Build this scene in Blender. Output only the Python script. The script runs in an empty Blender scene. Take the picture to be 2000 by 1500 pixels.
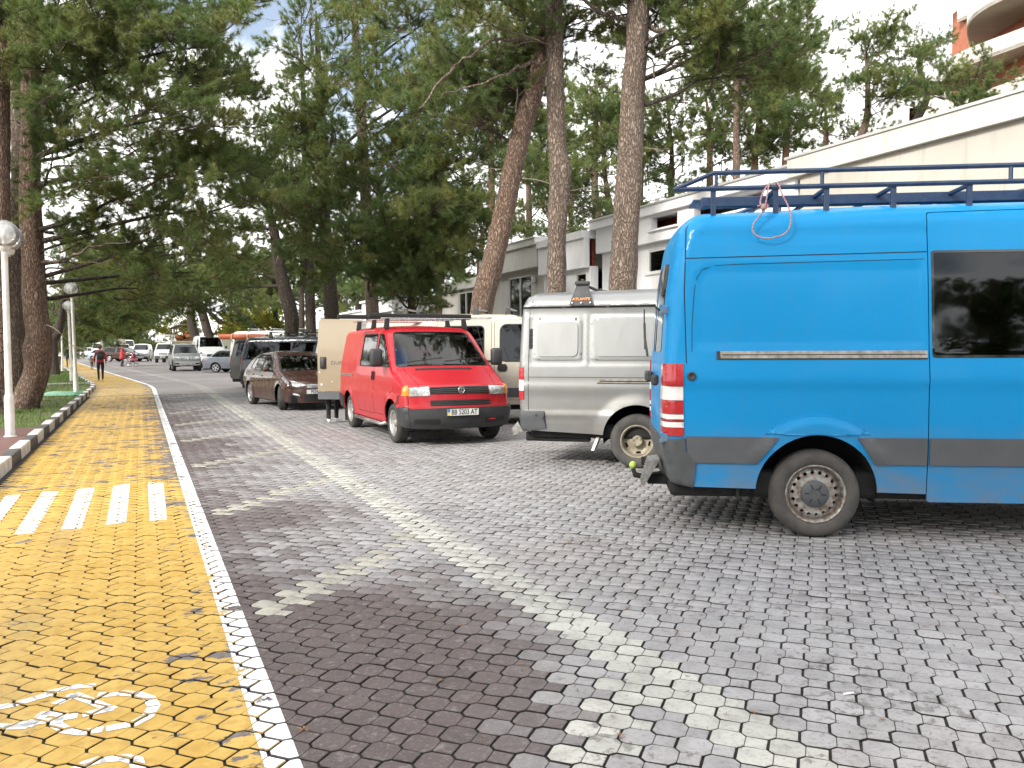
import bpy, bmesh, math, random
import numpy as np
from mathutils import Vector, Matrix, noise as mnoise
from mathutils.geometry import delaunay_2d_cdt

PI = math.pi
R = math.radians
random.seed(7)
rng = np.random.default_rng(7)
SC = bpy.context.scene
COL = SC.collection

# ------------------------------------------------------------------ camera
CAM_H, FPX, PITCH = 1.55, 1600.0, math.atan(73.0/1600)
cd = bpy.data.cameras.new('camera')
cd.sensor_width = 36.0
cd.lens = FPX/2000*36.0
cd.clip_start = 0.05
cd.clip_end = 3000
cam = bpy.data.objects.new('camera', cd)
COL.objects.link(cam)
cam.location = (0, 0, CAM_H)
cam.rotation_euler = (Matrix.Rotation(PI/2-PITCH, 3, 'X') @ Matrix.Rotation(R(-0.25), 3, 'Z')).to_euler()
SC.camera = cam

# ------------------------------------------------------------------ sky, sun, exposure
SUN_EL, SUN_AZ = R(31), R(222)       # azimuth clockwise from +Y
wd = bpy.data.worlds.new('World')
SC.world = wd
wd.use_nodes = True
wt = wd.node_tree
wt.nodes.clear()
wo = wt.nodes.new('ShaderNodeOutputWorld')
bg = wt.nodes.new('ShaderNodeBackground')
sky = wt.nodes.new('ShaderNodeTexSky')
sky.sky_type = 'NISHITA'
sky.sun_disc = False
sky.sun_elevation = SUN_EL
sky.sun_rotation = SUN_AZ
sky.air_density = 1.0
sky.dust_density = 0.6
tc = wt.nodes.new('ShaderNodeTexCoord')
nz = wt.nodes.new('ShaderNodeTexNoise')
nz.inputs['Scale'].default_value = 3.2
nz.inputs['Detail'].default_value = 7
nz.inputs['Roughness'].default_value = 0.55
rp = wt.nodes.new('ShaderNodeValToRGB')
rp.color_ramp.elements[0].position = 0.40
rp.color_ramp.elements[0].color = (0.12, 0.12, 0.12, 1)
rp.color_ramp.elements[1].position = 0.50
mx = wt.nodes.new('ShaderNodeMix')
mx.data_type = 'RGBA'
mx.inputs[7].default_value = (9.6, 9.5, 9.3, 1)
mpw = wt.nodes.new('ShaderNodeMapping')
mpw.inputs['Location'].default_value = (.3, 2.4, 0)
dim = wt.nodes.new('ShaderNodeMix')
dim.data_type = 'RGBA'
dim.blend_type = 'MULTIPLY'
dim.inputs[0].default_value = 1
dim.inputs[7].default_value = (.6, .62, .64, 1)
wt.links.new(tc.outputs['Generated'], mpw.inputs['Vector'])
wt.links.new(mpw.outputs['Vector'], nz.inputs['Vector'])
wt.links.new(nz.outputs['Fac'], rp.inputs['Fac'])
wt.links.new(rp.outputs['Color'], mx.inputs[0])
wt.links.new(sky.outputs['Color'], dim.inputs[6])
wt.links.new(dim.outputs[2], mx.inputs[6])
wt.links.new(mx.outputs[2], bg.inputs['Color'])
bg.inputs['Strength'].default_value = 0.12
wt.links.new(bg.outputs['Background'], wo.inputs['Surface'])

sl = bpy.data.lights.new('sun', 'SUN')
sl.energy = 2.2
sl.angle = R(12)
sl.color = (1.0, 0.95, 0.86)
sun = bpy.data.objects.new('sun', sl)
COL.objects.link(sun)
sd = Vector((math.sin(SUN_AZ)*math.cos(SUN_EL), math.cos(SUN_AZ)*math.cos(SUN_EL), math.sin(SUN_EL)))
sun.rotation_euler = (-sd).to_track_quat('-Z', 'Y').to_euler()

SC.view_settings.view_transform = 'Standard'
SC.view_settings.look = 'None'
SC.view_settings.gamma = 1
SC.view_settings.exposure = 1.22
SC.render.engine = 'CYCLES'
SC.cycles.use_denoising = True
SC.cycles.max_bounces = 6
SC.cycles.use_light_tree = False
SC.cycles.use_adaptive_sampling = True
SC.cycles.adaptive_threshold = 0.025
SC.cycles.transparent_max_bounces = 8
SC.cycles.diffuse_bounces = 3
SC.cycles.glossy_bounces = 3
SC.cycles.caustics_reflective = False
SC.cycles.caustics_refractive = False

# ------------------------------------------------------------------ places
UX, UY = -0.4131, 0.9107             # along the road
def rw(v, s, z=0.0):                 # road coords (across to the right, along) to world
    return Vector((v*UY + s*UX, -v*UX + s*UY, z))
def at(px, py, D):                   # point seen at a photo pixel, D metres ahead
    ax, ay = (px-1000)/FPX, (py-750)/FPX
    c, s = math.cos(PITCH), math.sin(PITCH)
    dy = c - ay*s
    k = D/dy
    return Vector((ax*k, D, CAM_H + k*(-s - ay*c)))
def vs_of(X, Y):
    return X*UY - Y*UX, X*UX + Y*UY

# ------------------------------------------------------------------ object helpers
def new_obj(name, me, parent=None, loc=None, rotz=0):
    o = bpy.data.objects.new(name, me)
    COL.objects.link(o)
    if parent is not None:
        o.parent = parent
    if loc is not None:
        o.location = loc
    if rotz:
        o.rotation_euler = (0, 0, rotz)
    return o
def tag(o, label=None, cat=None, group=None, kind=None):
    if label: o['label'] = label
    if cat: o['category'] = cat
    if group: o['group'] = group
    if kind: o['kind'] = kind
    return o
def thing(name, label, cat, loc=(0, 0, 0), rotz=0, group=None):
    return tag(new_obj(name, None, None, loc, rotz), label, cat, group)
def copy_tree(o, parent=None):
    c = o.copy()
    COL.objects.link(c)
    c.parent = parent
    for ch in list(o.children):
        copy_tree(ch, c)
    return c

def frame_of(t):
    t = t.normalized()
    a = Vector((0, 0, 1)) if abs(t.z) < 0.9 else Vector((1, 0, 0))
    x = t.cross(a).normalized()
    return x, x.cross(t).normalized()

class MB:
    """collects shapes into ONE mesh"""
    def __init__(s):
        s.v, s.f, s.m, s.mi = [], [], [], 0
    def add(s, vs, fs):
        n = len(s.v)
        s.v += [tuple(p) for p in vs]
        for f in fs:
            s.f.append(tuple(i+n for i in f))
            s.m.append(s.mi)
        return s
    def hexa(s, p):
        return s.add(p, [(0, 3, 2, 1), (4, 5, 6, 7), (0, 1, 5, 4), (1, 2, 6, 5), (2, 3, 7, 6), (3, 0, 4, 7)])
    def box(s, x0, x1, y0, y1, z0, z1):
        return s.hexa([(x0, y0, z0), (x1, y0, z0), (x1, y1, z0), (x0, y1, z0), (x0, y0, z1), (x1, y0, z1), (x1, y1, z1), (x0, y1, z1)])
    def bbox(s, x0, x1, y0, y1, z0, z1, b=0.01):      # box with chamfered edges
        b = min(b, (x1-x0)*.45, (y1-y0)*.45, (z1-z0)*.45)
        bm = bmesh.new()
        bmesh.ops.create_cube(bm, size=1)
        for v in bm.verts:
            v.co = Vector((x0+(v.co.x+.5)*(x1-x0), y0+(v.co.y+.5)*(y1-y0), z0+(v.co.z+.5)*(z1-z0)))
        bmesh.ops.bevel(bm, geom=bm.edges[:], offset=b, segments=2, profile=.5, affect='EDGES')
        bm.verts.index_update()
        s.add([v.co[:] for v in bm.verts], [[v.index for v in f.verts] for f in bm.faces])
        bm.free()
        return s
    def rbox(s, v0, v1, s0, s1, z0, z1):
        c = [(v0, s0), (v1, s0), (v1, s1), (v0, s1)]
        return s.hexa([rw(a, b, z0) for a, b in c] + [rw(a, b, z1) for a, b in c])
    def prism(s, pts, z0, z1):
        n = len(pts)
        vs = [(p[0], p[1], z0) for p in pts] + [(p[0], p[1], z1) for p in pts]
        return s.add(vs, [tuple(range(n-1, -1, -1)), tuple(range(n, 2*n))] + [(i, (i+1) % n, (i+1) % n+n, i+n) for i in range(n)])
    def tube(s, pts, r, n=8, cap=True):
        pts = [Vector(p) for p in pts]
        if not hasattr(r, '__len__'): r = [r]*len(pts)
        vs, fs = [], []
        x = None
        for i, p in enumerate(pts):
            t = (pts[min(i+1, len(pts)-1)] - pts[max(i-1, 0)]).normalized()
            if x is None: x, y = frame_of(t)
            x = (x - t*x.dot(t)).normalized()
            y = x.cross(t)
            for k in range(n):
                a = 2*PI*k/n
                vs.append(p + (x*math.cos(a) + y*math.sin(a))*r[i])
        for i in range(len(pts)-1):
            for k in range(n):
                k2 = (k+1) % n
                fs.append((i*n+k, i*n+k2, (i+1)*n+k2, (i+1)*n+k))
        if cap:
            fs += [tuple(range(n-1, -1, -1)), tuple(range((len(pts)-1)*n, len(pts)*n))]
        return s.add(vs, fs)
    def lathe(s, prof, n=24, o=(0, 0, 0), axis='Z'):
        vs, fs = [], []
        for (r, h) in prof:
            for k in range(n):
                a = 2*PI*k/n
                if axis == 'Z': vs.append((o[0]+r*math.cos(a), o[1]+r*math.sin(a), o[2]+h))
                elif axis == 'Y': vs.append((o[0]+r*math.cos(a), o[1]+h, o[2]-r*math.sin(a)))
                else: vs.append((o[0]+h, o[1]+r*math.cos(a), o[2]+r*math.sin(a)))
        for i in range(len(prof)-1):
            for k in range(n):
                k2 = (k+1) % n
                fs.append((i*n+k, i*n+k2, (i+1)*n+k2, (i+1)*n+k))
        return s.add(vs, fs)
    def disc(s, r, h, n=24, o=(0, 0, 0), axis='Y'):
        return s.lathe([(0.0001, h), (r, h)], n, o, axis)
    def ell(s, c, rx, ry, rz, nu=16, nv=10):
        vs, fs = [], []
        for j in range(nv+1):
            ph = PI*j/nv - PI/2
            for i in range(nu):
                a = 2*PI*i/nu
                vs.append((c[0]+rx*math.cos(ph)*math.cos(a), c[1]+ry*math.cos(ph)*math.sin(a), c[2]+rz*math.sin(ph)))
        for j in range(nv):
            for i in range(nu):
                i2 = (i+1) % nu
                fs.append((j*nu+i, j*nu+i2, (j+1)*nu+i2, (j+1)*nu+i))
        return s.add(vs, fs)
    def mesh(s, mats, smooth=False, angle=None, name='m'):
        me = bpy.data.meshes.new(name)
        me.from_pydata(s.v, [], s.f)
        mats = mats if isinstance(mats, (list, tuple)) else [mats]
        for m in mats: me.materials.append(m)
        if len(mats) > 1: me.polygons.foreach_set('material_index', s.m)
        if smooth or angle:
            me.polygons.foreach_set('use_smooth', [True]*len(me.polygons))
            if angle: me.set_sharp_from_angle(angle=R(angle))
        me.update()
        return me
    def build(s, name, mats, parent=None, smooth=False, angle=None, loc=None, rotz=0):
        return new_obj(name, s.mesh(mats, smooth, angle, name), parent, loc, rotz)

def np_mesh(name, verts, tris, mats, smooth=False, mi=None):
    me = bpy.data.meshes.new(name)
    nv, nt = len(verts), len(tris)
    me.vertices.add(nv)
    me.vertices.foreach_set('co', np.ascontiguousarray(verts, dtype=np.float32).ravel())
    k = tris.shape[1]
    me.loops.add(nt*k)
    me.loops.foreach_set('vertex_index', np.ascontiguousarray(tris, dtype=np.int32).ravel())
    me.polygons.add(nt)
    me.polygons.foreach_set('loop_start', np.arange(0, nt*k, k, dtype=np.int32))
    for m in mats: me.materials.append(m)
    if mi is not None: me.polygons.foreach_set('material_index', np.asarray(mi, dtype=np.int32))
    if smooth: me.polygons.foreach_set('use_smooth', np.ones(nt, dtype=bool))
    me.update(calc_edges=True)
    return me

# ------------------------------------------------------------------ materials
def nd(nt, typ, **kw):
    n = nt.nodes.new('ShaderNode'+typ)
    for k, v in kw.items():
        setattr(n, k, v)
    return n
def setin(n, **kw):
    for k, v in kw.items():
        n.inputs[k.replace('_', ' ')].default_value = v
    return n
def c4(c): return (c[0], c[1], c[2], 1)
def mixc(nt, fac, a, b, mode='MIX'):
    m = nd(nt, 'Mix', data_type='RGBA', blend_type=mode)
    for i, x in ((0, fac), (6, a), (7, b)):
        if isinstance(x, bpy.types.NodeSocket): nt.links.new(x, m.inputs[i])
        elif isinstance(x, (int, float)): m.inputs[i].default_value = x
        else: m.inputs[i].default_value = c4(x)
    return m.outputs[2]
def mth(nt, op, a, b=None, c=None, clamp=False):
    m = nd(nt, 'Math', operation=op, use_clamp=clamp)
    for i, x in enumerate((a, b, c)):
        if x is None: continue
        if isinstance(x, bpy.types.NodeSocket): nt.links.new(x, m.inputs[i])
        else: m.inputs[i].default_value = x
    return m.outputs[0]
def ramp(nt, fac, lo, hi, a=0.0, b=1.0):
    m = nd(nt, 'MapRange', clamp=True)
    nt.links.new(fac, m.inputs[0])
    for i, x in enumerate((lo, hi, a, b)): m.inputs[i+1].default_value = x
    return m.outputs[0]
def coords(nt, space='Object', scale=(1, 1, 1)):
    if space == 'World':
        src = nd(nt, 'NewGeometry').outputs['Position']
    else:
        src = nd(nt, 'TexCoord').outputs[space]
    if scale == (1, 1, 1): return src
    mp = nd(nt, 'Mapping')
    mp.inputs['Scale'].default_value = scale
    nt.links.new(src, mp.inputs['Vector'])
    return mp.outputs['Vector']
def noise(nt, vec, scale, detail=4, rough=.55, out='Fac'):
    n = nd(nt, 'TexNoise')
    setin(n, Scale=scale, Detail=detail, Roughness=rough)
    nt.links.new(vec, n.inputs['Vector'])
    return n.outputs[out]
def bump(nt, h, strength=.3, dist=.01):
    b = nd(nt, 'Bump')
    b.inputs['Strength'].default_value = strength
    b.inputs['Distance'].default_value = dist
    nt.links.new(h, b.inputs['Height'])
    return b.outputs['Normal']
def mat0(name):
    m = bpy.data.materials.new(name)
    m.use_nodes = True
    nt = m.node_tree
    return m, nt, nt.nodes['Principled BSDF']
def lk(nt, a, b):
    if isinstance(a, bpy.types.NodeSocket): nt.links.new(a, b)
    else: b.default_value = a if not isinstance(a, tuple) or len(a) != 3 else c4(a)

def mat(name, col, rough=.6, metal=0.0, var=.25, scale=6.0, col2=None, bmp=0.0, bscale=60.0, spec=.5, coat=0.0, space='Object', emit=None):
    m, nt, b = mat0(name)
    v = coords(nt, space)
    n = noise(nt, v, scale, 6, .6)
    c2 = col2 if col2 else tuple(x*(1-var) for x in col)
    lk(nt, mixc(nt, ramp(nt, n, .35, .68), col, c2), b.inputs['Base Color'])
    lk(nt, ramp(nt, noise(nt, v, scale*2.7, 4), .3, .7, max(0, rough-.08), min(1, rough+.1)), b.inputs['Roughness'])
    b.inputs['Metallic'].default_value = metal
    b.inputs['Specular IOR Level'].default_value = spec
    b.inputs['Coat Weight'].default_value = coat
    if bmp:
        lk(nt, bump(nt, noise(nt, v, bscale, 5), bmp, .01), b.inputs['Normal'])
    if emit:
        b.inputs['Emission Color'].default_value = c4(emit)
        b.inputs['Emission Strength'].default_value = 1
    return m

def paint(name, col, rough=.32, metal=0.0, dirt=.5, dirtcol=(.16, .13, .10), dz=(.25, .95), coat=.35, spec=.4, stain=.25):
    """car paint with road dust gathered low down and faint blotches"""
    m, nt, b = mat0(name)
    v = coords(nt)
    sep = nd(nt, 'SeparateXYZ')
    nt.links.new(v, sep.inputs[0])
    low = ramp(nt, sep.outputs['Z'], dz[0], dz[1], 1, 0)
    n1 = noise(nt, coords(nt, 'Object', (1, 1, 2.2)), 2.2, 8, .62)
    n2 = noise(nt, coords(nt, 'Object', (3, 3, .8)), 3.5, 8, .7)
    d1 = mth(nt, 'MULTIPLY', mth(nt, 'MULTIPLY', low, ramp(nt, n1, .3, .72)), dirt)
    d2 = mth(nt, 'MULTIPLY', ramp(nt, n2, .52, .8), stain*.5)
    d = mth(nt, 'MAXIMUM', d1, d2, clamp=True)
    base = mixc(nt, ramp(nt, noise(nt, v, 1.1, 3), .3, .7, 0, .25), col, tuple(x*.86 for x in col))
    lk(nt, mixc(nt, d, base, dirtcol), b.inputs['Base Color'])
    r = mth(nt, 'ADD', ramp(nt, n2, .3, .75, rough, rough+.16), mth(nt, 'MULTIPLY', d, .35), clamp=True)
    lk(nt, r, b.inputs['Roughness'])
    b.inputs['Metallic'].default_value = metal
    lk(nt, mth(nt, 'MULTIPLY', mth(nt, 'SUBTRACT', 1.0, d), coat), b.inputs['Coat Weight'])
    b.inputs['Coat Roughness'].default_value = .08
    b.inputs['Specular IOR Level'].default_value = spec
    lk(nt, bump(nt, noise(nt, v, 1.6, 2), .05, .02), b.inputs['Normal'])
    return m

def glass_mat(name, tint=(.10, .13, .13), rough=.02, ior=1.5, refl=(1, 1, 1)):
    m = bpy.data.materials.new(name)
    m.use_nodes = True
    nt = m.node_tree
    nt.nodes.clear()
    o = nd(nt, 'OutputMaterial')
    tr = nd(nt, 'BsdfTransparent')
    gl = nd(nt, 'BsdfGlossy')
    fr = nd(nt, 'Fresnel')
    fr.inputs['IOR'].default_value = ior
    v = coords(nt)
    n = noise(nt, v, 5, 5)
    lk(nt, mixc(nt, ramp(nt, n, .4, .75), tint, tuple(min(1, x*1.2+.01) for x in tint)), tr.inputs['Color'])
    lk(nt, ramp(nt, n, .4, .7, rough, rough+.03), gl.inputs['Roughness'])
    gl.inputs['Color'].default_value = c4(refl)
    lk(nt, bump(nt, noise(nt, v, 2.5, 2), .06, .02), gl.inputs['Normal'])
    mx = nd(nt, 'MixShader')
    nt.links.new(fr.outputs[0], mx.inputs[0])
    nt.links.new(tr.outputs[0], mx.inputs[1])
    nt.links.new(gl.outputs[0], mx.inputs[2])
    nt.links.new(mx.outputs[0], o.inputs['Surface'])
    return m

M = {}
M['blue'] = paint('blue_paint', (.003, .225, .51), rough=.4, dirt=1.1, dz=(.22, .95), dirtcol=(.165, .155, .14), stain=.16, coat=.16, spec=.18)
M['silver'] = paint('silver_paint', (.275, .28, .278), rough=.33, metal=.72, dirt=.8, dz=(.35, 1.35), dirtcol=(.17, .15, .125), stain=.25)
M['red'] = paint('red_paint', (.39, .007, .016), rough=.28, dirt=.25, dz=(.3, 1.0), dirtcol=(.34, .09, .08), stain=.1, spec=.35)
M['beige'] = paint('beige_paint', (.27, .225, .15), rough=.38, dirt=.85, dz=(.4, 1.5), dirtcol=(.20, .15, .10), stain=.3)
M['cream'] = paint('cream_paint', (.50, .465, .385), rough=.36, dirt=.8, dz=(.4, 1.5), dirtcol=(.26, .20, .14), stain=.3)
M['brown'] = paint('brown_paint', (.042, .015, .010), rough=.2, metal=.0, dirt=.3, dz=(.15, .8), dirtcol=(.13, .09, .065), coat=.5, stain=.05)
M['navy'] = paint('navy_paint', (.012, .018, .035), rough=.2, dirt=.3, coat=.9, stain=.05)
M['charcoal'] = paint('charcoal_paint', (.035, .038, .042), rough=.35, dirt=.4, coat=.4, stain=.1)
M['whitecar'] = paint('white_paint', (.58, .59, .585), rough=.3, dirt=.5, stain=.1)
M['paleblue'] = paint('pale_blue_paint', (.27, .30, .35), rough=.3, metal=.5, dirt=.4, stain=.1)
M['suv'] = paint('champagne_silver_paint', (.30, .32, .31), rough=.3, metal=.5, dirt=.4, stain=.1)
M['khaki'] = mat('khaki_canvas', (.30, .26, .17), .85, var=.35, scale=3, bmp=.3)
M['carblue'] = paint('light_blue_paint', (.30, .42, .55), rough=.3, metal=.3, dirt=.3)
M['darkcar'] = paint('black_paint', (.015, .015, .017), rough=.25, dirt=.3, coat=.8)
M['plastic'] = mat('dark_plastic', (.035, .036, .038), .55, var=.3, scale=5, bmp=.15, bscale=300)
M['greyplastic'] = mat('grey_bumper_plastic', (.075, .08, .085), .6, var=.3, scale=4, bmp=.15, bscale=250)
M['band'] = mat('grey_trim_band', (.085, .09, .098), .5, var=.22, scale=3)
M['rubber'] = mat('tyre_rubber', (.022, .022, .022), .82, var=.4, scale=7, col2=(.055, .05, .045), bmp=.3, bscale=90)
M['dustrubber'] = mat('dusty_tyre_rubber', (.05, .048, .046), .85, scale=6, col2=(.085, .078, .07), bmp=.3, bscale=90)
M['black'] = mat('underbody_black', (.008, .008, .008), .8, var=.4, scale=5)
M['interior'] = mat('dark_interior', (.03, .03, .032), .8, var=.4, scale=5)
M['seat'] = mat('seat_fabric', (.05, .055, .07), .9, var=.4, scale=12)
M['rustrim'] = mat('rusty_steel_rim', (.40, .39, .37), .45, metal=.55, scale=22, col2=(.13, .075, .045), bmp=.2)
M['rim'] = mat('silver_steel_rim', (.50, .50, .49), .4, metal=.6, scale=14, col2=(.25, .23, .2))
M['dustyrim'] = mat('dusty_steel_rim', (.38, .34, .26), .6, metal=.3, scale=10, col2=(.20, .17, .12))
M['alloy'] = mat('alloy_rim', (.62, .63, .64), .28, metal=.8, scale=9, var=.2)
M['chrome'] = mat('chrome', (.62, .62, .60), .22, metal=.95, scale=9, var=.25)
M['rail'] = mat('door_rail_metal', (.40, .38, .35), .42, metal=.6, scale=14, col2=(.2, .18, .15))
M['redlamp'] = mat('red_lamp_lens', (.42, .012, .02), .18, var=.25, scale=12, coat=.6)
M['darkredlamp'] = mat('dark_red_lamp_lens', (.22, .008, .015), .2, var=.25, scale=12, coat=.6)
M['whitelamp'] = mat('clear_lamp_lens', (.72, .70, .68), .16, var=.12, scale=12, coat=.6)
M['orangelamp'] = mat('orange_lamp_lens', (.75, .24, .025), .2, var=.2, scale=18, coat=.6)
M['headlamp'] = mat('headlamp_reflector', (.30, .31, .31), .2, metal=.6, scale=22, col2=(.66, .66, .64), coat=1.0)
M['glass'] = glass_mat('window_glass', (.16, .20, .20))
M['clearglass'] = glass_mat('clear_window_glass', (.55, .62, .60))
M['darkglass'] = glass_mat('privacy_glass', (.012, .014, .014), refl=(.9, .95, 1))
M['blackborder'] = mat('black_glass_border', (.006, .006, .006), .12, var=.2, coat=.8)
M['rack'] = mat('dark_blue_rack_paint', (.010, .032, .088), .42, var=.4, scale=14, col2=(.03, .055, .10))
M['rope'] = mat('faded_pink_rope', (.44, .33, .32), .9, scale=60, col2=(.3, .1, .1), bmp=.5, bscale=200)
M['steelplate'] = mat('scuffed_step_plate', (.34, .34, .33), .45, metal=.7, scale=20, col2=(.16, .15, .14))
M['tennis'] = mat('tennis_ball_felt', (.45, .60, .12), .95, scale=40, var=.3, bmp=.5, bscale=200)
M['whitep'] = mat('number_plate_white', (.78, .78, .75), .4, var=.1)
M['ink'] = mat('black_ink', (.012, .012, .012), .5, var=.2)
M['white'] = mat('white_enamel', (.78, .77, .73), .45, var=.12, scale=5)
M['orangeink'] = mat('orange_print', (.75, .25, .05), .5, var=.1)
M['yellowp'] = mat('flag_yellow', (.85, .62, .05), .5, var=.1)
M['bluep'] = mat('flag_blue', (.05, .2, .55), .5, var=.1)
M['beltcloth'] = mat('blue_cloth', (.03, .08, .25), .9, var=.4)
M['redcloth'] = mat('red_cloth', (.40, .03, .05), .9, var=.35, scale=12)

# ================================================================== GROUND
def ground_mat():
    m, nt, b = mat0('dry_lawn_and_soil')
    v = coords(nt, 'World')
    n1 = noise(nt, v, .35, 6, .6)
    n2 = noise(nt, v, 6, 6, .7)
    c = mixc(nt, ramp(nt, n1, .4, .6), (.045, .075, .018), (.10, .075, .045))
    c = mixc(nt, ramp(nt, n2, .4, .75), c, (.05, .04, .025))
    lk(nt, c, b.inputs['Base Color'])
    b.inputs['Roughness'].default_value = .95
    lk(nt, bump(nt, n2, .6, .03), b.inputs['Normal'])
    return m

def hill_z(v, s):
    t = min(1, max(0, (v-16)/50))
    t = t*t*(3-2*t)
    far = min(1, max(0, (s-8)/25))
    return -0.10 + 9.0*t*far
mb = MB()
ga = [-600, -300, -150, -80, -40, -20, -10, -2, 0, 6, 10, 12, 14, 16, 20, 24, 28, 32, 36, 40, 46, 52, 60, 70, 85, 110, 160, 300, 600]
gb = [-300, -120, -60, -30, -15, -5, 5, 12, 18, 24, 30, 36, 44, 54, 66, 80, 100, 130, 170, 230, 320, 500, 900, 1500]
vs = [rw(a, b_, hill_z(a, b_)) for b_ in gb for a in ga]
nA = len(ga)
mb.add(vs, [(j*nA+i, j*nA+i+1, (j+1)*nA+i+1, (j+1)*nA+i) for j in range(len(gb)-1) for i in range(nA-1)])
gnd = mb.build('ground', ground_mat(), smooth=True)
tag(gnd, kind='structure')

# ---- how the paving is coloured
BAND_V, S0, DS = 2.22, 3.36, 3.22
def band_mask(v, s):
    if abs(v-BAND_V) < .17: return True
    if .5 < v < BAND_V:
        k = (s + (BAND_V-.1-v)*1.06 - S0)/DS
        if abs(k-round(k))*DS*.69 < .104 and -1 < k < 11: return True
    if v > 9: return False
    return False
def paver_col(v, s, rg):
    p = Vector((v*.55, s*.55, 3.1))
    n = mnoise.noise(p)*.5 + mnoise.noise(p*3.1)*.25
    j = 1 + (rg.random()-.5)*.22
    grey = np.array((.305, .298, .301))
    brown = np.array((.086, .064, .062))
    warm = np.array((.24, .205, .188))
    cream = np.array((.42, .415, .38))
    if band_mask(v, s):
        d = max(0, .35*n)
        if abs(v-BAND_V) >= .17 and s > 4.2: return np.array((.36, .345, .295))*(1-d)*j
        return cream*(1-d)*j
    if v < BAND_V:
        w = (BAND_V-v-.05)/1.45 - .02 + n*1.2 + .10*math.sin(s*1.9)
        near = max(0, 1-s/9.5)
        w = w*(.55+1.0*near) + .10
        w = min(1, max(0, w))
        w = min(1, max(0, w + (rg.random()-.5)*.55*(1-abs(2*w-1))))
        w = w*w*(3-2*w)
        return (grey*(1-w) + brown*w)*j
    w = min(1, max(0, (n+.12)*1.2))
    return (grey*(1-w*.55) + warm*w*.55)*j*(1+.08*n)

def paver_mat(name, src):
    m, nt, b = mat0(name)
    if src == 'object':
        c = nd(nt, 'ObjectInfo').outputs['Color']
    else:
        a = nd(nt, 'Attribute', attribute_name='Col')
        c = a.outputs['Color']
    v = coords(nt, 'World')
    n1 = noise(nt, v, 42, 6, .7)
    n2 = noise(nt, v, 5.5, 6, .65)
    n3 = noise(nt, v, 230, 3, .6)
    n4 = noise(nt, v, 13, 9, .72)
    n5 = noise(nt, v, .9, 4, .6)
    st = ramp(nt, mth(nt, 'ADD', n4, mth(nt, 'MULTIPLY', mth(nt, 'SUBTRACT', n5, .5), .5)), .585, .625)
    c = mixc(nt, mth(nt, 'MULTIPLY', ramp(nt, n2, .46, .66), .35), c, (.085, .066, .062))
    c = mixc(nt, mth(nt, 'MULTIPLY', st, .6), c, (.075, .058, .056))
    c = mixc(nt, mth(nt, 'MULTIPLY', ramp(nt, n1, .50, .70), .45), c, (.075, .062, .06))
    c = mixc(nt, mth(nt, 'MULTIPLY', ramp(nt, n1, .46, .30), .35), c, (.33, .31, .30))
    c = mixc(nt, mth(nt, 'MULTIPLY', ramp(nt, n4, .44, .36), .35), c, (.29, .275, .268))
    c = mixc(nt, mth(nt, 'MULTIPLY', ramp(nt, n3, .62, .72), .5), c, (.42, .40, .38))
    n6 = noise(nt, v, 2.1, 6, .6)
    c = mixc(nt, mth(nt, 'MULTIPLY', ramp(nt, n6, .64, .70), .65), c, (.05, .044, .042))
    lk(nt, c, b.inputs['Base Color'])
    lk(nt, ramp(nt, n2, .35, .7, .82, .55), b.inputs['Roughness'])
    lk(nt, bump(nt, mth(nt, 'ADD', n3, mth(nt, 'MULTIPLY', n1, 1.5)), .5, .003), b.inputs['Normal'])
    return m
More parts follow.
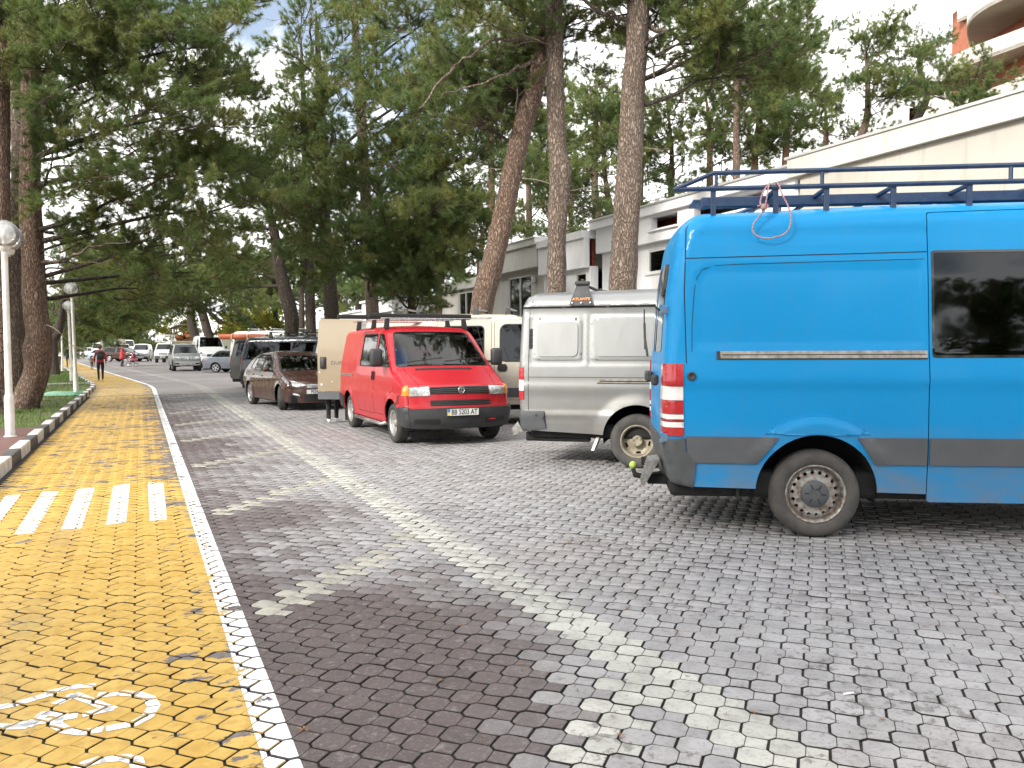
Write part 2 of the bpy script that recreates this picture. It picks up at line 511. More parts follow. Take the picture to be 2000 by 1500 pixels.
def yellow_mat(joints=False):
    m, nt, b = mat0('worn_yellow_path_paint')
    g = coords(nt, 'World')
    mp = nd(nt, 'Mapping')
    mp.inputs['Rotation'].default_value = (0, 0, -R(24.4))
    nt.links.new(g, mp.inputs['Vector'])
    v = mp.outputs['Vector']
    sp = nd(nt, 'SeparateXYZ')
    nt.links.new(v, sp.inputs[0])
    mp2 = nd(nt, 'Mapping')
    mp2.inputs['Scale'].default_value = (1.0, 1.6, 1)
    nt.links.new(v, mp2.inputs['Vector'])
    w1 = noise(nt, mp2.outputs['Vector'], 3.1, 9, .68)
    w2 = noise(nt, mp2.outputs['Vector'], .55, 4, .6)
    w3 = noise(nt, v, 34, 7, .7)
    # wear: worst along the right edge and on the stretch past the crossing
    edge = ramp(nt, sp.outputs['X'], -.12, .42, 0, .12)
    far = mth(nt, 'MULTIPLY', ramp(nt, sp.outputs['Y'], 9.5, 11.5, 0, .11), ramp(nt, sp.outputs['Y'], 20, 30, 1, .8))
    thr = mth(nt, 'ADD', mth(nt, 'ADD', edge, far), mth(nt, 'MULTIPLY', mth(nt, 'SUBTRACT', w2, .5), .42))
    wear = ramp(nt, mth(nt, 'ADD', mth(nt, 'ADD', w1, thr), mth(nt, 'MULTIPLY', w3, .07)), .695, .715)
    tone = noise(nt, v, 4.2, 6, .6)
    tone2 = noise(nt, v, 15, 5, .6)
    y = mixc(nt, ramp(nt, tone, .38, .66), (.55, .36, .085), (.47, .285, .045))
    y = mixc(nt, mth(nt, 'MULTIPLY', ramp(nt, tone2, .48, .62), .55), y, (.37, .205, .03))
    # faint tyre and foot grime streak running along the path
    st = mth(nt, 'ABSOLUTE', mth(nt, 'SUBTRACT', sp.outputs['X'], -.62))
    streak = mth(nt, 'MULTIPLY', ramp(nt, st, .03, .22, 1, 0), ramp(nt, w3, .35, .65, .1, .55))
    streak = mth(nt, 'MULTIPLY', streak, ramp(nt, w2, .4, .6))
    y = mixc(nt, streak, y, (.24, .19, .10))
    bare = mixc(nt, ramp(nt, w3, .35, .65), (.19, .165, .155), (.10, .08, .075))
    fin = mixc(nt, wear, y, bare)
    if joints:
        mq = nd(nt, 'Mapping')
        mq.inputs['Rotation'].default_value = (0, 0, -R(24.4-45))
        mq.inputs['Scale'].default_value = (1/.1125, 1/.1125, 1)
        nt.links.new(g, mq.inputs['Vector'])
        vo = nd(nt, 'TexVoronoi', feature='DISTANCE_TO_EDGE')
        setin(vo, Scale=1.0, Randomness=.12)
        nt.links.new(mq.outputs['Vector'], vo.inputs['Vector'])
        fin = mixc(nt, ramp(nt, vo.outputs['Distance'], .03, .08, .75, 0), fin, (.05, .04, .03))
    lk(nt, fin, b.inputs['Base Color'])
    lk(nt, ramp(nt, wear, 0, 1, .5, .8), b.inputs['Roughness'])
    lk(nt, bump(nt, mth(nt, 'ADD', w3, mth(nt, 'MULTIPLY', wear, -.5)), .35, .004), b.inputs['Normal'])
    return m
def line_mat(name, thr=.60):
    m, nt, b = mat0(name)
    v = coords(nt, 'World')
    n = noise(nt, v, 3.2, 9, .7)
    n2 = noise(nt, v, 30, 6, .7)
    wear = ramp(nt, mth(nt, 'ADD', n, mth(nt, 'MULTIPLY', n2, .12)), thr, thr+.02)
    c = mixc(nt, ramp(nt, n2, .4, .7), (.80, .81, .82), (.66, .67, .69))
    lk(nt, c, b.inputs['Base Color'])
    b.inputs['Roughness'].default_value = .55
    tr = nd(nt, 'BsdfTransparent')
    mx = nd(nt, 'MixShader')
    nt.links.new(wear, mx.inputs[0])
    nt.links.new(b.outputs[0], mx.inputs[1])
    nt.links.new(tr.outputs[0], mx.inputs[2])
    nt.links.new(mx.outputs[0], nt.nodes['Material Output'].inputs['Surface'])
    return m
def joint_mat():
    m, nt, b = mat0('sand_filled_joint')
    v = coords(nt, 'World')
    n = noise(nt, v, 25, 5)
    lk(nt, mixc(nt, ramp(nt, n, .4, .7), (.016, .014, .013), (.045, .038, .031)), b.inputs['Base Color'])
    b.inputs['Roughness'].default_value = .95
    return m
def far_mat(name, col, col2, jl=.35):
    """paving too far off to tell the stones apart"""
    m, nt, b = mat0(name)
    g = coords(nt, 'World')
    mp = nd(nt, 'Mapping')
    mp.inputs['Rotation'].default_value = (0, 0, -R(24.4-45))
    mp.inputs['Scale'].default_value = (1/.1125, 1/.1125, 1)
    nt.links.new(g, mp.inputs['Vector'])
    vo = nd(nt, 'TexVoronoi', feature='DISTANCE_TO_EDGE')
    setin(vo, Scale=1.0, Randomness=.12)
    nt.links.new(mp.outputs['Vector'], vo.inputs['Vector'])
    n1 = noise(nt, g, .45, 6, .6)
    n2 = noise(nt, g, 9, 6, .7)
    c = mixc(nt, ramp(nt, n1, .38, .64), col, col2)
    c = mixc(nt, mth(nt, 'MULTIPLY', ramp(nt, n2, .45, .72), .4), c, (.09, .072, .068))
    c = mixc(nt, mth(nt, 'MULTIPLY', ramp(nt, vo.outputs['Distance'], .02, .07, 1, 0), jl*2), c, (.04, .034, .03))
    lk(nt, c, b.inputs['Base Color'])
    lk(nt, ramp(nt, n1, .3, .7, .8, .6), b.inputs['Roughness'])
    return m

M['joint'] = joint_mat()
M['paver_o'] = paver_mat('concrete_paver', 'object')
M['paver_a'] = paver_mat('concrete_paver_field', 'attr')
M['yellow'] = yellow_mat()
M['yellowfar'] = yellow_mat(True)
M['line'] = line_mat('worn_white_road_paint', .64)
M['stripe'] = line_mat('white_crossing_paint', .68)
M['symbol'] = line_mat('white_symbol_paint', .78)
M['farpave'] = far_mat('far_concrete_paving', (.255, .243, .244), (.20, .172, .167))
M['farband'] = far_mat('far_cream_paving', (.33, .32, .29), (.26, .245, .22))

V0, V1, VP = -1.56, 9.6, .46         # kerb, far side of the stone field, path edge
SA, SB = 0.6, 29.6
# ---- the bend: beyond s = 33 the road and the path swing a little to the left
BEND = 33.4
D2 = Vector((-.505, .863, 0))
N2 = Vector((.863, .505, 0))
def rp(v, s, z=0.0):
    """road coords that follow the bend"""
    if s <= BEND: return rw(v, s, z)
    k = min(1.0, (s-BEND)/6)
    a = rw(0, BEND)
    d1 = Vector((UX, UY, 0)); n1 = Vector((UY, -UX, 0))
    d = d1.lerp(D2, k*.5).normalized() if k < 1 else None
    if k < 1:
        p = a + d*(s-BEND)
        n = n1.lerp(N2, k).normalized()
    else:
        p = a + d1.lerp(D2, .5).normalized()*6 + D2*(s-BEND-6)
        n = N2
    p = p + n*v
    return Vector((p.x, p.y, z))
def ribbon(mb, va, vb, ss, z):
    vs = []
    for s in ss: vs += [rp(va, s, z), rp(vb, s, z)]
    return mb.add(vs, [(2*i, 2*i+1, 2*i+3, 2*i+2) for i in range(len(ss)-1)])
SS = [SB, 31.5, BEND, BEND+1, BEND+2, BEND+3, BEND+4, BEND+5, BEND+6, 45, 60, 90, 140, 220, 400]

road = MB()
road.mi = 0
road.rbox(VP, V1, SA, SB, -.06, -.013)
road.mi = 1
ribbon(road, VP, 10.4, SS, 0)
def quad_rw(mb, v0, v1, s0, s1, z): return mb.add([rw(v0, s0, z), rw(v1, s0, z), rw(v1, s1, z), rw(v0, s1, z)], [(0, 1, 2, 3)])
quad_rw(road, V1, 10.4, -40, SB, 0)
quad_rw(road, VP, V1, -40, SA, 0)
road = tag(road.build('road', [M['joint'], M['farpave']]), kind='structure')
bp = MB()
bp.mi = 0
bp.rbox(V0, VP, SA, SB, -.06, -.013)
bp.mi = 1
ribbon(bp, V0, VP, SS, 0)
quad_rw(bp, V0, VP, -40, SA, 0)
bike = tag(bp.build('bike_path', [M['joint'], M['yellowfar']]), kind='structure')

# far paving bands, laid on the far road sheet
fb = MB()
ribbon(fb, BAND_V-.2, BAND_V+.2, [s for s in SS if s < 150], .004)
fb.build('cream_band', M['farband'], road)
for k in range(5, 11):
    sk = S0 + k*DS
    if sk - 1.7 < SB: continue
    m_ = MB()
    w = .1*1.45
    m_.add([rp(VP+.06, sk-1.7*1.06-w, .004), rp(VP+.06, sk-1.7*1.06+w, .004), rp(BAND_V-.2, sk+w, .004), rp(BAND_V-.2, sk-w, .004)], [(0, 3, 2, 1)])
    m_.build('cream_cross_band', M['farband'], road)

# ---- one keyhole-shaped stone: an octagon with a small square cast onto it
A = .1591
def shrink(poly, d):
    n = len(poly)
    out = []
    for i in range(n):
        p0, p1, p2 = (Vector(poly[(i+k) % n]) for k in (-1, 0, 1))
        n1 = Vector((-(p1-p0).y, (p1-p0).x)).normalized()
        n2 = Vector((-(p2-p1).y, (p2-p1).x)).normalized()
        b = (n1+n2)
        out.append(tuple(p1 + b*(d/max(.3, (1+n1.dot(n2))))))
    return out
q, e = A/2, .0685*math.sqrt(2)-A/2
OCT = [(q, -e), (q, e), (e, q), (-e, q), (-q, e), (-q, -e), (-e, -q), (e, -q)]
hs = .044*math.sqrt(2)
SQR = [(A/2+hs*math.cos(a), -A/2+hs*math.sin(a)) for a in (0, PI/2, PI, 3*PI/2)]
def offs(poly, ds):
    """move every edge of a convex counter-clockwise polygon inwards by its own distance"""
    n = len(poly); L = []
    for i in range(n):
        p, q_ = Vector(poly[i]), Vector(poly[(i+1) % n])
        d = (q_-p).normalized(); nn_ = Vector((-d.y, d.x))
        L.append((p+nn_*ds[i], d))
    out = []
    for i in range(n):
        (p, d), (p2, d2) = L[i-1], L[i]
        cr = d.x*d2.y-d.y*d2.x
        t = ((p2.x-p.x)*d2.y-(p2.y-p.y)*d2.x)/cr
        out.append(tuple(p+d*t))
    return out
GAP = .0056
OD = [GAP]*7 + [.0012]
SD = [GAP, .0012, GAP, GAP]
def stone():
    m_ = MB()
    for P, ds in ((OCT, OD), (SQR, SD)):
        lo, hi = offs(P, ds), offs(P, [x+.0022 for x in ds])
        n = len(P)
        m_.mi = 0
        m_.add([(x, y, -.003) for x, y in lo] + [(x, y, 0) for x, y in hi], [tuple(range(n, 2*n))] + [(i, (i+1) % n, (i+1) % n+n, i+n) for i in range(n)])
        m_.mi = 1
        m_.add([(x, y, -.018) for x, y in lo] + [(x, y, -.003) for x, y in lo], [(i, (i+1) % n, (i+1) % n+n, i+n) for i in range(n)])
    return m_
ROTR = math.atan2(-UX, UY)           # road frame: x across, y along
st0 = stone()
me_road = st0.mesh([M['paver_o'], M['joint']], name='paver')
me_path = st0.mesh([M['yellow'], M['joint']], name='paver')
base_v = np.array(st0.v)
cells = []
i0, i1 = int(V0/A)-2, int(V1/A)+2
j0, j1 = int(SA/A)-1, int(SB/A)+1
for i in range(i0, i1):
    for j in range(j0, j1):
        v, s = (i+.1)*A, j*A
        if v-A/2 < V0-.01 or v > V1 or s < SA+.1 or s > SB-.1: continue
        cells.append((v, s))
def screen(v, s):
    p = rw(v, s)
    zc = p.y*math.cos(PITCH) + CAM_H*math.sin(PITCH)
    yc = -p.y*math.sin(PITCH) + CAM_H*math.cos(PITCH)
    return (1000 + FPX*p.x/max(.01, zc), 750 + FPX*yc/max(.01, zc), zc)
def tri_of(mb):
    t = []
    for f in mb.f:
        for k in range(1, len(f)-1): t.append((f[0], f[k], f[k+1]))
    return np.array(t)
stri = tri_of(st0)
smi = np.array([st0.m[k] for k, f in enumerate(st0.f) for _ in range(len(f)-2)])
paths = [c for c in cells if c[0]+.04 < VP]
roads = [c for c in cells if c[0]+.04 >= VP]
tops = []                            # tops of the stones, for the paint that lies on them
OCTN, SQRN = [np.array(offs(P, [x+.0024 for x in ds])) for P, ds in ((OCT, OD), (SQR, SD))]
for cellset, par, me, fm, isroad in ((roads, road, me_road, M['paver_a'], True), (paths, bike, me_path, M['yellow'], False)):
    def vis(c):
        x, y, z = screen(*c)
        return (0 if (-40 < x < 2040 and y < 1560 and z > 0) else 1000) + z
    cellset.sort(key=vis)
    rest_v, rest_t, rest_c = [], [], []
    for n, (v, s) in enumerate(cellset):
        dz = random.uniform(-.0025, .0015) + .007*min(0, mnoise.noise(Vector((v*.8, s*.8, 7.7))))*(1 if isroad else .4)
        tx, ty = random.gauss(0, .011), random.gauss(0, .011)
        tw = random.gauss(0, .012)
        col = paver_col(v, s, random)
        tops.append((v, s, dz, tx, ty, tw))
        if n < 300:
            o = new_obj('paver', me, par, rw(v, s, dz))
            o.rotation_euler = (tx, ty, ROTR+tw)
            o.color = c4(col)
        else:
            c, sn = math.cos(tw), math.sin(tw)
            lx = base_v[:, 0]*c - base_v[:, 1]*sn
            ly = base_v[:, 0]*sn + base_v[:, 1]*c
            lz = base_v[:, 2] + dz - ty*lx + tx*ly
            a, b_ = v+lx, s+ly
            rest_t.append(stri + len(rest_v)*len(base_v))
            rest_v.append(np.stack([a*UY + b_*UX, -a*UX + b_*UY, lz], 1))
            rest_c.append(col)
    me_r = np_mesh('paver_field', np.concatenate(rest_v), np.concatenate(rest_t), [fm, M['joint']], mi=np.tile(smi, len(rest_v)))
    if isroad:
        ca = me_r.attributes.new('Col', 'FLOAT_COLOR', 'POINT')
        arr = np.ones((len(rest_v), len(base_v), 4), dtype=np.float32)
        arr[:, :, :3] = np.array(rest_c)[:, None, :]
        ca.data.foreach_set('color', arr.ravel())
    tag(new_obj('paver_field', me_r, par), kind='stuff')

# ---- road paint: clipped to the tops of the stones so that the joints stay open
def clip(poly, win):
    out = poly
    n = len(win)
    for i in range(n):
        ax, ay = win[i]; bx_, by_ = win[(i+1) % n]
        ex, ey = bx_-ax, by_-ay
        inp, out = out, []
        for k in range(len(inp)):
            p, q_ = inp[k], inp[(k+1) % len(inp)]
            dp = ex*(p[1]-ay) - ey*(p[0]-ax)
            dq = ex*(q_[1]-ay) - ey*(q_[0]-ax)
            if dp >= 0: out.append(p)
            if (dp >= 0) != (dq >= 0):
                t = dp/(dp-dq)
                out.append((p[0]+(q_[0]-p[0])*t, p[1]+(q_[1]-p[1])*t))
        if len(out) < 3: return []
    return out
def ccw(p):
    a = sum(p[i][0]*p[(i+1) % len(p)][1] - p[(i+1) % len(p)][0]*p[i][1] for i in range(len(p)))
    return p if a > 0 else p[::-1]
def painted(name, quads, m, parent, lift=.0022):
    mb = MB()
    for qd in quads:
        qd = ccw([tuple(x) for x in qd])
        c0 = np.array(qd)
        lo, hi = c0.min(0)-.2, c0.max(0)+.2
        for (v, s, dz, tx, ty, tw) in tops:
            if not (lo[0] < v < hi[0] and lo[1] < s < hi[1]): continue
            c, sn = math.cos(tw), math.sin(tw)
            for W in (OCTN, SQRN):
                win = [(v+x*c-y*sn, s+x*sn+y*c) for x, y in W]
                r = clip(qd, win)
                if len(r) >= 3:
                    mb.add([rw(a, b_, dz - ty*(a-v) + tx*(b_-s) + lift) for a, b_ in r], [tuple(range(len(r)))])
    if mb.v: return mb.build(name, m, parent)
ls = list(np.arange(SA, SB, .8)) + [SB]
painted('edge_line', [[(.385, a), (.515, a), (.515, b_), (.385, b_)] for a, b_ in zip(ls[:-1], ls[1:])], M['line'], bike)
fl = MB()
ribbon(fl, .385, .515, [s for s in SS if s < 150], .005)
fl.build('edge_line', M['line'], bike)
def gp(px, py):
    ax, ay = (px-1000)/FPX, (py-750)/FPX
    c, s = math.cos(PITCH), math.sin(PITCH)
    k = CAM_H/(s + ay*c)
    return vs_of(ax*k, (c - ay*s)*k)
for qd in ([(288, 940), (318, 940), (325, 1012), (291, 1015)], [(221, 945), (253, 942), (245, 1017), (206, 1022)], [(150, 952), (185, 949), (158, 1028), (118, 1031)], [(82, 957), (114, 955), (65, 1037), (26, 1040)], [(10, 964), (40, 962), (-28, 1050), (-66, 1054)]):
    painted('crossing_stripe', [[gp(*p) for p in qd]], M['stripe'], bike)
def strokes(lines, w):
    qs = []
    for L in lines:
        P = [Vector(gp(x/2.419, 880+y/2.419)) for x, y in L]
        for a, b_ in zip(P[:-1], P[1:]):
            d = (b_-a)
            if d.length < 1e-4: continue
            d.normalize()
            n = Vector((-d.y, d.x))*w/2
            a2, b2 = a-d*w*.15, b_+d*w*.15
            qs.append([tuple(a2-n), tuple(b2-n), tuple(b2+n), tuple(a2+n)])
    return qs
bikeL = [[(215, 1135), (330, 1110), (435, 1102)], [(-60, 1212), (60, 1190), (160, 1160), (255, 1132)], [(262, 1186), (345, 1146), (430, 1178), (520, 1215)], [(392, 1240), (520, 1212)],
         [(465, 1147), (560, 1138), (640, 1142), (700, 1162), (722, 1200), (690, 1250), (620, 1285), (505, 1306)],
         [(470, 1312), (380, 1322), (300, 1312), (255, 1285), (262, 1260), (350, 1246)], [(-40, 1292), (20, 1297), (120, 1295), (215, 1228), (300, 1240)], [(60, 1290), (225, 1268)]]
painted('bicycle_symbol', strokes(bikeL, .052), M['symbol'], bike)
painted('bicycle_symbol', strokes([[(330, 1510), (400, 1472), (480, 1450), (580, 1442), (635, 1458), (648, 1500), (640, 1540)], [(200, 1560), (330, 1510)]], .052), M['symbol'], bike)

# ---- kerb of black and white blocks along the lawn
M['kerbw'] = mat('whitewashed_concrete', (.70, .69, .65), .75, scale=5, col2=(.45, .43, .39), bmp=.3, bscale=40)
M['kerbb'] = mat('black_painted_concrete', (.045, .046, .048), .7, scale=6, col2=(.11, .10, .095), bmp=.3, bscale=40)
kerb = tag(new_obj('kerb', None), kind='structure')
kb = MB().bbox(-.075, .075, -.485, .485, -.08, .15, .018)
kw, kk = kb.mesh(M['kerbw']), kb.mesh(M['kerbb'])
def kerb_run(v, s0, s1, start=0):
    n = int(round(s1-s0))
    for i in range(n):
        a, b_ = rp(v, s0+i), rp(v, s0+i+1)
        o = new_obj('kerb_block', kw if (i+start) % 2 == 0 else kk, kerb, (a+b_)/2)
        d = b_-a
        o.rotation_euler = (0, 0, math.atan2(-d.x, d.y))
        o.location.z = random.uniform(-.014, .008)
        o.rotation_euler = (random.gauss(0, .006), random.gauss(0, .012), o.rotation_euler[2]+random.gauss(0, .007))
kerb_run(V0-.08, -6.55, 120.45, 0)

# ---- lawn, red paving strip and cross path left of the kerb
def lawn_mat():
    m, nt, b = mat0('lawn_soil')
    v = coords(nt, 'World')
    n = noise(nt, v, .9, 6, .65)
    n2 = noise(nt, v, 14, 5, .7)
    c = mixc(nt, ramp(nt, n, .38, .62), (.07, .105, .025), (.105, .085, .045))
    c = mixc(nt, ramp(nt, n2, .45, .7), c, (.13, .085, .045))
    lk(nt, c, b.inputs['Base Color'])
    b.inputs['Roughness'].default_value = .95
    lk(nt, bump(nt, n2, .7, .03), b.inputs['Normal'])
    return m
lw = MB()
ribbon(lw, -26, V0-.155, [17.6, 22, 26, 29, 31, BEND] + SS[3:-3], .075)
lawn = tag(lw.build('lawn', lawn_mat()), kind='structure')
M['redpave'] = far_mat('red_paving', (.20, .095, .080), (.15, .075, .065), .5)
rpv = MB()
rpv.rbox(-26, V0-.155, -20, 17.55, -.08, .085)
tag(rpv.build('footpath', M['redpave']), kind='structure')
M['conc'] = mat('pale_concrete', (.36, .35, .32), .85, scale=3, col2=(.24, .23, .21), bmp=.3)
def lawn_path(s0, s1):
    m_ = MB()
    ribbon(m_, -26, V0-.16, [s0, s1], .10)
    return tag(m_.build('garden_path', M['conc']), kind='structure')
lawn_path(38.2, 39.6)

# grass: countless blades in tufts
def grass_mat():
    m, nt, b = mat0('grass_blade')
    v = coords(nt, 'World')
    n = noise(nt, v, 1.3, 5, .6)
    n2 = noise(nt, v, 60, 2, .6)
    c = mixc(nt, ramp(nt, n, .35, .65), (.13, .235, .04), (.09, .16, .03))
    c = mixc(nt, ramp(nt, n2, .55, .75), c, (.20, .19, .07))
    lk(nt, c, b.inputs['Base Color'])
    b.inputs['Roughness'].default_value = .7
    return m
def grass(n, s0, s1, v0, h):
    u = rng.random(n)
    s = s0 + (s1-s0)*u**1.25
    v = v0 + (V0-.17-v0)*rng.random(n)**.8
    P = np.array([rp(a, b_)[:] for a, b_ in zip(v, s)])
    keep = np.array([mnoise.noise(Vector((q[0]*.9, q[1]*.9, .5)))+.5*mnoise.noise(Vector((q[0]*3.1, q[1]*3.1, 2)))+random.gauss(0, .18) > -.36 for q in P])
    P = P[keep]; u = u[keep]; n = len(P)
    P[:, 2] = .07
    ang = rng.random(n)*2*PI
    ln = h*(.5+rng.random(n))
    wd_ = .006 + .006*u
    lean = rng.normal(0, .35, (n, 2))
    dx = np.stack([np.cos(ang)*wd_, np.sin(ang)*wd_, np.zeros(n)], 1)
    tip = P + np.stack([lean[:, 0]*ln, lean[:, 1]*ln, ln], 1)
    V = np.stack([P-dx, P+dx, tip], 1).reshape(-1, 3)
    return V
gv = np.concatenate([grass(52000, 17.6, 60, -9, .07), grass(9000, 40, 95, -9, .09)])
gm = np_mesh('grass', gv, np.arange(len(gv)).reshape(-1, 3), [grass_mat()])
tag(new_obj('grass', gm), 'short green grass growing on the lawn beside the kerb', 'grass', kind='stuff')
# pavement and planting strip behind the parked cars
vg = MB()
ribbon(vg, 10.4, 10.55, [-40, 0, SB] + SS[1:-3], .13)
ribbon(vg, 10.4, 10.401, [-40, 0, SB] + SS[1:-3], .12)
vg.rbox(10.401, 12.6, -40, 33, -.05, .115)
tag(vg.build('pavement', M['conc']), kind='structure')
# fallen leaves, needles and litter on the stones
M['leaf'] = mat('dry_leaf', (.30, .15, .06), .8, scale=30, col2=(.16, .08, .035))
lm = MB()
for k in range(5):
    a = 2*PI*k/5
    lm.add([(0, 0, .004), (.016*math.cos(a-.3), .016*math.sin(a-.3), .010), (.034*math.cos(a), .034*math.sin(a), .004+.006*(k % 2)), (.016*math.cos(a+.3), .016*math.sin(a+.3), .008)], [(0, 1, 2, 3)])
lm = lm.mesh(M['leaf'])
spots = [gp(x, y) for x, y in [(1010, 1062), (1110, 1062), (1018, 1298), (1455, 1072), (1225, 1190), (900, 1222), (1860, 1095), (1805, 1228), (1470, 1395), (1720, 1410), (860, 1330), (590, 1425), (1320, 1238), (640, 1120), (1945, 1165), (1560, 1160), (1210, 1440)]]
for v, s in spots:
    o = tag(new_obj('dry_leaf', lm, None, rw(v, s, .001), random.random()*6), 'small curled dry brown leaf lying on the grey paving stones', 'leaf', 'dry leaves on the paving')
    k = random.uniform(.6, 1.0)
    o.scale = (k, k*random.uniform(.5, 1), k)
M['paper'] = mat('white_paper', (.8, .78, .74), .8, var=.1)
v, s = gp(1645, 1361)
cg = MB().tube([(0, 0, .006), (.05, .015, .006)], .0045, 8).build('cigarette_end', M['paper'], None, loc=rw(v, s))
tag(cg, 'white cigarette end lying on the grey paving stones', 'litter')
# fallen needles and crumbs of bark: one scatter
M['needlebrown'] = mat('dry_needle', (.17, .105, .065), .85, scale=30, col2=(.09, .06, .04))
n = 1500
vv, ss_ = rng.uniform(.5, 9.4, n), 1 + 18*rng.random(n)**1.4
P = np.array([rw(a, b_)[:] for a, b_ in zip(vv, ss_)]); P[:, 2] = .003
an = rng.random(n)*PI
L = rng.uniform(.008, .034, n); Wd = rng.uniform(.0008, .0018, n)
d = np.stack([np.cos(an), np.sin(an), 0*an], 1); e_ = np.stack([-np.sin(an), np.cos(an), 0*an], 1)
Vn = np.stack([P-d*L[:, None]-e_*Wd[:, None], P+d*L[:, None]-e_*Wd[:, None], P+d*L[:, None]+e_*Wd[:, None]+[0, 0, .003]], 1).reshape(-1, 3)
tag(new_obj('fallen_needles', np_mesh('fallen_needles', Vn, np.arange(len(Vn)).reshape(-1, 3), [M['needlebrown']])), 'dry pine needles scattered over the paving stones', 'needles', kind='stuff')

# ================================================================== VEHICLES
def rnd(pts, r=.05, n=4):
    """round the corners of a closed polygon; r one number or one per corner"""
    m = len(pts)
    rs = r if hasattr(r, '__len__') else [r]*m
    out = []
    for i in range(m):
        p0, p1, p2 = (Vector(pts[(i+k) % m]) for k in (-1, 0, 1))
        a, b = p0-p1, p2-p1
        q = min(rs[i], a.length*.48, b.length*.48)
        if q < 1e-4:
            out.append(tuple(p1)); continue
        A_, B_ = p1+a.normalized()*q, p1+b.normalized()*q
        for k in range(n+1):
            t = k/n
            out.append(tuple(A_*(1-t)**2 + p1*2*t*(1-t) + B_*t*t))
    return out
def circ(x, z, r, n=24, kx=1.0, a0=0.0):
    return [(x+kx*r*math.cos(a0+2*PI*k/n), z+r*math.sin(a0+2*PI*k/n)) for k in range(n)]
def rect(x0, x1, z0, z1, r=.03): return rnd([(x0, z0), (x1, z0), (x1, z1), (x0, z1)], r)
def inpoly(P, poly):
    P = np.asarray(P, float); q = np.asarray(poly, float)
    x, y = P[:, 0][:, None], P[:, 1][:, None]
    x1, y1 = q[:, 0][None], q[:, 1][None]
    x2, y2 = np.roll(q[:, 0], -1)[None], np.roll(q[:, 1], -1)[None]
    c = (y1 > y) != (y2 > y)
    xi = (x2-x1)*(y-y1)/np.where(y2 == y1, 1e-12, y2-y1) + x1
    return (np.sum(c & (x < xi), 1) % 2) == 1
def dens(poly, g):
    out = []
    n = len(poly)
    for i in range(n):
        a, b = poly[i], poly[(i+1) % n]
        L = math.hypot(b[0]-a[0], b[1]-a[1])
        k = max(1, int(math.ceil(L/g)))
        for t in range(k): out.append((a[0]+(b[0]-a[0])*t/k, a[1]+(b[1]-a[1])*t/k))
    return out
def tri2d(outer, holes, g, extra=None):
    loops = [dens(outer, g)] + [dens(h, g) for h in holes]
    pts, eds = [], []
    for L in loops:
        n0 = len(pts); pts += L
        eds += [(n0+i, n0+(i+1) % len(L)) for i in range(len(L))]
    B = np.array(pts)
    o = np.array(outer)
    lo, hi = o.min(0), o.max(0)
    gx = np.arange(lo[0]+g*.5, hi[0], g); gy = np.arange(lo[1]+g*.5, hi[1], g)
    G = np.array([(x+(g*.25 if j % 2 else -g*.25), y) for j, y in enumerate(gy) for x in gx]).reshape(-1, 2)
    if extra is not None and len(extra): G = np.concatenate([G, extra])
    if len(G):
        k = inpoly(G, outer)
        for h in holes: k &= ~inpoly(G, h)
        G = G[k]
    ng = len(G)
    if ng:
        keep = np.ones(ng, bool)
        for a in range(0, ng, 2000):
            d = ((G[a:a+2000, None, :]-B[None])**2).sum(2).min(1)
            keep[a:a+2000] = d > (.3*g)**2
        if extra is not None and len(extra): pass
        G = G[keep]
    allp = [Vector(p) for p in pts] + [Vector(p) for p in G]
    r = delaunay_2d_cdt(allp, eds, [], 0, 1e-5)
    V = np.array([v[:] for v in r[0]])
    F = [f for f in r[2] if len(f) >= 3]
    F = np.array([f[:3] for f in F])
    C = V[F].mean(1)
    k = inpoly(C, outer)
    for h in holes: k &= ~inpoly(C, h)
    F = F[k]
    u, inv = np.unique(F, return_inverse=True)
    return V[u], inv.reshape(-1, 3)
def shell(name, V, F, m, parent, want, depth=.015, off=0.0, smooth=True):
    """a panel: surface V,F, folded inwards at its rim"""
    V = np.asarray(V, float)
    a, b, c = V[F[:, 0]], V[F[:, 1]], V[F[:, 2]]
    nn = np.cross(b-a, c-a)
    if (nn.sum(0)*np.asarray(want)).sum() < 0:
        F = F[:, ::-1]; nn = -nn
    vn = np.zeros_like(V)
    for k in range(3): np.add.at(vn, F[:, k], nn)
    vn /= np.maximum(1e-9, np.linalg.norm(vn, axis=1))[:, None]
    if off: V = V + vn*off
    n = len(V)
    from collections import Counter
    cnt = {}
    for f in F:
        for k in range(3):
            e = (int(f[k]), int(f[(k+1) % 3]))
            cnt[e] = 1
    bd = [e for e in cnt if (e[1], e[0]) not in cnt]
    faces = [tuple(int(x) for x in f) for f in F]
    verts = [tuple(p) for p in V]
    if depth:
        mp = {}
        for e in bd:
            for q in e:
                if q not in mp:
                    mp[q] = len(verts)
                    verts.append(tuple(V[q]-vn[q]*depth))
        rim = [(e[1], e[0], mp[e[0]], mp[e[1]]) for e in bd]
        nf = len(faces)
        faces += rim
    me = bpy.data.meshes.new(name)
    me.from_pydata(verts, [], faces)
    me.materials.append(m)
    if smooth:
        sm = [True]*len(faces)
        if depth:
            for i in range(nf, len(faces)): sm[i] = False
        me.polygons.foreach_set('use_smooth', sm)
    me.update()
    if depth and smooth:
        be = {tuple(sorted(e)) for e in bd}
        sh = [tuple(sorted(ed.vertices)) in be for ed in me.edges]
        at_ = me.attributes.new('sharp_edge', 'BOOLEAN', 'EDGE')
        at_.data.foreach_set('value', sh)
    return new_obj(name, me, parent)

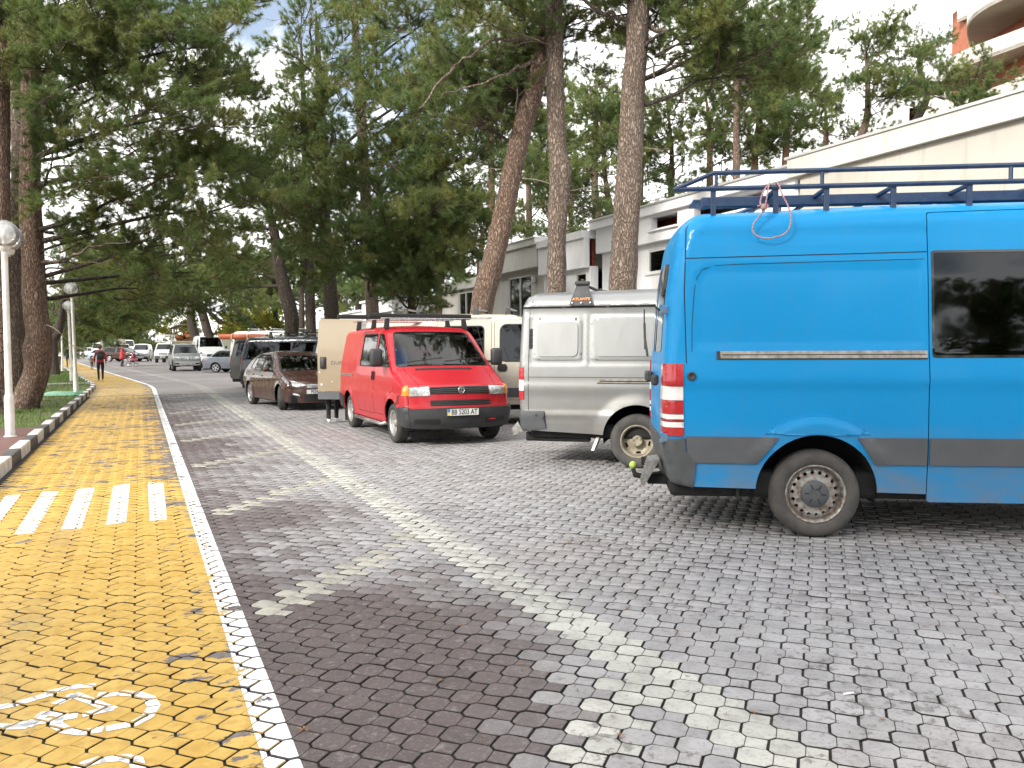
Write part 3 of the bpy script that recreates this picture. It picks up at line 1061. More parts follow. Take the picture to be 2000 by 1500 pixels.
def text_mesh(txt, size, m, parent, loc, rot, name='lettering', sx=1.0, bold=0.0):
    cu = bpy.data.curves.new('t', 'FONT')
    cu.body = txt; cu.size = size; cu.extrude = .001; cu.align_x = 'CENTER'; cu.align_y = 'CENTER'; cu.offset = bold
    cu.resolution_u = 3
    o = bpy.data.objects.new('t', cu)
    COL.objects.link(o)
    dg = bpy.context.evaluated_depsgraph_get()
    me = bpy.data.meshes.new_from_object(o.evaluated_get(dg))
    bpy.data.objects.remove(o)
    me.materials.clear(); me.materials.append(m)
    r = new_obj(name, me, parent, loc)
    r.rotation_euler = rot
    r.scale = (sx, 1, 1)
    return r

WHEELS = {}
def wheel_meshes(kind, Rt, w):
    key = (kind, Rt, w)
    if key in WHEELS: return WHEELS[key]
    rr = Rt*({'van': .66, 't4': .64, 'dish': .60, 'alloy5': .70, 'alloy10': .72, 'suv': .66, 'plain': .64}[kind])
    h = w/2
    ty = MB().lathe([(rr-.004, -h*.8), (rr+.008, -h*.92), ((rr+Rt)/2, -h*1.02), (Rt-.028, -h*.93), (Rt-.008, -h*.72), (Rt, -h*.4), (Rt, 0), (Rt, h*.4), (Rt-.008, h*.72), (Rt-.028, h*.93), ((rr+Rt)/2, h*1.02), (rr+.008, h*.92), (rr-.004, h*.8)], 48, axis='Y')
    rub = M['dustrubber'] if kind in ('van', 'dish') else M['rubber']
    tym = ty.mesh(rub, smooth=True)
    rimm = {'van': M['rustrim'], 't4': M['rim'], 'dish': M['dustyrim'], 'plain': M['rim']}.get(kind, M['alloy'])
    # barrel and flange
    bl = MB().lathe([(rr-.004, h*.80), (rr+.006, h*.90), (rr-.008, h*.88), (rr-.022, h*.62), (rr-.028, h*.2), (rr-.03, -h*.7)], 48, axis='Y').mesh(rimm, smooth=True)
    if kind == 'van':
        holes = [circ(rr*.74*math.cos(2*PI*k/18), rr*.74*math.sin(2*PI*k/18), .0165, 10) for k in range(18)]
        dep = lambda q: np.interp(q/rr, [0, .45, .6, .74, .88, 1], [.62, .62, .55, .60, .42, .30])*h
        cap = .47
    elif kind == 't4':
        holes = [circ(rr*.76*math.cos(2*PI*k/16), rr*.76*math.sin(2*PI*k/16), .017, 10) for k in range(16)]
        dep = lambda q: np.interp(q/rr, [0, .3, .5, .76, .9, 1], [.45, .45, .3, .62, .5, .3])*h
        cap = .30
    elif kind == 'dish':
        holes = []
        for k in range(5):
            a = 2*PI*k/5+.3
            holes.append([(rr*.74*math.cos(a+t) + .02*math.cos(a)*s_, rr*.74*math.sin(a+t) + .02*math.sin(a)*s_) for t, s_ in ((-.17, -.7), (.17, -.7), (.22, 0), (.17, .7), (-.17, .7), (-.22, 0))])
        dep = lambda q: np.interp(q/rr, [0, .38, .45, .8, .92, 1], [-.15, -.15, -.35, -.25, .25, .55])*h
        cap = 0
    elif kind == 'plain':
        holes = [circ(rr*.7*math.cos(2*PI*k/8), rr*.7*math.sin(2*PI*k/8), .02, 8) for k in range(8)]
        dep = lambda q: np.interp(q/rr, [0, .3, .7, 1], [.5, .5, .6, .3])*h
        cap = .25
    else:
        ns = {'alloy5': 5, 'alloy10': 10, 'suv': 6}[kind]
        holes = []
        for k in range(ns):
            a = 2*PI*(k+.5)/ns
            wi, wo = PI/ns*(.45 if ns < 8 else .55), PI/ns*(.72 if ns < 8 else .74)
            holes.append(rnd([(rr*.30*math.cos(a-wi), rr*.30*math.sin(a-wi)), (rr*.88*math.cos(a-wo), rr*.88*math.sin(a-wo)), (rr*.88*math.cos(a+wo), rr*.88*math.sin(a+wo)), (rr*.30*math.cos(a+wi), rr*.30*math.sin(a+wi))], .02, 3))
        dep = lambda q: np.interp(q/rr, [0, .25, .6, .9, 1], [.62, .66, .72, .72, .55])*h
        cap = .18
    V2, F = tri2d(circ(0, 0, rr-.015, 40), holes, .03)
    q = np.hypot(V2[:, 0], V2[:, 1])
    V3 = np.stack([V2[:, 0], dep(q), V2[:, 1]], 1)
    o = shell('disc', V3, F, rimm, None, (0, 1, 0), .02)
    dm = o.data
    bpy.data.objects.remove(o)
    hb = MB()
    hb.mi = 0
    hb.lathe([(.001, -h*.3), (rr-.03, -h*.3)] if kind != 'dish' else [(.001, -h*.6), (rr-.03, -h*.6)], 24, axis='Y')
    hb.mi = 1
    if cap:
        y0 = float(dep(np.array([0.0]))[0])
        hb.lathe([(rr*cap, y0-.002), (rr*cap, y0+.012), (rr*cap*.9, y0+.022), (rr*cap*.4, y0+.027), (rr*cap*.38, y0+.02), (.001, y0+.02)], 24, axis='Y')
        if kind == 'van':
            for k in range(6):
                a = 2*PI*k/6
                c, s_ = math.cos(a), math.sin(a)
                p = lambda r_, t: (r_*c - t*s_, y0+.028, r_*s_ + t*c)
                hb.mi = 0
                hb.add([p(rr*.2, -.004), p(rr*.36, -.004), p(rr*.36, .004), p(rr*.2, .004)], [(0, 3, 2, 1)])
    else:
        y0 = -.15*h
        hb.mi = 2
        hb.lathe([(rr*.36, y0-.05), (rr*.34, y0+.05), (rr*.30, y0+.06), (.001, y0+.06)], 20, axis='Y')
        for k in range(6):
            a = 2*PI*k/6
            hb.lathe([(.012, y0+.05), (.012, y0+.075), (.001, y0+.078)], 8, (rr*.25*math.cos(a), 0, rr*.25*math.sin(a)), 'Y')
    hm = hb.mesh([M['black'], M['greyplastic'] if kind == 'van' else rimm, M['dustyrim']], angle=40)
    WHEELS[key] = (tym, bl, dm, hm)
    return WHEELS[key]

class Veh:
    def __init__(s, name, label, cat, loc, heading, prof, hwz, hwx=((-9, 1), (9, 1)), g=.06, group=None, mount=True):
        s.root = thing(name, label, cat, (loc[0], loc[1], 0), R(heading), group)
        s.g = g
        # profile: (x, z, fillet, crown inset, edge radius)
        pts, aux = [], []
        m = len(prof)
        for i in range(m):
            p1 = Vector(prof[i][:2]); f = prof[i][2]
            if i in (0, m-1) or f <= 0:
                pts.append(p1); aux.append(prof[i][3:5]); continue
            a, b = Vector(prof[i-1][:2])-p1, Vector(prof[i+1][:2])-p1
            q = min(f, a.length*.49, b.length*.49)
            A_, B_ = p1+a.normalized()*q, p1+b.normalized()*q
            for k in range(7):
                t = k/6
                pts.append(A_*(1-t)**2 + p1*2*t*(1-t) + B_*t*t); aux.append(prof[i][3:5])
        P, X = [], []
        st = max(.02, g*.4)
        for i in range(len(pts)-1):
            L = (pts[i+1]-pts[i]).length
            k = max(1, int(L/st))
            for t in range(k):
                P.append(tuple(pts[i].lerp(pts[i+1], t/k))); X.append([aux[i][j]+(aux[i+1][j]-aux[i][j])*t/k for j in (0, 1)])
        P.append(tuple(pts[-1])); X.append(list(aux[-1]))
        s.P = np.array(P); X = np.array(X)
        d = np.gradient(s.P, axis=0)
        d /= np.maximum(1e-9, np.linalg.norm(d, axis=1))[:, None]
        nrm = np.stack([-d[:, 1], d[:, 0]], 1)
        for _ in range(3):
            nrm[1:-1] = (nrm[:-2]+nrm[1:-1]*2+nrm[2:])/4
        s.n = nrm/np.linalg.norm(nrm, axis=1)[:, None]
        s.S = np.concatenate([[0], np.cumsum(np.linalg.norm(np.diff(s.P, axis=0), axis=1))])
        s.c, s.r = X[:, 0], X[:, 1]
        zf = np.where(s.n[:, 0] > .12, .22, .8)
        for _ in range(4): zf[1:-1] = (zf[:-2]+2*zf[1:-1]+zf[2:])/4
        s.cd = np.stack([s.n[:, 0], s.n[:, 1]*zf], 1)
        s.E = s.P - s.cd*s.c[:, None]
        s.hwz, s.hwx = np.array(hwz), np.array(hwx)
        s.bumps = []
        s.he = s.hw(s.E[:, 0], s.E[:, 1]) - s.r
        z = s.P[:, 1]
        s.itop = int(np.argmax(z))
    def hw(s, x, z):
        return np.interp(z, s.hwz[:, 0], s.hwz[:, 1])*np.interp(x, s.hwx[:, 0], s.hwx[:, 1])
    def side_y(s, V2):
        x, z = V2[:, 0], V2[:, 1]
        d = np.full(len(V2), 9.0); ri = np.zeros(len(V2))
        E0, E1 = s.E[:-1], s.E[1:]
        ev = E1-E0; el = np.maximum(1e-12, (ev**2).sum(1))
        for a in range(0, len(V2), 1500):
            Q = V2[a:a+1500]
            t = np.clip(((Q[:, None, :]-E0[None])*ev[None]).sum(2)/el[None], 0, 1)
            dd = np.linalg.norm(Q[:, None, :]-E0[None]-t[..., None]*ev[None], axis=2)
            k = dd.argmin(1)
            d[a:a+1500] = dd[np.arange(len(Q)), k]
            ri[a:a+1500] = s.r[k]
        q = np.clip(ri-d, 0, None)
        y = s.hw(x, z) - ri + np.sqrt(np.maximum(0, ri*ri-q*q))
        for b in s.bumps: y = y + b(x, z)
        return y
    def tuck(s, poly, margin):
        """keep a side polygon inside the outline of the body"""
        Q = np.array(dens(poly, .06))
        d = np.linalg.norm(Q[:, None, :]-s.E[None], axis=2)
        k = d.argmin(1)
        sg = ((Q-s.E[k])*s.n[k]).sum(1)
        bad = sg > -margin
        bad &= (d[np.arange(len(Q)), k] < .6)
        Q[bad] = (s.E-s.n*margin)[k][bad]
        out = [tuple(Q[0])]
        for q in Q[1:]:
            if math.hypot(q[0]-out[-1][0], q[1]-out[-1][1]) > .004: out.append(tuple(q))
        return out
    def rings(s):
        out = []
        for th in (20, 40, 58, 75, 90):
            k = 1-math.cos(R(th))
            k = math.sin(R(th)/1)*0 + k
            out.append(s.E - s.n*(s.r*k)[:, None])
        return np.concatenate(out)[::2]
    def side_outline(s, bottom):
        return [tuple(p) for p in s.E] + list(bottom)
    def side(s, name, poly, m, holes=(), off=0.0, depth=.015, sides=(-1, 1), g=None, parent=None, ring=False, inset=0.0):
        if not ring: poly = s.tuck(poly, .028 if 'door' in name or 'panel' in name else (.05 if 'window' in name else .012)); holes = [s.tuck(h, .05) if len(h) > 3 and name in ('body_side', 'front_door', 'rear_door', 'sliding_door', 'side_panel') and max(q[1] for q in h) > 1.0 else h for h in holes]
        elif name == 'body_side' or name == 'cab_side': holes = [s.tuck(h, .024 if False else .024) if max(q[1] for q in h) > .9 else h for h in holes]
        V2, F = tri2d(poly, holes, g or s.g, s.rings() if ring else None)
        y = s.side_y(V2)
        r = []
        for sd_ in sides:
            V = np.stack([V2[:, 0], y*sd_, V2[:, 1]], 1)
            r.append(shell(name, V, F, m, parent or s.root, (0, sd_, 0), depth, off))
        return r
    def strip_pt(s, sv, u):
        he = np.interp(sv, s.S, s.he)
        t = np.clip(u, -1, 1)
        k = np.interp(sv, s.S, s.c)*np.abs(t)**2.4
        x = np.interp(sv, s.S, s.P[:, 0]) - np.interp(sv, s.S, s.cd[:, 0])*k
        z = np.interp(sv, s.S, s.P[:, 1]) - np.interp(sv, s.S, s.cd[:, 1])*k
        return np.stack([x, t*he, z], 1)
    def sfront(s, z):
        i = s.itop
        zz = -np.minimum.accumulate(s.P[i:, 1]) + np.arange(len(s.S)-i)*1e-7
        return np.interp(-z, zz, s.S[i:])
    def srear(s, z):
        i = s.itop+1
        zz = np.maximum.accumulate(s.P[:i, 1]) + np.arange(i)*1e-7
        return np.interp(z, zz, s.S[:i])
    def stop(s, x):
        a, b = int(np.argmin(s.P[:, 0])), int(np.argmax(s.P[:, 0]))
        xx = np.maximum.accumulate(s.P[a:b+1, 0]) + np.arange(b+1-a)*1e-7
        return np.interp(x, xx, s.S[a:b+1])
    def conv(s, reg, poly):
        out = []
        for p in poly:
            if reg == 'front': sv, y = float(s.sfront(p[1])), p[0]
            elif reg == 'rear': sv, y = float(s.srear(p[1])), p[0]
            elif reg == 'top': sv, y = float(s.stop(p[0])), p[1]
            else: sv, y = p
            he = float(np.interp(sv, s.S, s.he))
            out.append((sv, max(-1, min(1, y/he))*.9))
        return out
    def strip(s, name, reg, poly, m, holes=(), off=0.0, depth=.015, g=None, parent=None, mirror=False):
        """holes: list of (region, polygon)"""
        r = []
        for sg in ((1, -1) if mirror else (1,)):
            pl = [(p[0], p[1]*sg) if reg == 'top' else (p[0]*sg, p[1]) for p in poly] if reg != 's' else poly
            P2 = s.conv(reg, pl)
            H = [s.conv(a, b) for a, b in holes]
            V2, F = tri2d(P2, H, g or s.g)
            V = s.strip_pt(V2[:, 0], V2[:, 1]/.9)
            mid = s.strip_pt(np.array([np.mean([p[0] for p in P2])]), np.array([0.0]))
            sm = float(np.mean([p[0] for p in P2]))
            want = (float(np.interp(sm, s.S, s.n[:, 0])), 0, float(np.interp(sm, s.S, s.n[:, 1])))
            r.append(shell(name, V, F, m, parent or s.root, want, depth, off))
        return r
    def full_strip(s, name, m, holes=(), s0=None, s1=None):
        a = s0 if s0 is not None else 0
        b = s1 if s1 is not None else s.S[-1]
        return s.strip(name, 's', [(a, -9), (b, -9), (b, 9), (a, 9)], m, holes, depth=0)
    def wheel(s, x, y, kind, Rt, w, steer=0, parent=None, dual=False):
        tm, bl, dm, hm = wheel_meshes(kind, Rt, w)
        o = new_obj('wheel', None, s.root, (x, y, Rt-.004))
        o.rotation_euler = (0, random.random()*0, (PI if y < 0 else 0)+R(steer))
        new_obj('tyre', tm, o)
        rm = new_obj('rim', dm, o); rm.rotation_euler = (0, random.random()*6, 0)
        new_obj('rim_barrel', bl, o)
        h = new_obj('hub', hm, o); h.rotation_euler = rm.rotation_euler
        return o
    def wheels(s, xs, track, kind, Rt, w, steer=0):
        for x in xs:
            for sg in (1, -1): s.wheel(x, sg*track/2, kind, Rt, w, steer if x == max(xs) else 0)
    def under(s, x0, x1, w, z0, z1, arches, Ra, aw=.34):
        m_ = MB().bbox(x0, x1, -w+.03, w-.03, z0, z1, .04)
        m_.build('underbody', M['black'], s.root)
        for x, zc in arches:
            for sg in (1, -1):
                a = MB()
                prof = [(Ra+.012, 0), (Ra+.012, -aw)]
                vs, fs = [], []
                n = 16
                for k in range(n+1):
                    t = PI*1.12*k/n - PI*.06
                    for yy in (w-.006, w-aw):
                        vs.append((x+(Ra+.01)*math.cos(t), sg*yy, zc+(Ra+.01)*math.sin(t)))
                for k in range(n): fs.append((2*k, 2*k+1, 2*k+3, 2*k+2))
                vs.append((x, sg*(w-aw), zc)); c = len(vs)-1
                for k in range(n): fs.append((2*k+1, c, 2*k+3))
                a.add(vs, fs).build('wheel_well', M['black'], s.root, smooth=True)
    def liner(s, bottom, holes, sholes, m=None, inset=.03):
        m = m or M['interior']
        V2, F = tri2d(s.side_outline(bottom), holes, max(.12, s.g*2))
        y = s.side_y(V2) - inset
        for sd_ in (-1, 1):
            V = np.stack([V2[:, 0], y*sd_, V2[:, 1]], 1)
            shell('inner_lining', V, F, m, s.root, (0, sd_, 0), 0)
    def plate(s, x, y, z, text, rot, flag=False, w=.52, h=.112, dirs=1, sub=None):
        p = new_obj('license_plate', None, s.root, (x, y, z))
        p.rotation_euler = rot
        MB().bbox(-w/2, w/2, -h/2, h/2, -.006, .004, .004).build('plate_board', M['whitep'], p)
        e = .002; fr = MB()
        for a in ((-w/2, w/2, -h/2, -h/2+.006), (-w/2, w/2, h/2-.006, h/2), (-w/2, -w/2+.006, -h/2, h/2), (w/2-.006, w/2, -h/2, h/2)): fr.box(a[0], a[1], a[2], a[3], .0045, .006)
        fr.build('plate_border', M['ink'], p)
        x0 = 0
        if flag:
            MB().box(-w/2+.008, -w/2+.048, 0, h/2-.008, .0045, .0062).build('blue_stripe', M['bluep'], p)
            MB().box(-w/2+.008, -w/2+.048, -h/2+.008, -.001, .0045, .0062).build('yellow_stripe', M['yellowp'], p)
            x0 = .02
        text_mesh(text, h*.98, M['ink'], p, (x0, -.002, .0055), (0, 0, 0), sx=.78, bold=.0015)
        return p
    def mirror_arm(s, x, y, z, m, w=.13, h=.2, d=.10):
        for sg in (1, -1):
            o = new_obj('wing_mirror', None, s.root, (x, sg*y, z))
            mb = MB().bbox(-d*.5, d*.5, -w/2, w/2, -h/2, h/2, min(w, h, d)*.4)
            mb.build('mirror_housing', m, o, smooth=True, loc=(0, sg*(w/2+.07), 0))
            MB().bbox(-.025, .025, -.09, .09, -.02, .02, .01).build('mirror_arm', M['plastic'], o, loc=(0, sg*.01, -h*.28))
            MB().bbox(-.004, .004, -w*.4, w*.4, -h*.42, h*.42, .002).build('mirror_glass', M['chrome'], o, loc=(-d*.5-.004, sg*(w/2+.07), 0))
    def seats(s, spots, m=None):
        for x, y, z in spots:
            o = new_obj('seat', None, s.root, (x, y, z))
            MB().bbox(-.24, .26, -.24, .24, -.02, .13, .05).build('seat_cushion', m or M['seat'], o, smooth=True)
            b = MB().bbox(-.09, .06, -.23, .23, 0, .62, .06).build('backrest', m or M['seat'], o, smooth=True, loc=(-.24, 0, .1)); b.rotation_euler = (0, R(-12), 0)
            MB().bbox(-.06, .04, -.13, .13, 0, .19, .04).build('headrest', m or M['seat'], o, smooth=True, loc=(-.37, 0, .74))
def arch_poly(x, z, r, zb=-.2, n=24):
    return [(x+r*math.cos(PI*k/n), z+r*math.sin(PI*k/n)) for k in range(n+1)] + [(x-r, zb), (x+r, zb)]

# ------------------------------------------------------------------ blue van
def blue_van():
    prof = [(-1.16, .44, 0, .02, .08), (-1.23, .72, .1, .03, .09), (-1.235, 1.30, .2, .03, .10), (-1.20, 1.95, .3, .03, .12), (-1.11, 2.52, .3, .03, .14), (-.97, 2.665, .12, .03, .15),
            (.2, 2.725, .6, .05, .17), (2.4, 2.735, .6, .05, .17), (3.3, 2.66, .5, .06, .17), (3.72, 2.50, .3, .08, .16), (4.50, 1.50, .1, .12, .12), (5.0, 1.22, .25, .16, .10), (5.16, .92, .15, .2, .09), (5.24, .62, .1, .2, .08), (5.18, .34, 0, .2, .08)]
    v = Veh('panel_van', 'bright blue high-roof panel van with roof rack and rusty rear wheel', 'van', (0, 0), 0, prof,
            [(0, .955), (.45, .972), (.60, .985), (.8, .993), (1.25, .993), (1.5, .975), (2.1, .925), (2.6, .87), (2.8, .85)], ((-2, .985), (-1.1, .992), (-.6, 1), (3.6, 1), (4.4, .985), (5.3, .93)), g=.05)
    def crease(x, z):
        b = np.zeros_like(x)
        b = b + .012*np.clip((z-1.215)/.03, 0, 1)*np.clip((1.50-z)/.2, 0, 1)              # shoulder line
        b = b - .006*np.exp(-((z-2.455)/.012)**2)                                           # roof bead
        b = b - .005*np.exp(-((z-2.41)/.016)**2)
        d = np.hypot(x, (z-.36)*1.0)
        b = b + .022*np.clip((.60-d)/.02, 0, 1)*np.clip((z-.60)/.1, 0, 1)                   # flared arch
        px = np.clip((x+.97)/.02, 0, 1)*np.clip((z-1.52)/.02, 0, 1)*np.clip((2.205-z+.05*np.clip(x, -1, 1)*0)/.02, 0, 1)
        px = px*np.clip((x+.97-.16*np.clip((z-2.06)/.15, 0, 1)**2)/.02, 0, 1)*np.clip((.80-x)/.02, 0, 1)
        return b - .010*px
    v.bumps.append(crease)
    bottom = [(5.1, .36), (4.1, .36), (1.0, .365), (-.95, .40)]
    arches = [arch_poly(0, .36, .475), arch_poly(3.665, .36, .475)]
    win = rnd([(.875, 1.455), (2.02, 1.455), (2.02, 2.285), (.875, 2.285)], .02)
    win2 = rnd([(2.62, 1.42), (3.95, 1.42), (3.80, 1.75), (3.42, 2.22), (2.62, 2.26)], .06)
    door = rnd([(.845, .30), (2.08, .30), (2.08, 2.62), (.845, 2.60)], .03)
    door2 = rnd([(2.5, .55), (3.05, .40), (3.12, .80), (4.1, 1.0), (4.12, 1.44), (3.55, 2.33), (2.5, 2.36)], .05)
    gapo = lambda p: shrink(ccw(p), -.004)
    gapi = lambda p: shrink(ccw(p), .004)
    corner = [(-1.4, .82), (-1.035, .82), (-1.035, 1.40), (-1.05, 2.0), (-1.02, 2.72), (-1.4, 2.72)]
    fronts = [('top', [(3.78, -.70), (3.78, .70), (4.46, .80), (4.46, -.80)])]
    ws = rnd(fronts[0][1], .06)
    rwin = [rnd([(.07, 1.5), (.66, 1.5), (.60, 2.25), (.07, 2.28)], .06)]
    rh = [('rear', rwin[0]), ('rear', [(-p[0], p[1]) for p in rwin[0]])]
    v.side('body_side', v.side_outline(bottom), M['blue'], holes=arches+[gapo(door), gapo(door2)], ring=True, g=.036)
    v.side('sliding_door', gapi(door), M['blue'], holes=[win], ring=True)
    v.side('front_door', gapi(door2), M['blue'], holes=[win2] + [arches[1]])
    v.full_strip('roof_and_ends', M['blue'], holes=[('top', ws)] + rh)
    w_ = v.side('side_window', win, M['darkglass'], off=-.004, depth=.01)
    for o in w_: pass
    for pl in (rnd([(.868, 1.447), (2.03, 1.447), (2.03, 2.293), (.868, 2.293)], .025),):
        v.side('window_seal', pl, M['blackborder'], holes=[shrink(ccw(win), .012)], off=.003, depth=.008)
    v.side('side_window', win2, M['darkglass'], off=-.004, depth=.01)
    v.strip('windscreen', 'top', ws, M['glass'], off=-.004)
    for sg in (1, -1): v.strip('rear_window', 'rear', [(p[0]*sg, p[1]) for p in rwin[0]], M['darkglass'], off=.004)
    v.liner(bottom, arches+[win, win2], None)
    # panel seams: thin dark grooves where pressings meet
    def seam(pts, w=.004):
        q = []
        for a, b in zip(pts[:-1], pts[1:]):
            d = Vector((b[0]-a[0], b[1]-a[1])).normalized(); n = Vector((-d.y, d.x))*w
            v.side('panel_seam', [(a[0]-n.x, a[1]-n.y), (b[0]-n.x, b[1]-n.y), (b[0]+n.x, b[1]+n.y), (a[0]+n.x, a[1]+n.y)], M['black'], off=.0012, depth=0, sides=(-1,))
    seam([(-1.03, 2.262), (.84, 2.285)])
    seam([(-1.03, 1.41), (-1.045, 2.0), (-1.02, 2.62)])
    seam([(-.985, 1.50), (-.985, 1.7), (-.965, 2.0), (-.945, 2.10), (-.90, 2.17), (-.80, 2.20), (-.6, 2.208), (.82, 2.228)], .0024)
    fl_ = [(.632*math.cos(R(a)), .36+.632*math.sin(R(a))) for a in range(50, 131, 4)] + [(.484*math.cos(R(a)), .36+.484*math.sin(R(a))) for a in range(102, 77, -4)]
    v.side('arch_flare', fl_, M['blue'], off=.013, depth=.013, g=.03)
    v.side('arch_flare', [(x+3.665, z) for x, z in fl_], M['blue'], off=.013, depth=.013, g=.03)
    # grey rubbing band
    bandz = [(-1.03, .605), (-.40, .605), (-.445, .815), (-1.03, .815)]
    for b_ in ([(-1.02, .60), (-.41, .60), (-.47, .60), (-.30, .815), (-1.03, .815)], [(.45, .60), (.835, .60), (.835, .815), (.30, .815)], [(.855, .60), (2.07, .60), (2.07, .815), (.855, .815)], [(2.09, .60), (3.2, .60), (3.36, .815), (2.09, .815)]):
        v.side('rubbing_band', rnd(b_, .012), M['band'], off=.014, depth=.014, holes=[arch_poly(0, .36, .50), arch_poly(3.665, .36, .50)])
    # rail for the sliding door
    v.side('door_rail', rect(-.765, .83, 1.447, 1.505, .004), M['rail'], off=.008, depth=.012, sides=(-1,))
    v.side('rail_slot', rect(-.765, .83, 1.437, 1.449, .002), M['ink'], off=.006, depth=.01, sides=(-1,))
    v.side('rail_slot', rect(-.75, .82, 1.472, 1.479, .002), M['ink'], off=.0095, depth=.002, sides=(-1,))
    v.side('rail_end', rect(-.79, -.762, 1.44, 1.505, .004), M['ink'], off=.010, depth=.01, sides=(-1,))
    # lock cap
    y = -float(v.side_y(np.array([[-1.0, 1.305]]))[0])
    MB().lathe([(.036, .004), (.036, -.016), (.03, -.020), (.022, -.020), (.02, -.012), (.001, -.012)], 20, (-.99, y, 1.305), 'Y').build('filler_cap', M['plastic'], v.root, smooth=True)
    # bumper wraps the corner
    bum = [(-1.3, .40), (-.975, .38), (-.955, .60), (-1.035, .70), (-1.04, .805), (-1.3, .805)]
    E = v.E; lim = [tuple(p) for p in E if .42 < p[1] < .80 and p[0] < 0]
    v.side('rear_bumper_corner', rnd(lim[::1] + [(-1.04, .80), (-1.035, .70), (-.955, .60), (-.965, .41)], .0), M['greyplastic'], off=.018, depth=.02, ring=True)
    v.strip('rear_bumper', 'rear', [(-2, .45), (2, .45), (2, .80), (-2, .80)], M['greyplastic'], off=.018, depth=.02)
    # tail lamps: side piece and the piece round the corner
    segs = [(1.225, 1.405, 'redlamp'), (1.11, 1.222, 'whitelamp'), (.995, 1.107, 'redlamp'), (.955, .992, 'whitelamp'), (.932, .952, 'darkredlamp'), (.888, .930, 'whitelamp'), (.818, .885, 'redlamp')]
    for z0, z1, mm in segs:
        ee = [tuple(p) for p in E if z0 < p[1] < z1 and p[0] < 0]
        xe = np.interp((z0, z1), E[:40, 1], E[:40, 0])
        xr = lambda z: -1.055 + .03*max(0, (1.1-z))
        poly = [(xe[0], z0)] + ee + [(xe[1], z1), (xr(z1), z1), (xr(z0), z0)]
        v.side('tail_lamp', poly, M[mm], off=.012, depth=.02, ring=True, g=.03)
        v.strip('tail_lamp', 'rear', [(.78, z0), (2, z0), (2, z1), (.78, z1)], M[mm], off=.012, depth=.02, mirror=True)
    # hinges
    for z in (1.85, .80):
        for sg in (-1,):
            y = float(v.side_y(np.array([[-1.17, z]]))[0])
            h = MB().bbox(-.035, .035, -.02, .02, -.035, .035, .008)
            h.bbox(-.045, -.015, -.02, .03, -.045, -.015, .006); h.bbox(-.045, -.015, -.02, .03, .015, .045, .006)
            h.build('door_hinge', M['blue'], v.root, loc=(-1.195, sg*y*.985, z))
    # rear wiper, door handle, centre gap
    MB().tube([(-1.27, .35, 1.46), (-1.285, .55, 1.62), (-1.285, .66, 1.78)], .012, 6).tube([(-1.285, .60, 1.52), (-1.287, .68, 1.92)], .008, 6).build('rear_wiper', M['plastic'], v.root)
    MB().bbox(-1.31, -1.24, -.10, .12, 1.22, 1.32, .02).build('rear_door_handle', M['plastic'], v.root)
    MB().bbox(-1.30, -1.24, -.83, -.72, 1.22, 1.31, .02).build('door_stop', M['plastic'], v.root)
    v.strip('door_gap', 'rear', [(-.006, .82), (.006, .82), (.006, 2.6), (-.006, 2.6)], M['black'], off=.002, depth=0)
    # step plate and tow ball with tennis ball on it
    stp = MB().hexa([(-1.37, -.72, .36), (-1.35, -.72, .36), (-1.35, -.40, .36), (-1.37, -.40, .36), (-1.31, -.72, .575), (-1.22, -.72, .59), (-1.22, -.40, .59), (-1.31, -.40, .575)])
    for i in range(9): stp.box(-1.376+i*.0067, -1.35+i*.0067, -.71, -.41, .37+i*.023, .377+i*.023)
    stp.build('step_plate', M['steelplate'], v.root)
    for yb in (-.62, .5): MB().bbox(-1.32, -1.0, yb, yb+.08, .36, .44, .01).build('step_bracket', M['black'], v.root)
    MB().tube([(-1.1, 0, .36), (-1.32, 0, .33), (-1.40, 0, .34), (-1.42, 0, .40)], [.03, .03, .026, .022], 10).build('tow_bar', M['black'], v.root, smooth=True)
    # sills below the band show blue body; mud flap
    for yb in (-.95, .66): MB().bbox(-.62, -.60, yb, yb+.29, .30, .52, .004).build('mud_flap', M['black'], v.root)
    # front end
    v.strip('grille', 'front', rnd([(-.55, .78), (.55, .78), (.60, 1.02), (-.60, 1.02)], .04), M['plastic'], off=.01)
    v.strip('headlamp', 'front', rnd([(.60, .78), (.84, .80), (.86, 1.12), (.68, 1.05)], .04), M['headlamp'], off=.012, mirror=True)
    v.strip('front_bumper', 'front', [(-2, .36), (2, .36), (2, .68), (-2, .68)], M['greyplastic'], off=.02)
    v.mirror_arm(3.85, .98, 1.55, M['plastic'], .2, .38, .12)
    v.wheels((0, 3.665), 1.71, 'van', .355, .235)
    v.under(-1.15, 4.9, .9, .30, .52, [(0, .36), (3.665, .36)], .475)
    v.seats([(2.95, .45, .85), (2.95, -.45, .85)])
    # roof rack
    rk = new_obj('roof_rack', None, v.root)
    zt, zl, yr = 2.965, 2.838, .80
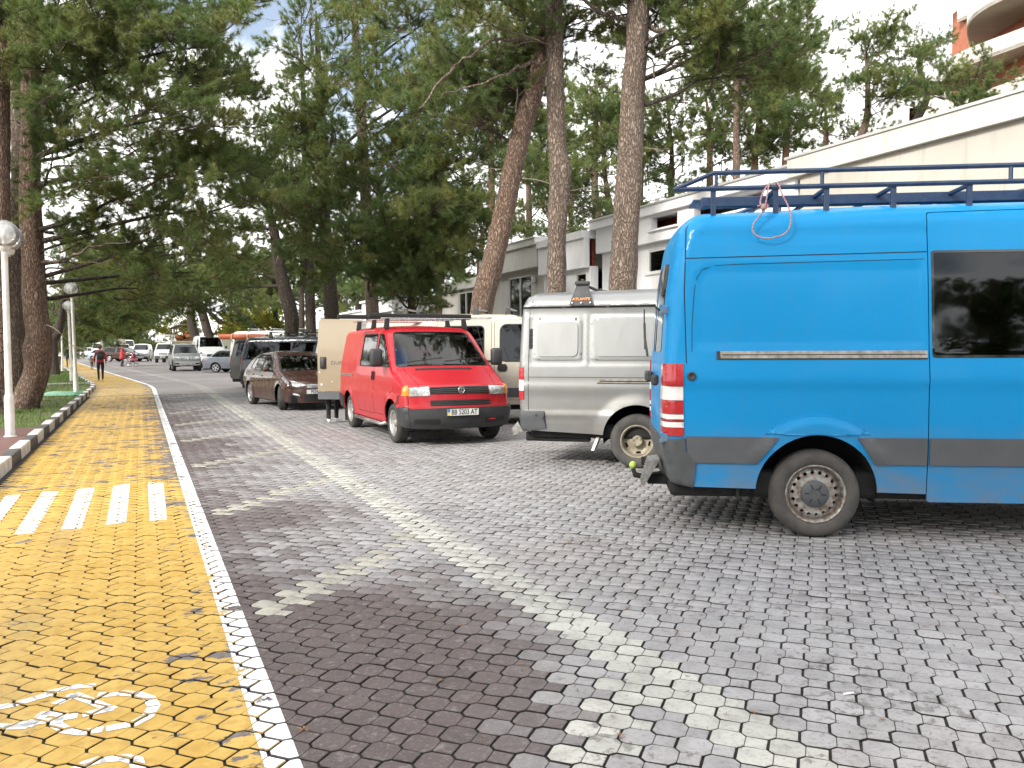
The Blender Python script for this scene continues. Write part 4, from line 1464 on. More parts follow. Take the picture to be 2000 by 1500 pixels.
    for sg in (1, -1):
        xs_ = -1.12 if sg < 0 else -.45
        m_ = MB().tube([(xs_, sg*yr, zl), (xs_+.32, sg*yr, zt), (4.0, sg*yr, zt)], .021, 6)
        m_.build('top_rail', M['rack'], rk)
        MB().tube([(xs_, sg*yr, zl), (4.0, sg*yr, zl)], .021, 6).build('bottom_rail', M['rack'], rk)
        for x in (-.78 if sg < 0 else -.1, .06, 1.5, 2.8, 3.98):
            MB().tube([(x, sg*yr, zl), (x, sg*yr, zt)], .016, 6).build('upright', M['rack'], rk)
        for x in (-.80, -.30, .10, .62, 1.20, 1.8, 2.5, 3.3)[0 if sg < 0 else 1:]:
            yb = float(np.interp(x, v.P[:, 0][v.itop-60:v.itop+60], v.he[v.itop-60:v.itop+60]))
            MB().bbox(x-.02, x+.02, sg*(yr-.02)-.018, sg*(yr-.02)+.018, 2.60, zl, .004).build('foot', M['rack'], rk)
    for x in (-.30, .10, .62, 1.20, 1.8, 2.5, 3.3, 3.98):
        MB().bbox(x-.018, x+.018, -yr, yr, zl-.03, zl-.002, .004).build('cross_bar', M['rack'], rk)
    MB().bbox(-.85, 4.0, -.42, -.30, zl-.085, zl+.0, .006).build('side_board', M['rack'], rk)
    MB().bbox(-.90, 4.0, -.2, .18, zl+.0, zl+.02, .004).build('walk_board', M['rack'], rk)
    return v
bv = blue_van()
def place(v, wheel_xy, local_xy, heading):
    """stand the vehicle so that its local ground point lies at wheel_xy"""
    c, s = math.cos(R(heading)), math.sin(R(heading))
    v.root.location = (wheel_xy[0]-(local_xy[0]*c-local_xy[1]*s), wheel_xy[1]-(local_xy[0]*s+local_xy[1]*c), 0)
    v.root.rotation_euler = (0, 0, R(heading))
def gxy(px, py):
    a, b = gp(px, py)
    p = rw(a, b)
    return p.x, p.y
place(bv, gxy(1590, 1052), (0, -.95), -6.3)
def local_pt(v, p): return v.root.matrix_basis @ Vector(p)
# rope looped over the rack and the tennis ball: things of their own
cu = [(-.36, -.83, 2.87), (-.38, -.87, 2.80), (-.40, -.90, 2.70), (-.42, -.925, 2.63), (-.50, -.94, 2.53), (-.505, -.945, 2.46), (-.45, -.952, 2.415), (-.35, -.955, 2.41), (-.25, -.95, 2.45), (-.21, -.94, 2.55), (-.23, -.92, 2.66), (-.27, -.89, 2.76), (-.29, -.83, 2.86), (-.30, -.79, 2.865)]
def smooth_path(pts, n=6):
    pts = [Vector(p) for p in pts]
    out = []
    for i in range(len(pts)-1):
        p0, p1, p2, p3 = pts[max(i-1, 0)], pts[i], pts[i+1], pts[min(i+2, len(pts)-1)]
        for k in range(n):
            t = k/n
            out.append(.5*((2*p1) + (p2-p0)*t + (2*p0-5*p1+4*p2-p3)*t*t + (3*p1-p0-3*p2+p3)*t**3))
    out.append(pts[-1])
    return out
rope = MB().tube(smooth_path(cu), .0065, 7)
rope.tube(smooth_path([(-.36, -.83, 2.87), (-.42, -.87, 2.78), (-.445, -.91, 2.69), (-.41, -.93, 2.645), (-.39, -.93, 2.67), (-.43, -.925, 2.68), (-.47, -.925, 2.665)]), .0065, 7)
rope.ell((-.425, -.93, 2.66), .022, .016, .026, 10, 8)
ro = rope.build('rope', M['rope'], None, smooth=True, loc=bv.root.location); ro.rotation_euler = bv.root.rotation_euler
tag(ro, 'pinkish knotted rope loop hanging from the rack of the blue van', 'rope')
tb = MB().ell((0, 0, 0), .036, .036, .036, 16, 12).build('tennis_ball', M['tennis'], None, smooth=True, loc=local_pt(bv, (-1.42, 0, .435)))
tag(tb, 'yellow-green tennis ball stuck on the tow bar of the blue van', 'ball')

gapo = lambda p, d=.004: shrink(ccw(p), -d)
gapi = lambda p, d=.004: shrink(ccw(p), d)
def line_poly(a, b, w):
    d = Vector((b[0]-a[0], b[1]-a[1])).normalized(); n = Vector((-d.y, d.x))*w
    return [(a[0]-n.x, a[1]-n.y), (b[0]-n.x, b[1]-n.y), (b[0]+n.x, b[1]+n.y), (a[0]+n.x, a[1]+n.y)]
def seam(v, pts, w=.004, sides=(-1, 1), m=None):
    for a, b in zip(pts[:-1], pts[1:]): v.side('panel_seam', line_poly(a, b, w), m or M['black'], off=.0012, depth=0, sides=sides)

# ------------------------------------------------------------------ silver van
def silver_van():
    prof = [(-1.50, .46, 0, .02, .05), (-1.555, .75, .08, .03, .06), (-1.56, 1.4, .2, .03, .07), (-1.53, 2.02, .1, .03, .07), (-1.50, 2.17, .1, .03, .12), (-1.38, 2.28, .12, .04, .16),
            (.4, 2.32, .5, .05, .2), (2.0, 2.30, .5, .05, .2), (2.35, 2.20, .3, .08, .18), (2.95, 1.50, .1, .12, .1), (3.65, 1.15, .2, .15, .1), (3.82, .9, .1, .18, .08), (3.86, .45, 0, .18, .07)]
    v = Veh('delivery_van', 'silver box-bodied delivery van with deep dished rear wheel, beside the blue van', 'van', (0, 0), 0, prof,
            [(0, .93), (.42, .945), (.7, .985), (1.15, 1.0), (1.3, .995), (2.05, .93), (2.07, .945), (2.2, .91), (2.35, .86)], ((-2, .99), (-1.2, 1), (2.4, 1), (3.9, .93)), g=.05)
    def press(x, z):
        b = np.zeros_like(x)
        for x0, x1, z0, z1 in ((-1.33, -.70, 1.37, 1.90), (-.58, .42, 1.37, 1.93), (.62, 1.6, 1.37, 1.93)):
            e = np.minimum(np.minimum(x-x0, x1-x), np.minimum(z-z0, z1-z))
            b = b - .010*np.exp(-((e+.02)/.02)**2)
        b = b + .010*np.clip((1.075-z)/.012, 0, 1)*np.clip((z-.90)/.1, 0, 1)
        b = b + .012*np.clip((.70-z)/.015, 0, 1) - .012*np.exp(-((z-.60)/.012)**2)*(x < -.6)*(x > -1.3)
        d = np.hypot(x, z-.40)
        b = b + .03*np.clip((.56-d)/.14, 0, 1)
        b = b - .012*np.exp(-((z-1.985)/.014)**2)
        return b
    v.bumps.append(press)
    bottom = [(3.7, .45), (2.0, .44), (.5, .43), (-.45, .42), (-1.40, .46)]
    arches = [arch_poly(0, .38, .43), arch_poly(2.9, .38, .43)]
    sw = rnd([(1.75, 1.35), (2.88, 1.35), (2.75, 1.5), (2.25, 2.0), (1.75, 2.02)], .06)
    door = rnd([(1.7, .52), (2.45, .55), (2.5, .8), (2.9, 1.0), (2.93, 1.34), (2.3, 2.06), (1.7, 2.06)], .05)
    ws = rnd([(2.40, -.72), (2.40, .72), (2.92, .82), (2.92, -.82)], .06)
    v.side('body_side', v.side_outline(bottom), M['silver'], holes=arches+[gapo(door)], ring=True, g=.035)
    v.side('front_door', gapi(door), M['silver'], holes=[sw])
    v.side('side_window', sw, M['glass'], off=-.004)
    v.full_strip('roof_and_ends', M['silver'], holes=[('top', ws)])
    v.strip('windscreen', 'top', ws, M['glass'], off=-.004)
    v.liner(bottom, arches+[sw], None)
    for x0, x1 in ((-1.33, -.70), (-.58, .42), (.62, 1.6)):
        v.side('pressed_surround', rect(x0, x1, 1.37, 1.915, .10), M['silver'], off=.006, depth=.008, g=.04)
        v.side('pressed_panel', rect(x0+.05, x1-.05, 1.42, 1.865, .075), M['silver'], off=.022, depth=.018, g=.04)
    # roof gutter and seams
    v.side('roof_gutter', line_poly((-1.54, 2.055), (2.35, 2.062), .009), M['ink'], off=.010, depth=.012)
    seam(v, [(-1.40, .50), (-1.395, 1.2), (-1.385, 2.03)], .0035)
    seam(v, [(-1.39, 1.155), (2.2, 1.15)], .003)
    v.side('door_rail', rect(-.50, .9, 1.085, 1.135, .004), M['rail'], off=.012, depth=.012, sides=(-1,))
    v.side('rail_slot', rect(-.46, .9, 1.10, 1.112, .002), M['ink'], off=.0145, depth=.002, sides=(-1,))
    v.side('rail_slot', rect(-.50, .9, 1.072, 1.086, .002), M['ink'], off=.010, depth=.006, sides=(-1,))
    v.side('air_vent', rect(-1.392, -1.345, 1.52, 1.78, .012), M['plastic'], off=.008, depth=.012)
    for k in range(5): v.side('vent_slat', rect(-1.386, -1.351, 1.545+k*.045, 1.572+k*.045, .003), M['ink'], off=.012, depth=.004)
    E = v.E
    for z0, z1, mm in ((1.12, 1.28, 'redlamp'), (.98, 1.118, 'whitelamp'), (.86, .978, 'redlamp')):
        ee = [tuple(p) for p in E if z0 < p[1] < z1 and p[0] < 0]
        xe = np.interp((z0, z1), E[:40, 1], E[:40, 0])
        v.side('tail_lamp', [(xe[0], z0)] + ee + [(xe[1], z1), (-1.455, z1), (-1.455, z0)], M[mm], off=.010, depth=.02, ring=True, g=.03)
        v.strip('tail_lamp', 'rear', [(.80, z0), (2, z0), (2, z1), (.80, z1)], M[mm], off=.010, depth=.02, mirror=True)
    ee = [tuple(p) for p in E if .47 < p[1] < .70 and p[0] < 0]
    v.side('rear_bumper_corner', ee + [(-1.46, .715), (-1.19, .71), (-1.17, .50), (-1.40, .465)], M['greyplastic'], off=.03, depth=.04, ring=True)
    v.strip('rear_bumper', 'rear', [(-2, .47), (2, .47), (2, .70), (-2, .70)], M['greyplastic'], off=.03, depth=.03)
    y = -float(v.side_y(np.array([[-1.29, .66]]))[0])-.03
    MB().lathe([(.014, .002), (.014, -.008), (.001, -.010)], 12, (-1.29, y, .665), 'Y').build('bumper_bolt', M['plastic'], v.root)
    MB().bbox(-1.48, -.62, -.80, -.70, .30, .42, .02).build('frame_rail', M['black'], v.root)
    MB().bbox(-1.48, -.62, .70, .80, .30, .42, .02).build('frame_rail', M['black'], v.root)
    mf = MB().hexa([(-.60, -.86, .20), (-.56, -.86, .20), (-.56, -.60, .20), (-.60, -.60, .20), (-.50, -.86, .45), (-.46, -.86, .45), (-.46, -.60, .45), (-.50, -.60, .45)])
    mf.build('mud_flap', M['white'], v.root)
    tw = MB().tube([(-1.35, -.1, .42), (-1.62, -.12, .40), (-1.70, -.13, .44)], [.035, .035, .03], 8)
    tw.build('tow_bar', M['black'], v.root)
    MB().hexa([(-1.80, -.18, .30), (-1.66, -.18, .36), (-1.66, -.14, .36), (-1.80, -.14, .30), (-1.82, -.18, .40), (-1.74, -.18, .50), (-1.74, -.14, .50), (-1.82, -.14, .40)]).build('bent_bracket', M['steelplate'], v.root)
    v.strip('grille', 'front', rect(-.5, .5, .85, 1.05), M['plastic'], off=.01)
    v.strip('headlamp', 'front', rect(.54, .8, .8, 1.08), M['headlamp'], off=.012, mirror=True)
    v.strip('front_bumper', 'front', [(-2, .47), (2, .47), (2, .75), (-2, .75)], M['greyplastic'], off=.03)
    for x in (0, 2.9):
        for sg in (1, -1): v.wheel(x, sg*.86, 'dish', .345, .19)
    for sg in (1, -1): v.wheel(0, sg*.62, 'dish', .345, .19)
    v.under(-1.4, 3.6, .9, .36, .55, [(0, .38), (2.9, .38)], .43, .5)
    # black roof-bar support with its lettering
    sp = new_obj('roof_bar', None, v.root)
    for sg in (-1, 1):
        f = MB()
        yb, yt = sg*1.0, sg*.90
        pr = [(-.86, 2.075), (-.55, 2.075), (-.63, 2.34), (-.78, 2.34)]
        a = [(x, sg*(.985-.10*(z-2.075)/.265), z) for x, z in pr]
        b = [(x, sg*(.965-.10*(z-2.075)/.265), z) for x, z in pr]
        f.hexa(a + b) if sg > 0 else f.hexa(b + a)
        f.bbox(-.80, -.61, sg*.875-.04, sg*.875+.04, 2.335, 2.385, .015)
        f.bbox(-.725, -.685, sg*.875-.03, sg*.875+.03, 2.38, 2.41, .008)
        f.build('bar_support', M['plastic'], sp)
        for x in (-.82, -.705, -.59): MB().lathe([(.011, .012), (.011, -.006 if sg < 0 else .02), (.001, -.008 if sg < 0 else .022)], 10, (x, sg*.995, 2.105), 'Y').build('rivet', M['white'], sp)
    MB().bbox(-.735, -.675, -.9, .9, 2.34, 2.365, .008).build('cross_bar', M['plastic'], sp)
    text_mesh('ATLANTE', .052, M['orangeink'], sp, (-.705, -.979, 2.15), (PI/2-R(20), 0, 0), sx=1.0, bold=.001)
    return v
sv_ = silver_van()
place(sv_, gxy(1243, 916), (0, -.95), -14.0)

# ------------------------------------------------------------------ red van
def red_van():
    prof = [(-.80, .36, 0, .03, .06), (-.875, .60, .08, .04, .07), (-.865, 1.10, .1, .04, .08), (-.74, 1.80, .12, .04, .10), (-.60, 1.915, .12, .04, .10),
            (.6, 1.945, .5, .04, .11), (1.7, 1.93, .4, .04, .11), (2.16, 1.87, .25, .06, .10), (2.93, 1.235, .05, .10, .07), (3.06, 1.165, .08, .11, .07), (3.60, .955, .10, .16, .07), (3.685, .87, .05, .17, .06), (3.72, .64, .03, .17, .06), (3.74, .60, .0, .17, .05), (3.76, .42, .08, .17, .05), (3.68, .28, 0, .17, .05)]
    v = Veh('minibus', 'red van facing the camera with black bumper and roof bars', 'van', (0, 0), 0, prof,
            [(0, .86), (.35, .885), (.55, .915), (.95, .92), (1.15, .91), (1.86, .79), (2.0, .76)], ((-1, .98), (-.5, 1), (2.4, 1), (3.0, .99), (3.7, .945)), g=.05)
    def cr(x, z):
        b = -.008*np.exp(-((z-1.14)/.014)**2)*(x < 2.8)
        d = np.minimum(np.hypot(x, z-.33), np.hypot(x-2.92, z-.33))
        b = b + .018*np.clip((.44-d)/.02, 0, 1)
        b = b + .008*np.clip((.80-z)/.02, 0, 1)*np.clip((z-.5)/.2, 0, 1)
        return b
    v.bumps.append(cr)
    bottom = [(3.6, .32), (2.5, .30), (.5, .30), (-.75, .36)]
    arches = [arch_poly(0, .33, .395), arch_poly(2.92, .33, .395)]
    w1 = rnd([(1.90, 1.235), (2.78, 1.235), (2.28, 1.765), (1.93, 1.775)], [.04, .04, .06, .05])
    w2 = rnd([(.82, 1.22), (1.78, 1.225), (1.80, 1.775), (.88, 1.775)], .06)
    d1 = rnd([(1.83, .42), (2.45, .42), (2.55, .70), (2.98, .85), (2.95, 1.22), (2.32, 1.83), (1.85, 1.83)], .05)
    d2 = rnd([(.72, .40), (1.815, .40), (1.835, 1.83), (.78, 1.83)], .05)
    ws = rnd([(2.215, -.64), (2.215, .64), (2.915, .80), (2.915, -.80)], .07)
    rws = rnd([(-.60, 1.25), (.60, 1.25), (.56, 1.72), (-.56, 1.72)], .07)
    grl = rnd([(-.49, .815), (.49, .815), (.49, .925), (-.49, .925)], .01)
    v.side('body_side', v.side_outline(bottom), M['red'], holes=arches+[gapo(d1), gapo(d2)], ring=True, g=.04)
    for sd_, nm in ((-1, 'sliding_door'), (1, 'side_panel')): v.side(nm, gapi(d2), M['red'], holes=[w2], sides=(sd_,))
    fd = v.side('front_door', gapi(d1), M['red'], holes=[w1, arches[1]])
    v.side('side_window', w1, M['clearglass'], off=-.006)
    v.side('side_window', w2, M['clearglass'], off=-.006)
    for w_ in (w1, w2): v.side('window_seal', gapo(w_, .014), M['ink'], holes=[gapi(w_, .004)], off=.003, depth=.008)
    v.full_strip('bonnet_roof_and_ends', M['red'], holes=[('top', ws), ('rear', rws)])
    v.strip('windscreen', 'top', ws, M['clearglass'], off=-.006)
    v.strip('windscreen_seal', 'top', rnd([(2.20, -.66), (2.20, .66), (2.93, .82), (2.93, -.82)], .08), M['ink'], holes=[('top', ws)], off=.004, depth=.01)
    v.strip('rear_window', 'rear', rws, M['clearglass'], off=-.006)
    v.liner(bottom, arches+[w1, w2], None)
    v.strip('cowl_vent', 'top', rnd([(2.985, -.52), (2.985, .44), (3.04, .45), (3.04, -.53)], .01), M['ink'], off=.004)
    # bonnet shut lines
    v.strip('bonnet_seam', 'top', [(2.96, .70), (3.60, .64), (3.60, .647), (2.96, .707)], M['black'], off=.002, depth=0, mirror=True)
    g_ = v.strip('grille', 'front', grl, M['ink'], off=.008)[0]
    for k in range(4): v.strip('grille_slat', 'front', rect(-.485, .485, .825+k*.026, .838+k*.026, .002), M['plastic'], off=.020, depth=.014, g=.12)
    v.strip('lower_grille', 'front', rnd([(-.50, .635), (.50, .635), (.50, .72), (-.50, .72)], .008), M['ink'], off=.008)
    for k in range(3): v.strip('grille_slat', 'front', rect(-.495, .495, .645+k*.026, .658+k*.026, .002), M['plastic'], off=.018, depth=.012, g=.12)
    for sg in (1, -1):
        v.strip('headlamp', 'front', [(p[0]*sg, p[1]) for p in rnd([(.50, .79), (.80, .79), (.80, .938), (.50, .935)], .012)], M['headlamp'], off=.012)
        v.strip('indicator', 'front', [(p[0]*sg, p[1]) for p in [(.805, .79), (2, .79), (2, .945), (.805, .938)]], M['orangelamp'], off=.013)
    E = v.E
    ee = [tuple(p) for p in E if .79 < p[1] < .945 and p[0] > 2.9]
    v.side('indicator', ee + [(3.42, .79), (3.46, .92)], M['orangelamp'], off=.012, ring=True, g=.03)
    # emblem: ring, V over W
    xg = float(v.strip_pt(np.array([v.sfront(.87)]), np.array([0.]))[0][0])+.032
    em = new_obj('emblem', None, v.root, (xg, 0, .872)); em.rotation_euler = (0, R(-4), 0)
    MB().lathe([(.056, -.01), (.056, .008), (.050, .012), (.048, .006), (.048, -.006)], 28, axis='X').build('emblem_ring', M['chrome'], em, smooth=True)
    lt = MB()
    def bar(a, b, w=.006):
        d = Vector((b[0]-a[0], b[1]-a[1])).normalized(); n = Vector((-d.y, d.x))*w
        q = [(a[0]-n.x, a[1]-n.y), (b[0]-n.x, b[1]-n.y), (b[0]+n.x, b[1]+n.y), (a[0]+n.x, a[1]+n.y)]
        lt.hexa([(-.004, y, z) for y, z in q] + [(.007, y, z) for y, z in q])
    for sg in (1, -1):
        bar((sg*.024, .044), (0, .006)); bar((sg*.043, .026), (sg*.021, -.042)); bar((sg*.021, -.042), (0, -.006))
    lt.build('emblem_letters', M['chrome'], em)
    # bumpers
    v.strip('front_bumper', 'front', [(-2, .29), (2, .29), (2, .60), (-2, .60)], M['plastic'], off=.05, depth=.05)
    ee = [tuple(p) for p in E if .30 < p[1] < .60 and p[0] > 2.9]
    v.side('front_bumper_corner', ee + [(3.36, .32), (3.34, .45), (3.30, .60)], M['plastic'], off=.05, depth=.05, ring=True)
    for sg in (1, -1): v.strip('bumper_recess', 'front', [(p[0]*sg, p[1]) for p in rect(.36, .74, .36, .44, .03)], M['ink'], off=.052, depth=.004)
    MB().bbox(-.05, .05, -.012, .012, -.008, .008, .004).build('red_tow_cap', M['redlamp'], v.root, loc=(3.81, .48, .41), rotz=PI/2)
    v.plate(3.83, -.02, .535, 'BB 5203 AT', (PI/2, 0, PI/2), True, .53, .115)
    ee = [tuple(p) for p in E if .37 < p[1] < .62 and p[0] < 0]
    v.side('rear_bumper_corner', ee + [(-.42, .62), (-.40, .38)], M['plastic'], off=.03, depth=.03, ring=True)
    v.strip('rear_bumper', 'rear', [(-2, .38), (2, .38), (2, .62), (-2, .62)], M['plastic'], off=.04)
    for k in range(5): v.side('wing_vent_slot', line_poly((3.16+.012*k, .64+k*.032), (3.27+.012*k, .66+k*.032), .008), M['ink'], off=.003, depth=.004)
    v.side('door_rail', rect(-.72, .30, 1.0, 1.045, .004), M['rail'], off=.008, sides=(-1,))
    v.side('rail_slot', rect(-.72, .30, 1.018, 1.026, .002), M['ink'], off=.0105, depth=.002, sides=(-1,))
    for x in (1.77, 1.88): v.side('door_handle', rnd([(x-.02, .985), (x+.02, .985), (x+.025, 1.13), (x-.015, 1.13)], .012), M['ink'], off=.02, depth=.025)
    v.side('tail_lamp', rect(-.84, -.74, .80, 1.15, .02), M['redlamp'], off=.01)
    v.strip('tail_lamp', 'rear', rect(.78, 1.2, .80, 1.15, .0), M['redlamp'], off=.01, mirror=True)
    # chrome side steps
    for sg in (1, -1):
        MB().tube([(.50, sg*.80, .30), (.58, sg*.93, .27), (2.38, sg*.93, .27), (2.46, sg*.80, .30)], .032, 10).build('side_step', M['chrome'], v.root, smooth=True)
        MB().bbox(-.46, -.44, sg*.78-.11, sg*.78+.11, .10, .38, .004).build('mud_flap', M['rubber'], v.root)
    v.mirror_arm(2.62, .90, 1.38, M['plastic'], .21, .30, .13)
    v.wheels((0, 2.92), 1.585, 't4', .325, .205, 0)
    v.under(-.78, 3.5, .86, .24, .42, [(0, .33), (2.92, .33)], .395)
    # wipers
    for y0, y1 in ((-.62, -.02), (.02, .66)):
        p = [v.strip_pt(np.array([float(v.stop(2.86))]), np.array([y/.82]))[0] for y in np.linspace(y0, y1, 6)]
        MB().tube([(q[0]+.02+.0*k, q[1], q[2]+.02+.012*k) for k, q in enumerate(p)], .009, 6).build('wiper', M['ink'], v.root)
    # inside
    MB().bbox(2.55, 2.95, -.78, .78, .85, 1.16, .08).build('dashboard', M['interior'], v.root, smooth=True)
    sw = MB()
    sw.tube([(2.42+.06*math.sin(2*PI*k/20), .42+.19*math.cos(2*PI*k/20), 1.20+.17*math.sin(2*PI*k/20)) for k in range(21)], .014, 8)
    sw.tube([(2.42, .23, 1.2), (2.42, .61, 1.2)], .012, 6)
    sw.build('steering_wheel', M['ink'], v.root, smooth=True)
    v.seats([(1.95, .42, .62), (1.95, -.42, .62)])
    v.seats([(1.0, .45, .55), (1.0, -.1, .55)], M['interior'])
    MB().bbox(-.7, 2.6, -.82, .82, .40, .46, .01).build('cabin_floor', M['interior'], v.root)
    MB().ell((1.5, .12, 1.48), .10, .26, .11, 14, 8).build('red_cushion', M['redcloth'], v.root, smooth=True)
    MB().hexa([(1.86, -.58, 1.0), (1.90, -.58, 1.0), (1.90, -.28, 1.0), (1.86, -.28, 1.0), (1.80, -.55, 1.55), (1.84, -.55, 1.55), (1.84, -.32, 1.55), (1.80, -.32, 1.55)]).build('blue_jacket', M['beltcloth'], v.root)
    MB().bbox(2.22, 2.24, -.20, .0, 1.66, 1.73, .008).build('rear_view_mirror', M['interior'], v.root)
    MB().tube([(2.85, .80, 1.2), (2.40, .80, 1.93)], .004, 5).build('aerial', M['ink'], v.root)
    # roof bars and two long black boxes
    rk = new_obj('roof_rack', None, v.root)
    for x in (.05, 1.15, 2.0):
        MB().bbox(x-.03, x+.03, -.82, .82, 2.03, 2.06, .01).build('cross_bar', M['chrome'], rk)
        for sg in (1, -1):
            h = MB().hexa([(x-.05, sg*.72-.04, 1.875), (x+.05, sg*.72-.04, 1.875), (x+.05, sg*.72+.04, 1.865), (x-.05, sg*.72+.04, 1.865), (x-.035, sg*.70-.03, 2.05), (x+.035, sg*.70-.03, 2.05), (x+.035, sg*.70+.03, 2.05), (x-.035, sg*.70+.03, 2.05)])
            h.build('bar_foot', M['ink'], rk)
    for sg, x0, x1 in ((-1, -.55, 2.0), (1, .2, 2.1)):
        pass
    return v
rv = red_van()
place(rv, gxy(766, 864), (2.92, -.90), -65.5)
# two long black roof boxes tied on: things of their own
for (x0, x1, y0, y1, z0, lab) in ((1.72, 1.84, -.98, .92, 2.062, 'long flat black case tied across the front roof bar of the red van'), (1.0, 1.12, -1.35, .55, 2.062, 'long flat black case tied across the rear roof bar of the red van')):
    bx_ = MB().bbox(x0, x1, y0, y1, z0, z0+.075, .015)
    o = bx_.build('roof_case', M['ink'], None, loc=rv.root.location); o.rotation_euler = rv.root.rotation_euler
    tag(o, lab, 'case')

# ------------------------------------------------------------------ beige van with its rear door swung open
def beige_van():
    prof = [(-1.0, .45, 0, .02, .06), (-1.05, .75, .05, .02, .07), (-1.05, 1.5, .1, .02, .08), (-1.0, 2.08, .1, .02, .10), (-.88, 2.20, .1, .03, .12),
            (.6, 2.235, .4, .05, .15), (1.9, 2.22, .4, .05, .15), (2.3, 2.12, .3, .08, .14), (2.98, 1.40, .08, .12, .1), (3.55, 1.12, .15, .16, .1), (3.78, .85, .1, .18, .08), (3.82, .40, 0, .18, .07)]
    v = Veh('cargo_van', 'dirty cream cargo van with beige rear door open, behind the red van', 'van', (0, 0), 0, prof,
            [(0, .96), (.45, .99), (.8, 1.02), (1.2, 1.02), (2.1, .92), (2.3, .88)], ((-2, 1), (2.3, 1), (3.9, .93)), g=.08)
    bottom = [(3.7, .42), (.5, .40), (-.95, .44)]
    arches = [arch_poly(0, .34, .42), arch_poly(2.9, .34, .42)]
    w1 = rnd([(1.78, 1.27), (2.85, 1.27), (2.80, 1.42), (2.30, 1.98), (1.85, 1.98), (1.78, 1.9)], [.12, .08, .1, .1, .12, .05])
    w2 = rnd([(.62, 1.22), (1.44, 1.22), (1.44, 1.95), (.62, 1.95)], .08)
    d1 = rnd([(1.66, .5), (2.45, .5), (2.55, .8), (2.92, 1.0), (2.92, 1.28), (2.3, 2.08), (1.66, 2.08)], .06)
    d2 = rnd([(.50, .45), (1.60, .45), (1.60, 2.08), (.50, 2.08)], .06)
    ws = rnd([(2.40, -.72), (2.40, .72), (2.95, .82), (2.95, -.82)], .06)
    v.side('body_side', v.side_outline(bottom), M['cream'], holes=arches+[gapo(d1), gapo(d2)], ring=True)
    v.side('front_door', gapi(d1), M['cream'], holes=[w1, arches[1]])
    v.side('sliding_door', gapi(d2), M['cream'], holes=[w2])
    for w_ in (w1, w2):
        v.side('side_window', w_, M['darkglass'], off=-.005)
        v.side('window_seal', gapo(w_, .02), M['ink'], holes=[gapi(w_, .004)], off=.003, depth=.008)
    op = [('rear', rect(-.78, .78, .62, 2.0, .05))]
    v.full_strip('roof_and_ends', M['cream'], holes=[('top', ws)] + op)
    v.strip('windscreen', 'top', ws, M['glass'], off=-.004)
    v.liner(bottom, arches+[w1, w2], None)
    v.side('rubbing_band', rect(.50, 2.4, .56, .74, .01), M['band'], off=.012)
    v.side('door_handle', rnd([(1.74, 1.07), (1.90, 1.07), (1.92, 1.13), (1.90, 1.21), (1.74, 1.21), (1.72, 1.13)], .03), M['ink'], off=.02, depth=.02)
    v.side('roof_rail', rect(.3, 1.6, 2.10, 2.135, .004), M['rail'], off=.01, sides=(-1,))
    v.wheels((0, 2.9), 1.72, 'plain', .34, .22)
    v.under(-.95, 3.6, .92, .3, .5, [(0, .34), (2.9, .34)], .42)
    # the swung door stands out behind the corner, its outside towards the road
    dr = new_obj('rear_door', None, v.root, (-1.06, -1.0, 0)); dr.rotation_euler = (0, 0, R(-2))
    def dz(V2): return np.interp(V2[:, 1], [.4, 1.25, 1.5, 2.1], [0, .0, -.01, -.085])
    for nm, pl, m_, oy in (('door_panel', rnd([(-.90, .66), (0, .66), (0, 2.11), (-.86, 2.13), (-.90, 2.08)], .02), M['beige'], 0), ('door_foot', rect(-.90, 0, .50, .655, .01), M['band'], .006)):
        V2, F = tri2d(pl, [], .06)
        y = -dz(V2)*-1
        shell(nm, np.stack([V2[:, 0], -.03-dz(V2)*-1*-1*0 - oy + np.where(V2[:, 1] > 1.25, -dz(V2)*0, 0) + (-dz(V2))*1.0, V2[:, 1]], 1), F, m_, dr, (0, -1, 0), .045)
    MB().bbox(-.84, -.72, -.06, -.028, 1.12, 1.36, .035).build('door_handle', M['ink'], dr, smooth=True)
    MB().bbox(-.81, -.75, -.066, -.05, 1.16, 1.32, .02).build('handle_grip', M['plastic'], dr, smooth=True)
    text_mesh('DUCATO', .10, M['band'], dr, (-.35, -.033, 1.235), (PI/2, 0, 0), sx=1.25)
    for z in (.8, 1.45, 1.95): MB().tube([(0, -.02, z-.05), (0, -.02, z+.05)], .018, 8).build('hinge', M['beige'], dr)
    for x, z, r in ((-.82, .80, .022), (-.60, .86, .012), (-.86, 1.05, .014)): MB().lathe([(r, 0), (r*.7, -.004), (.001, -.005)], 10, (x, -.032, z), 'Y').build('dent', M['white'], dr)
    # roof bars
    for x in (-.2, 1.25, 1.9):
        o = new_obj('roof_bar', None, v.root)
        MB().bbox(x-.03, x+.03, -.72, .72, 2.30, 2.335, .012).build('bar', M['chrome'], o)
        for sg in (1, -1): MB().hexa([(x-.06, sg*.70-.05, 2.17), (x+.06, sg*.70-.05, 2.17), (x+.06, sg*.70+.05, 2.15), (x-.06, sg*.70+.05, 2.15), (x-.035, sg*.68-.04, 2.33), (x+.035, sg*.68-.04, 2.33), (x+.035, sg*.68+.04, 2.33), (x-.035, sg*.68+.04, 2.33)]).build('bar_foot', M['ink'], o)
    MB().bbox(-1.04, -.98, -.95, -.70, 1.0, 1.6, .0).build('load_edge', M['interior'], v.root)
    return v
be = beige_van()
pb = at(620, 677, 16.6)
place(be, (pb.x, pb.y), (-1.96, -1.0), -7.0)

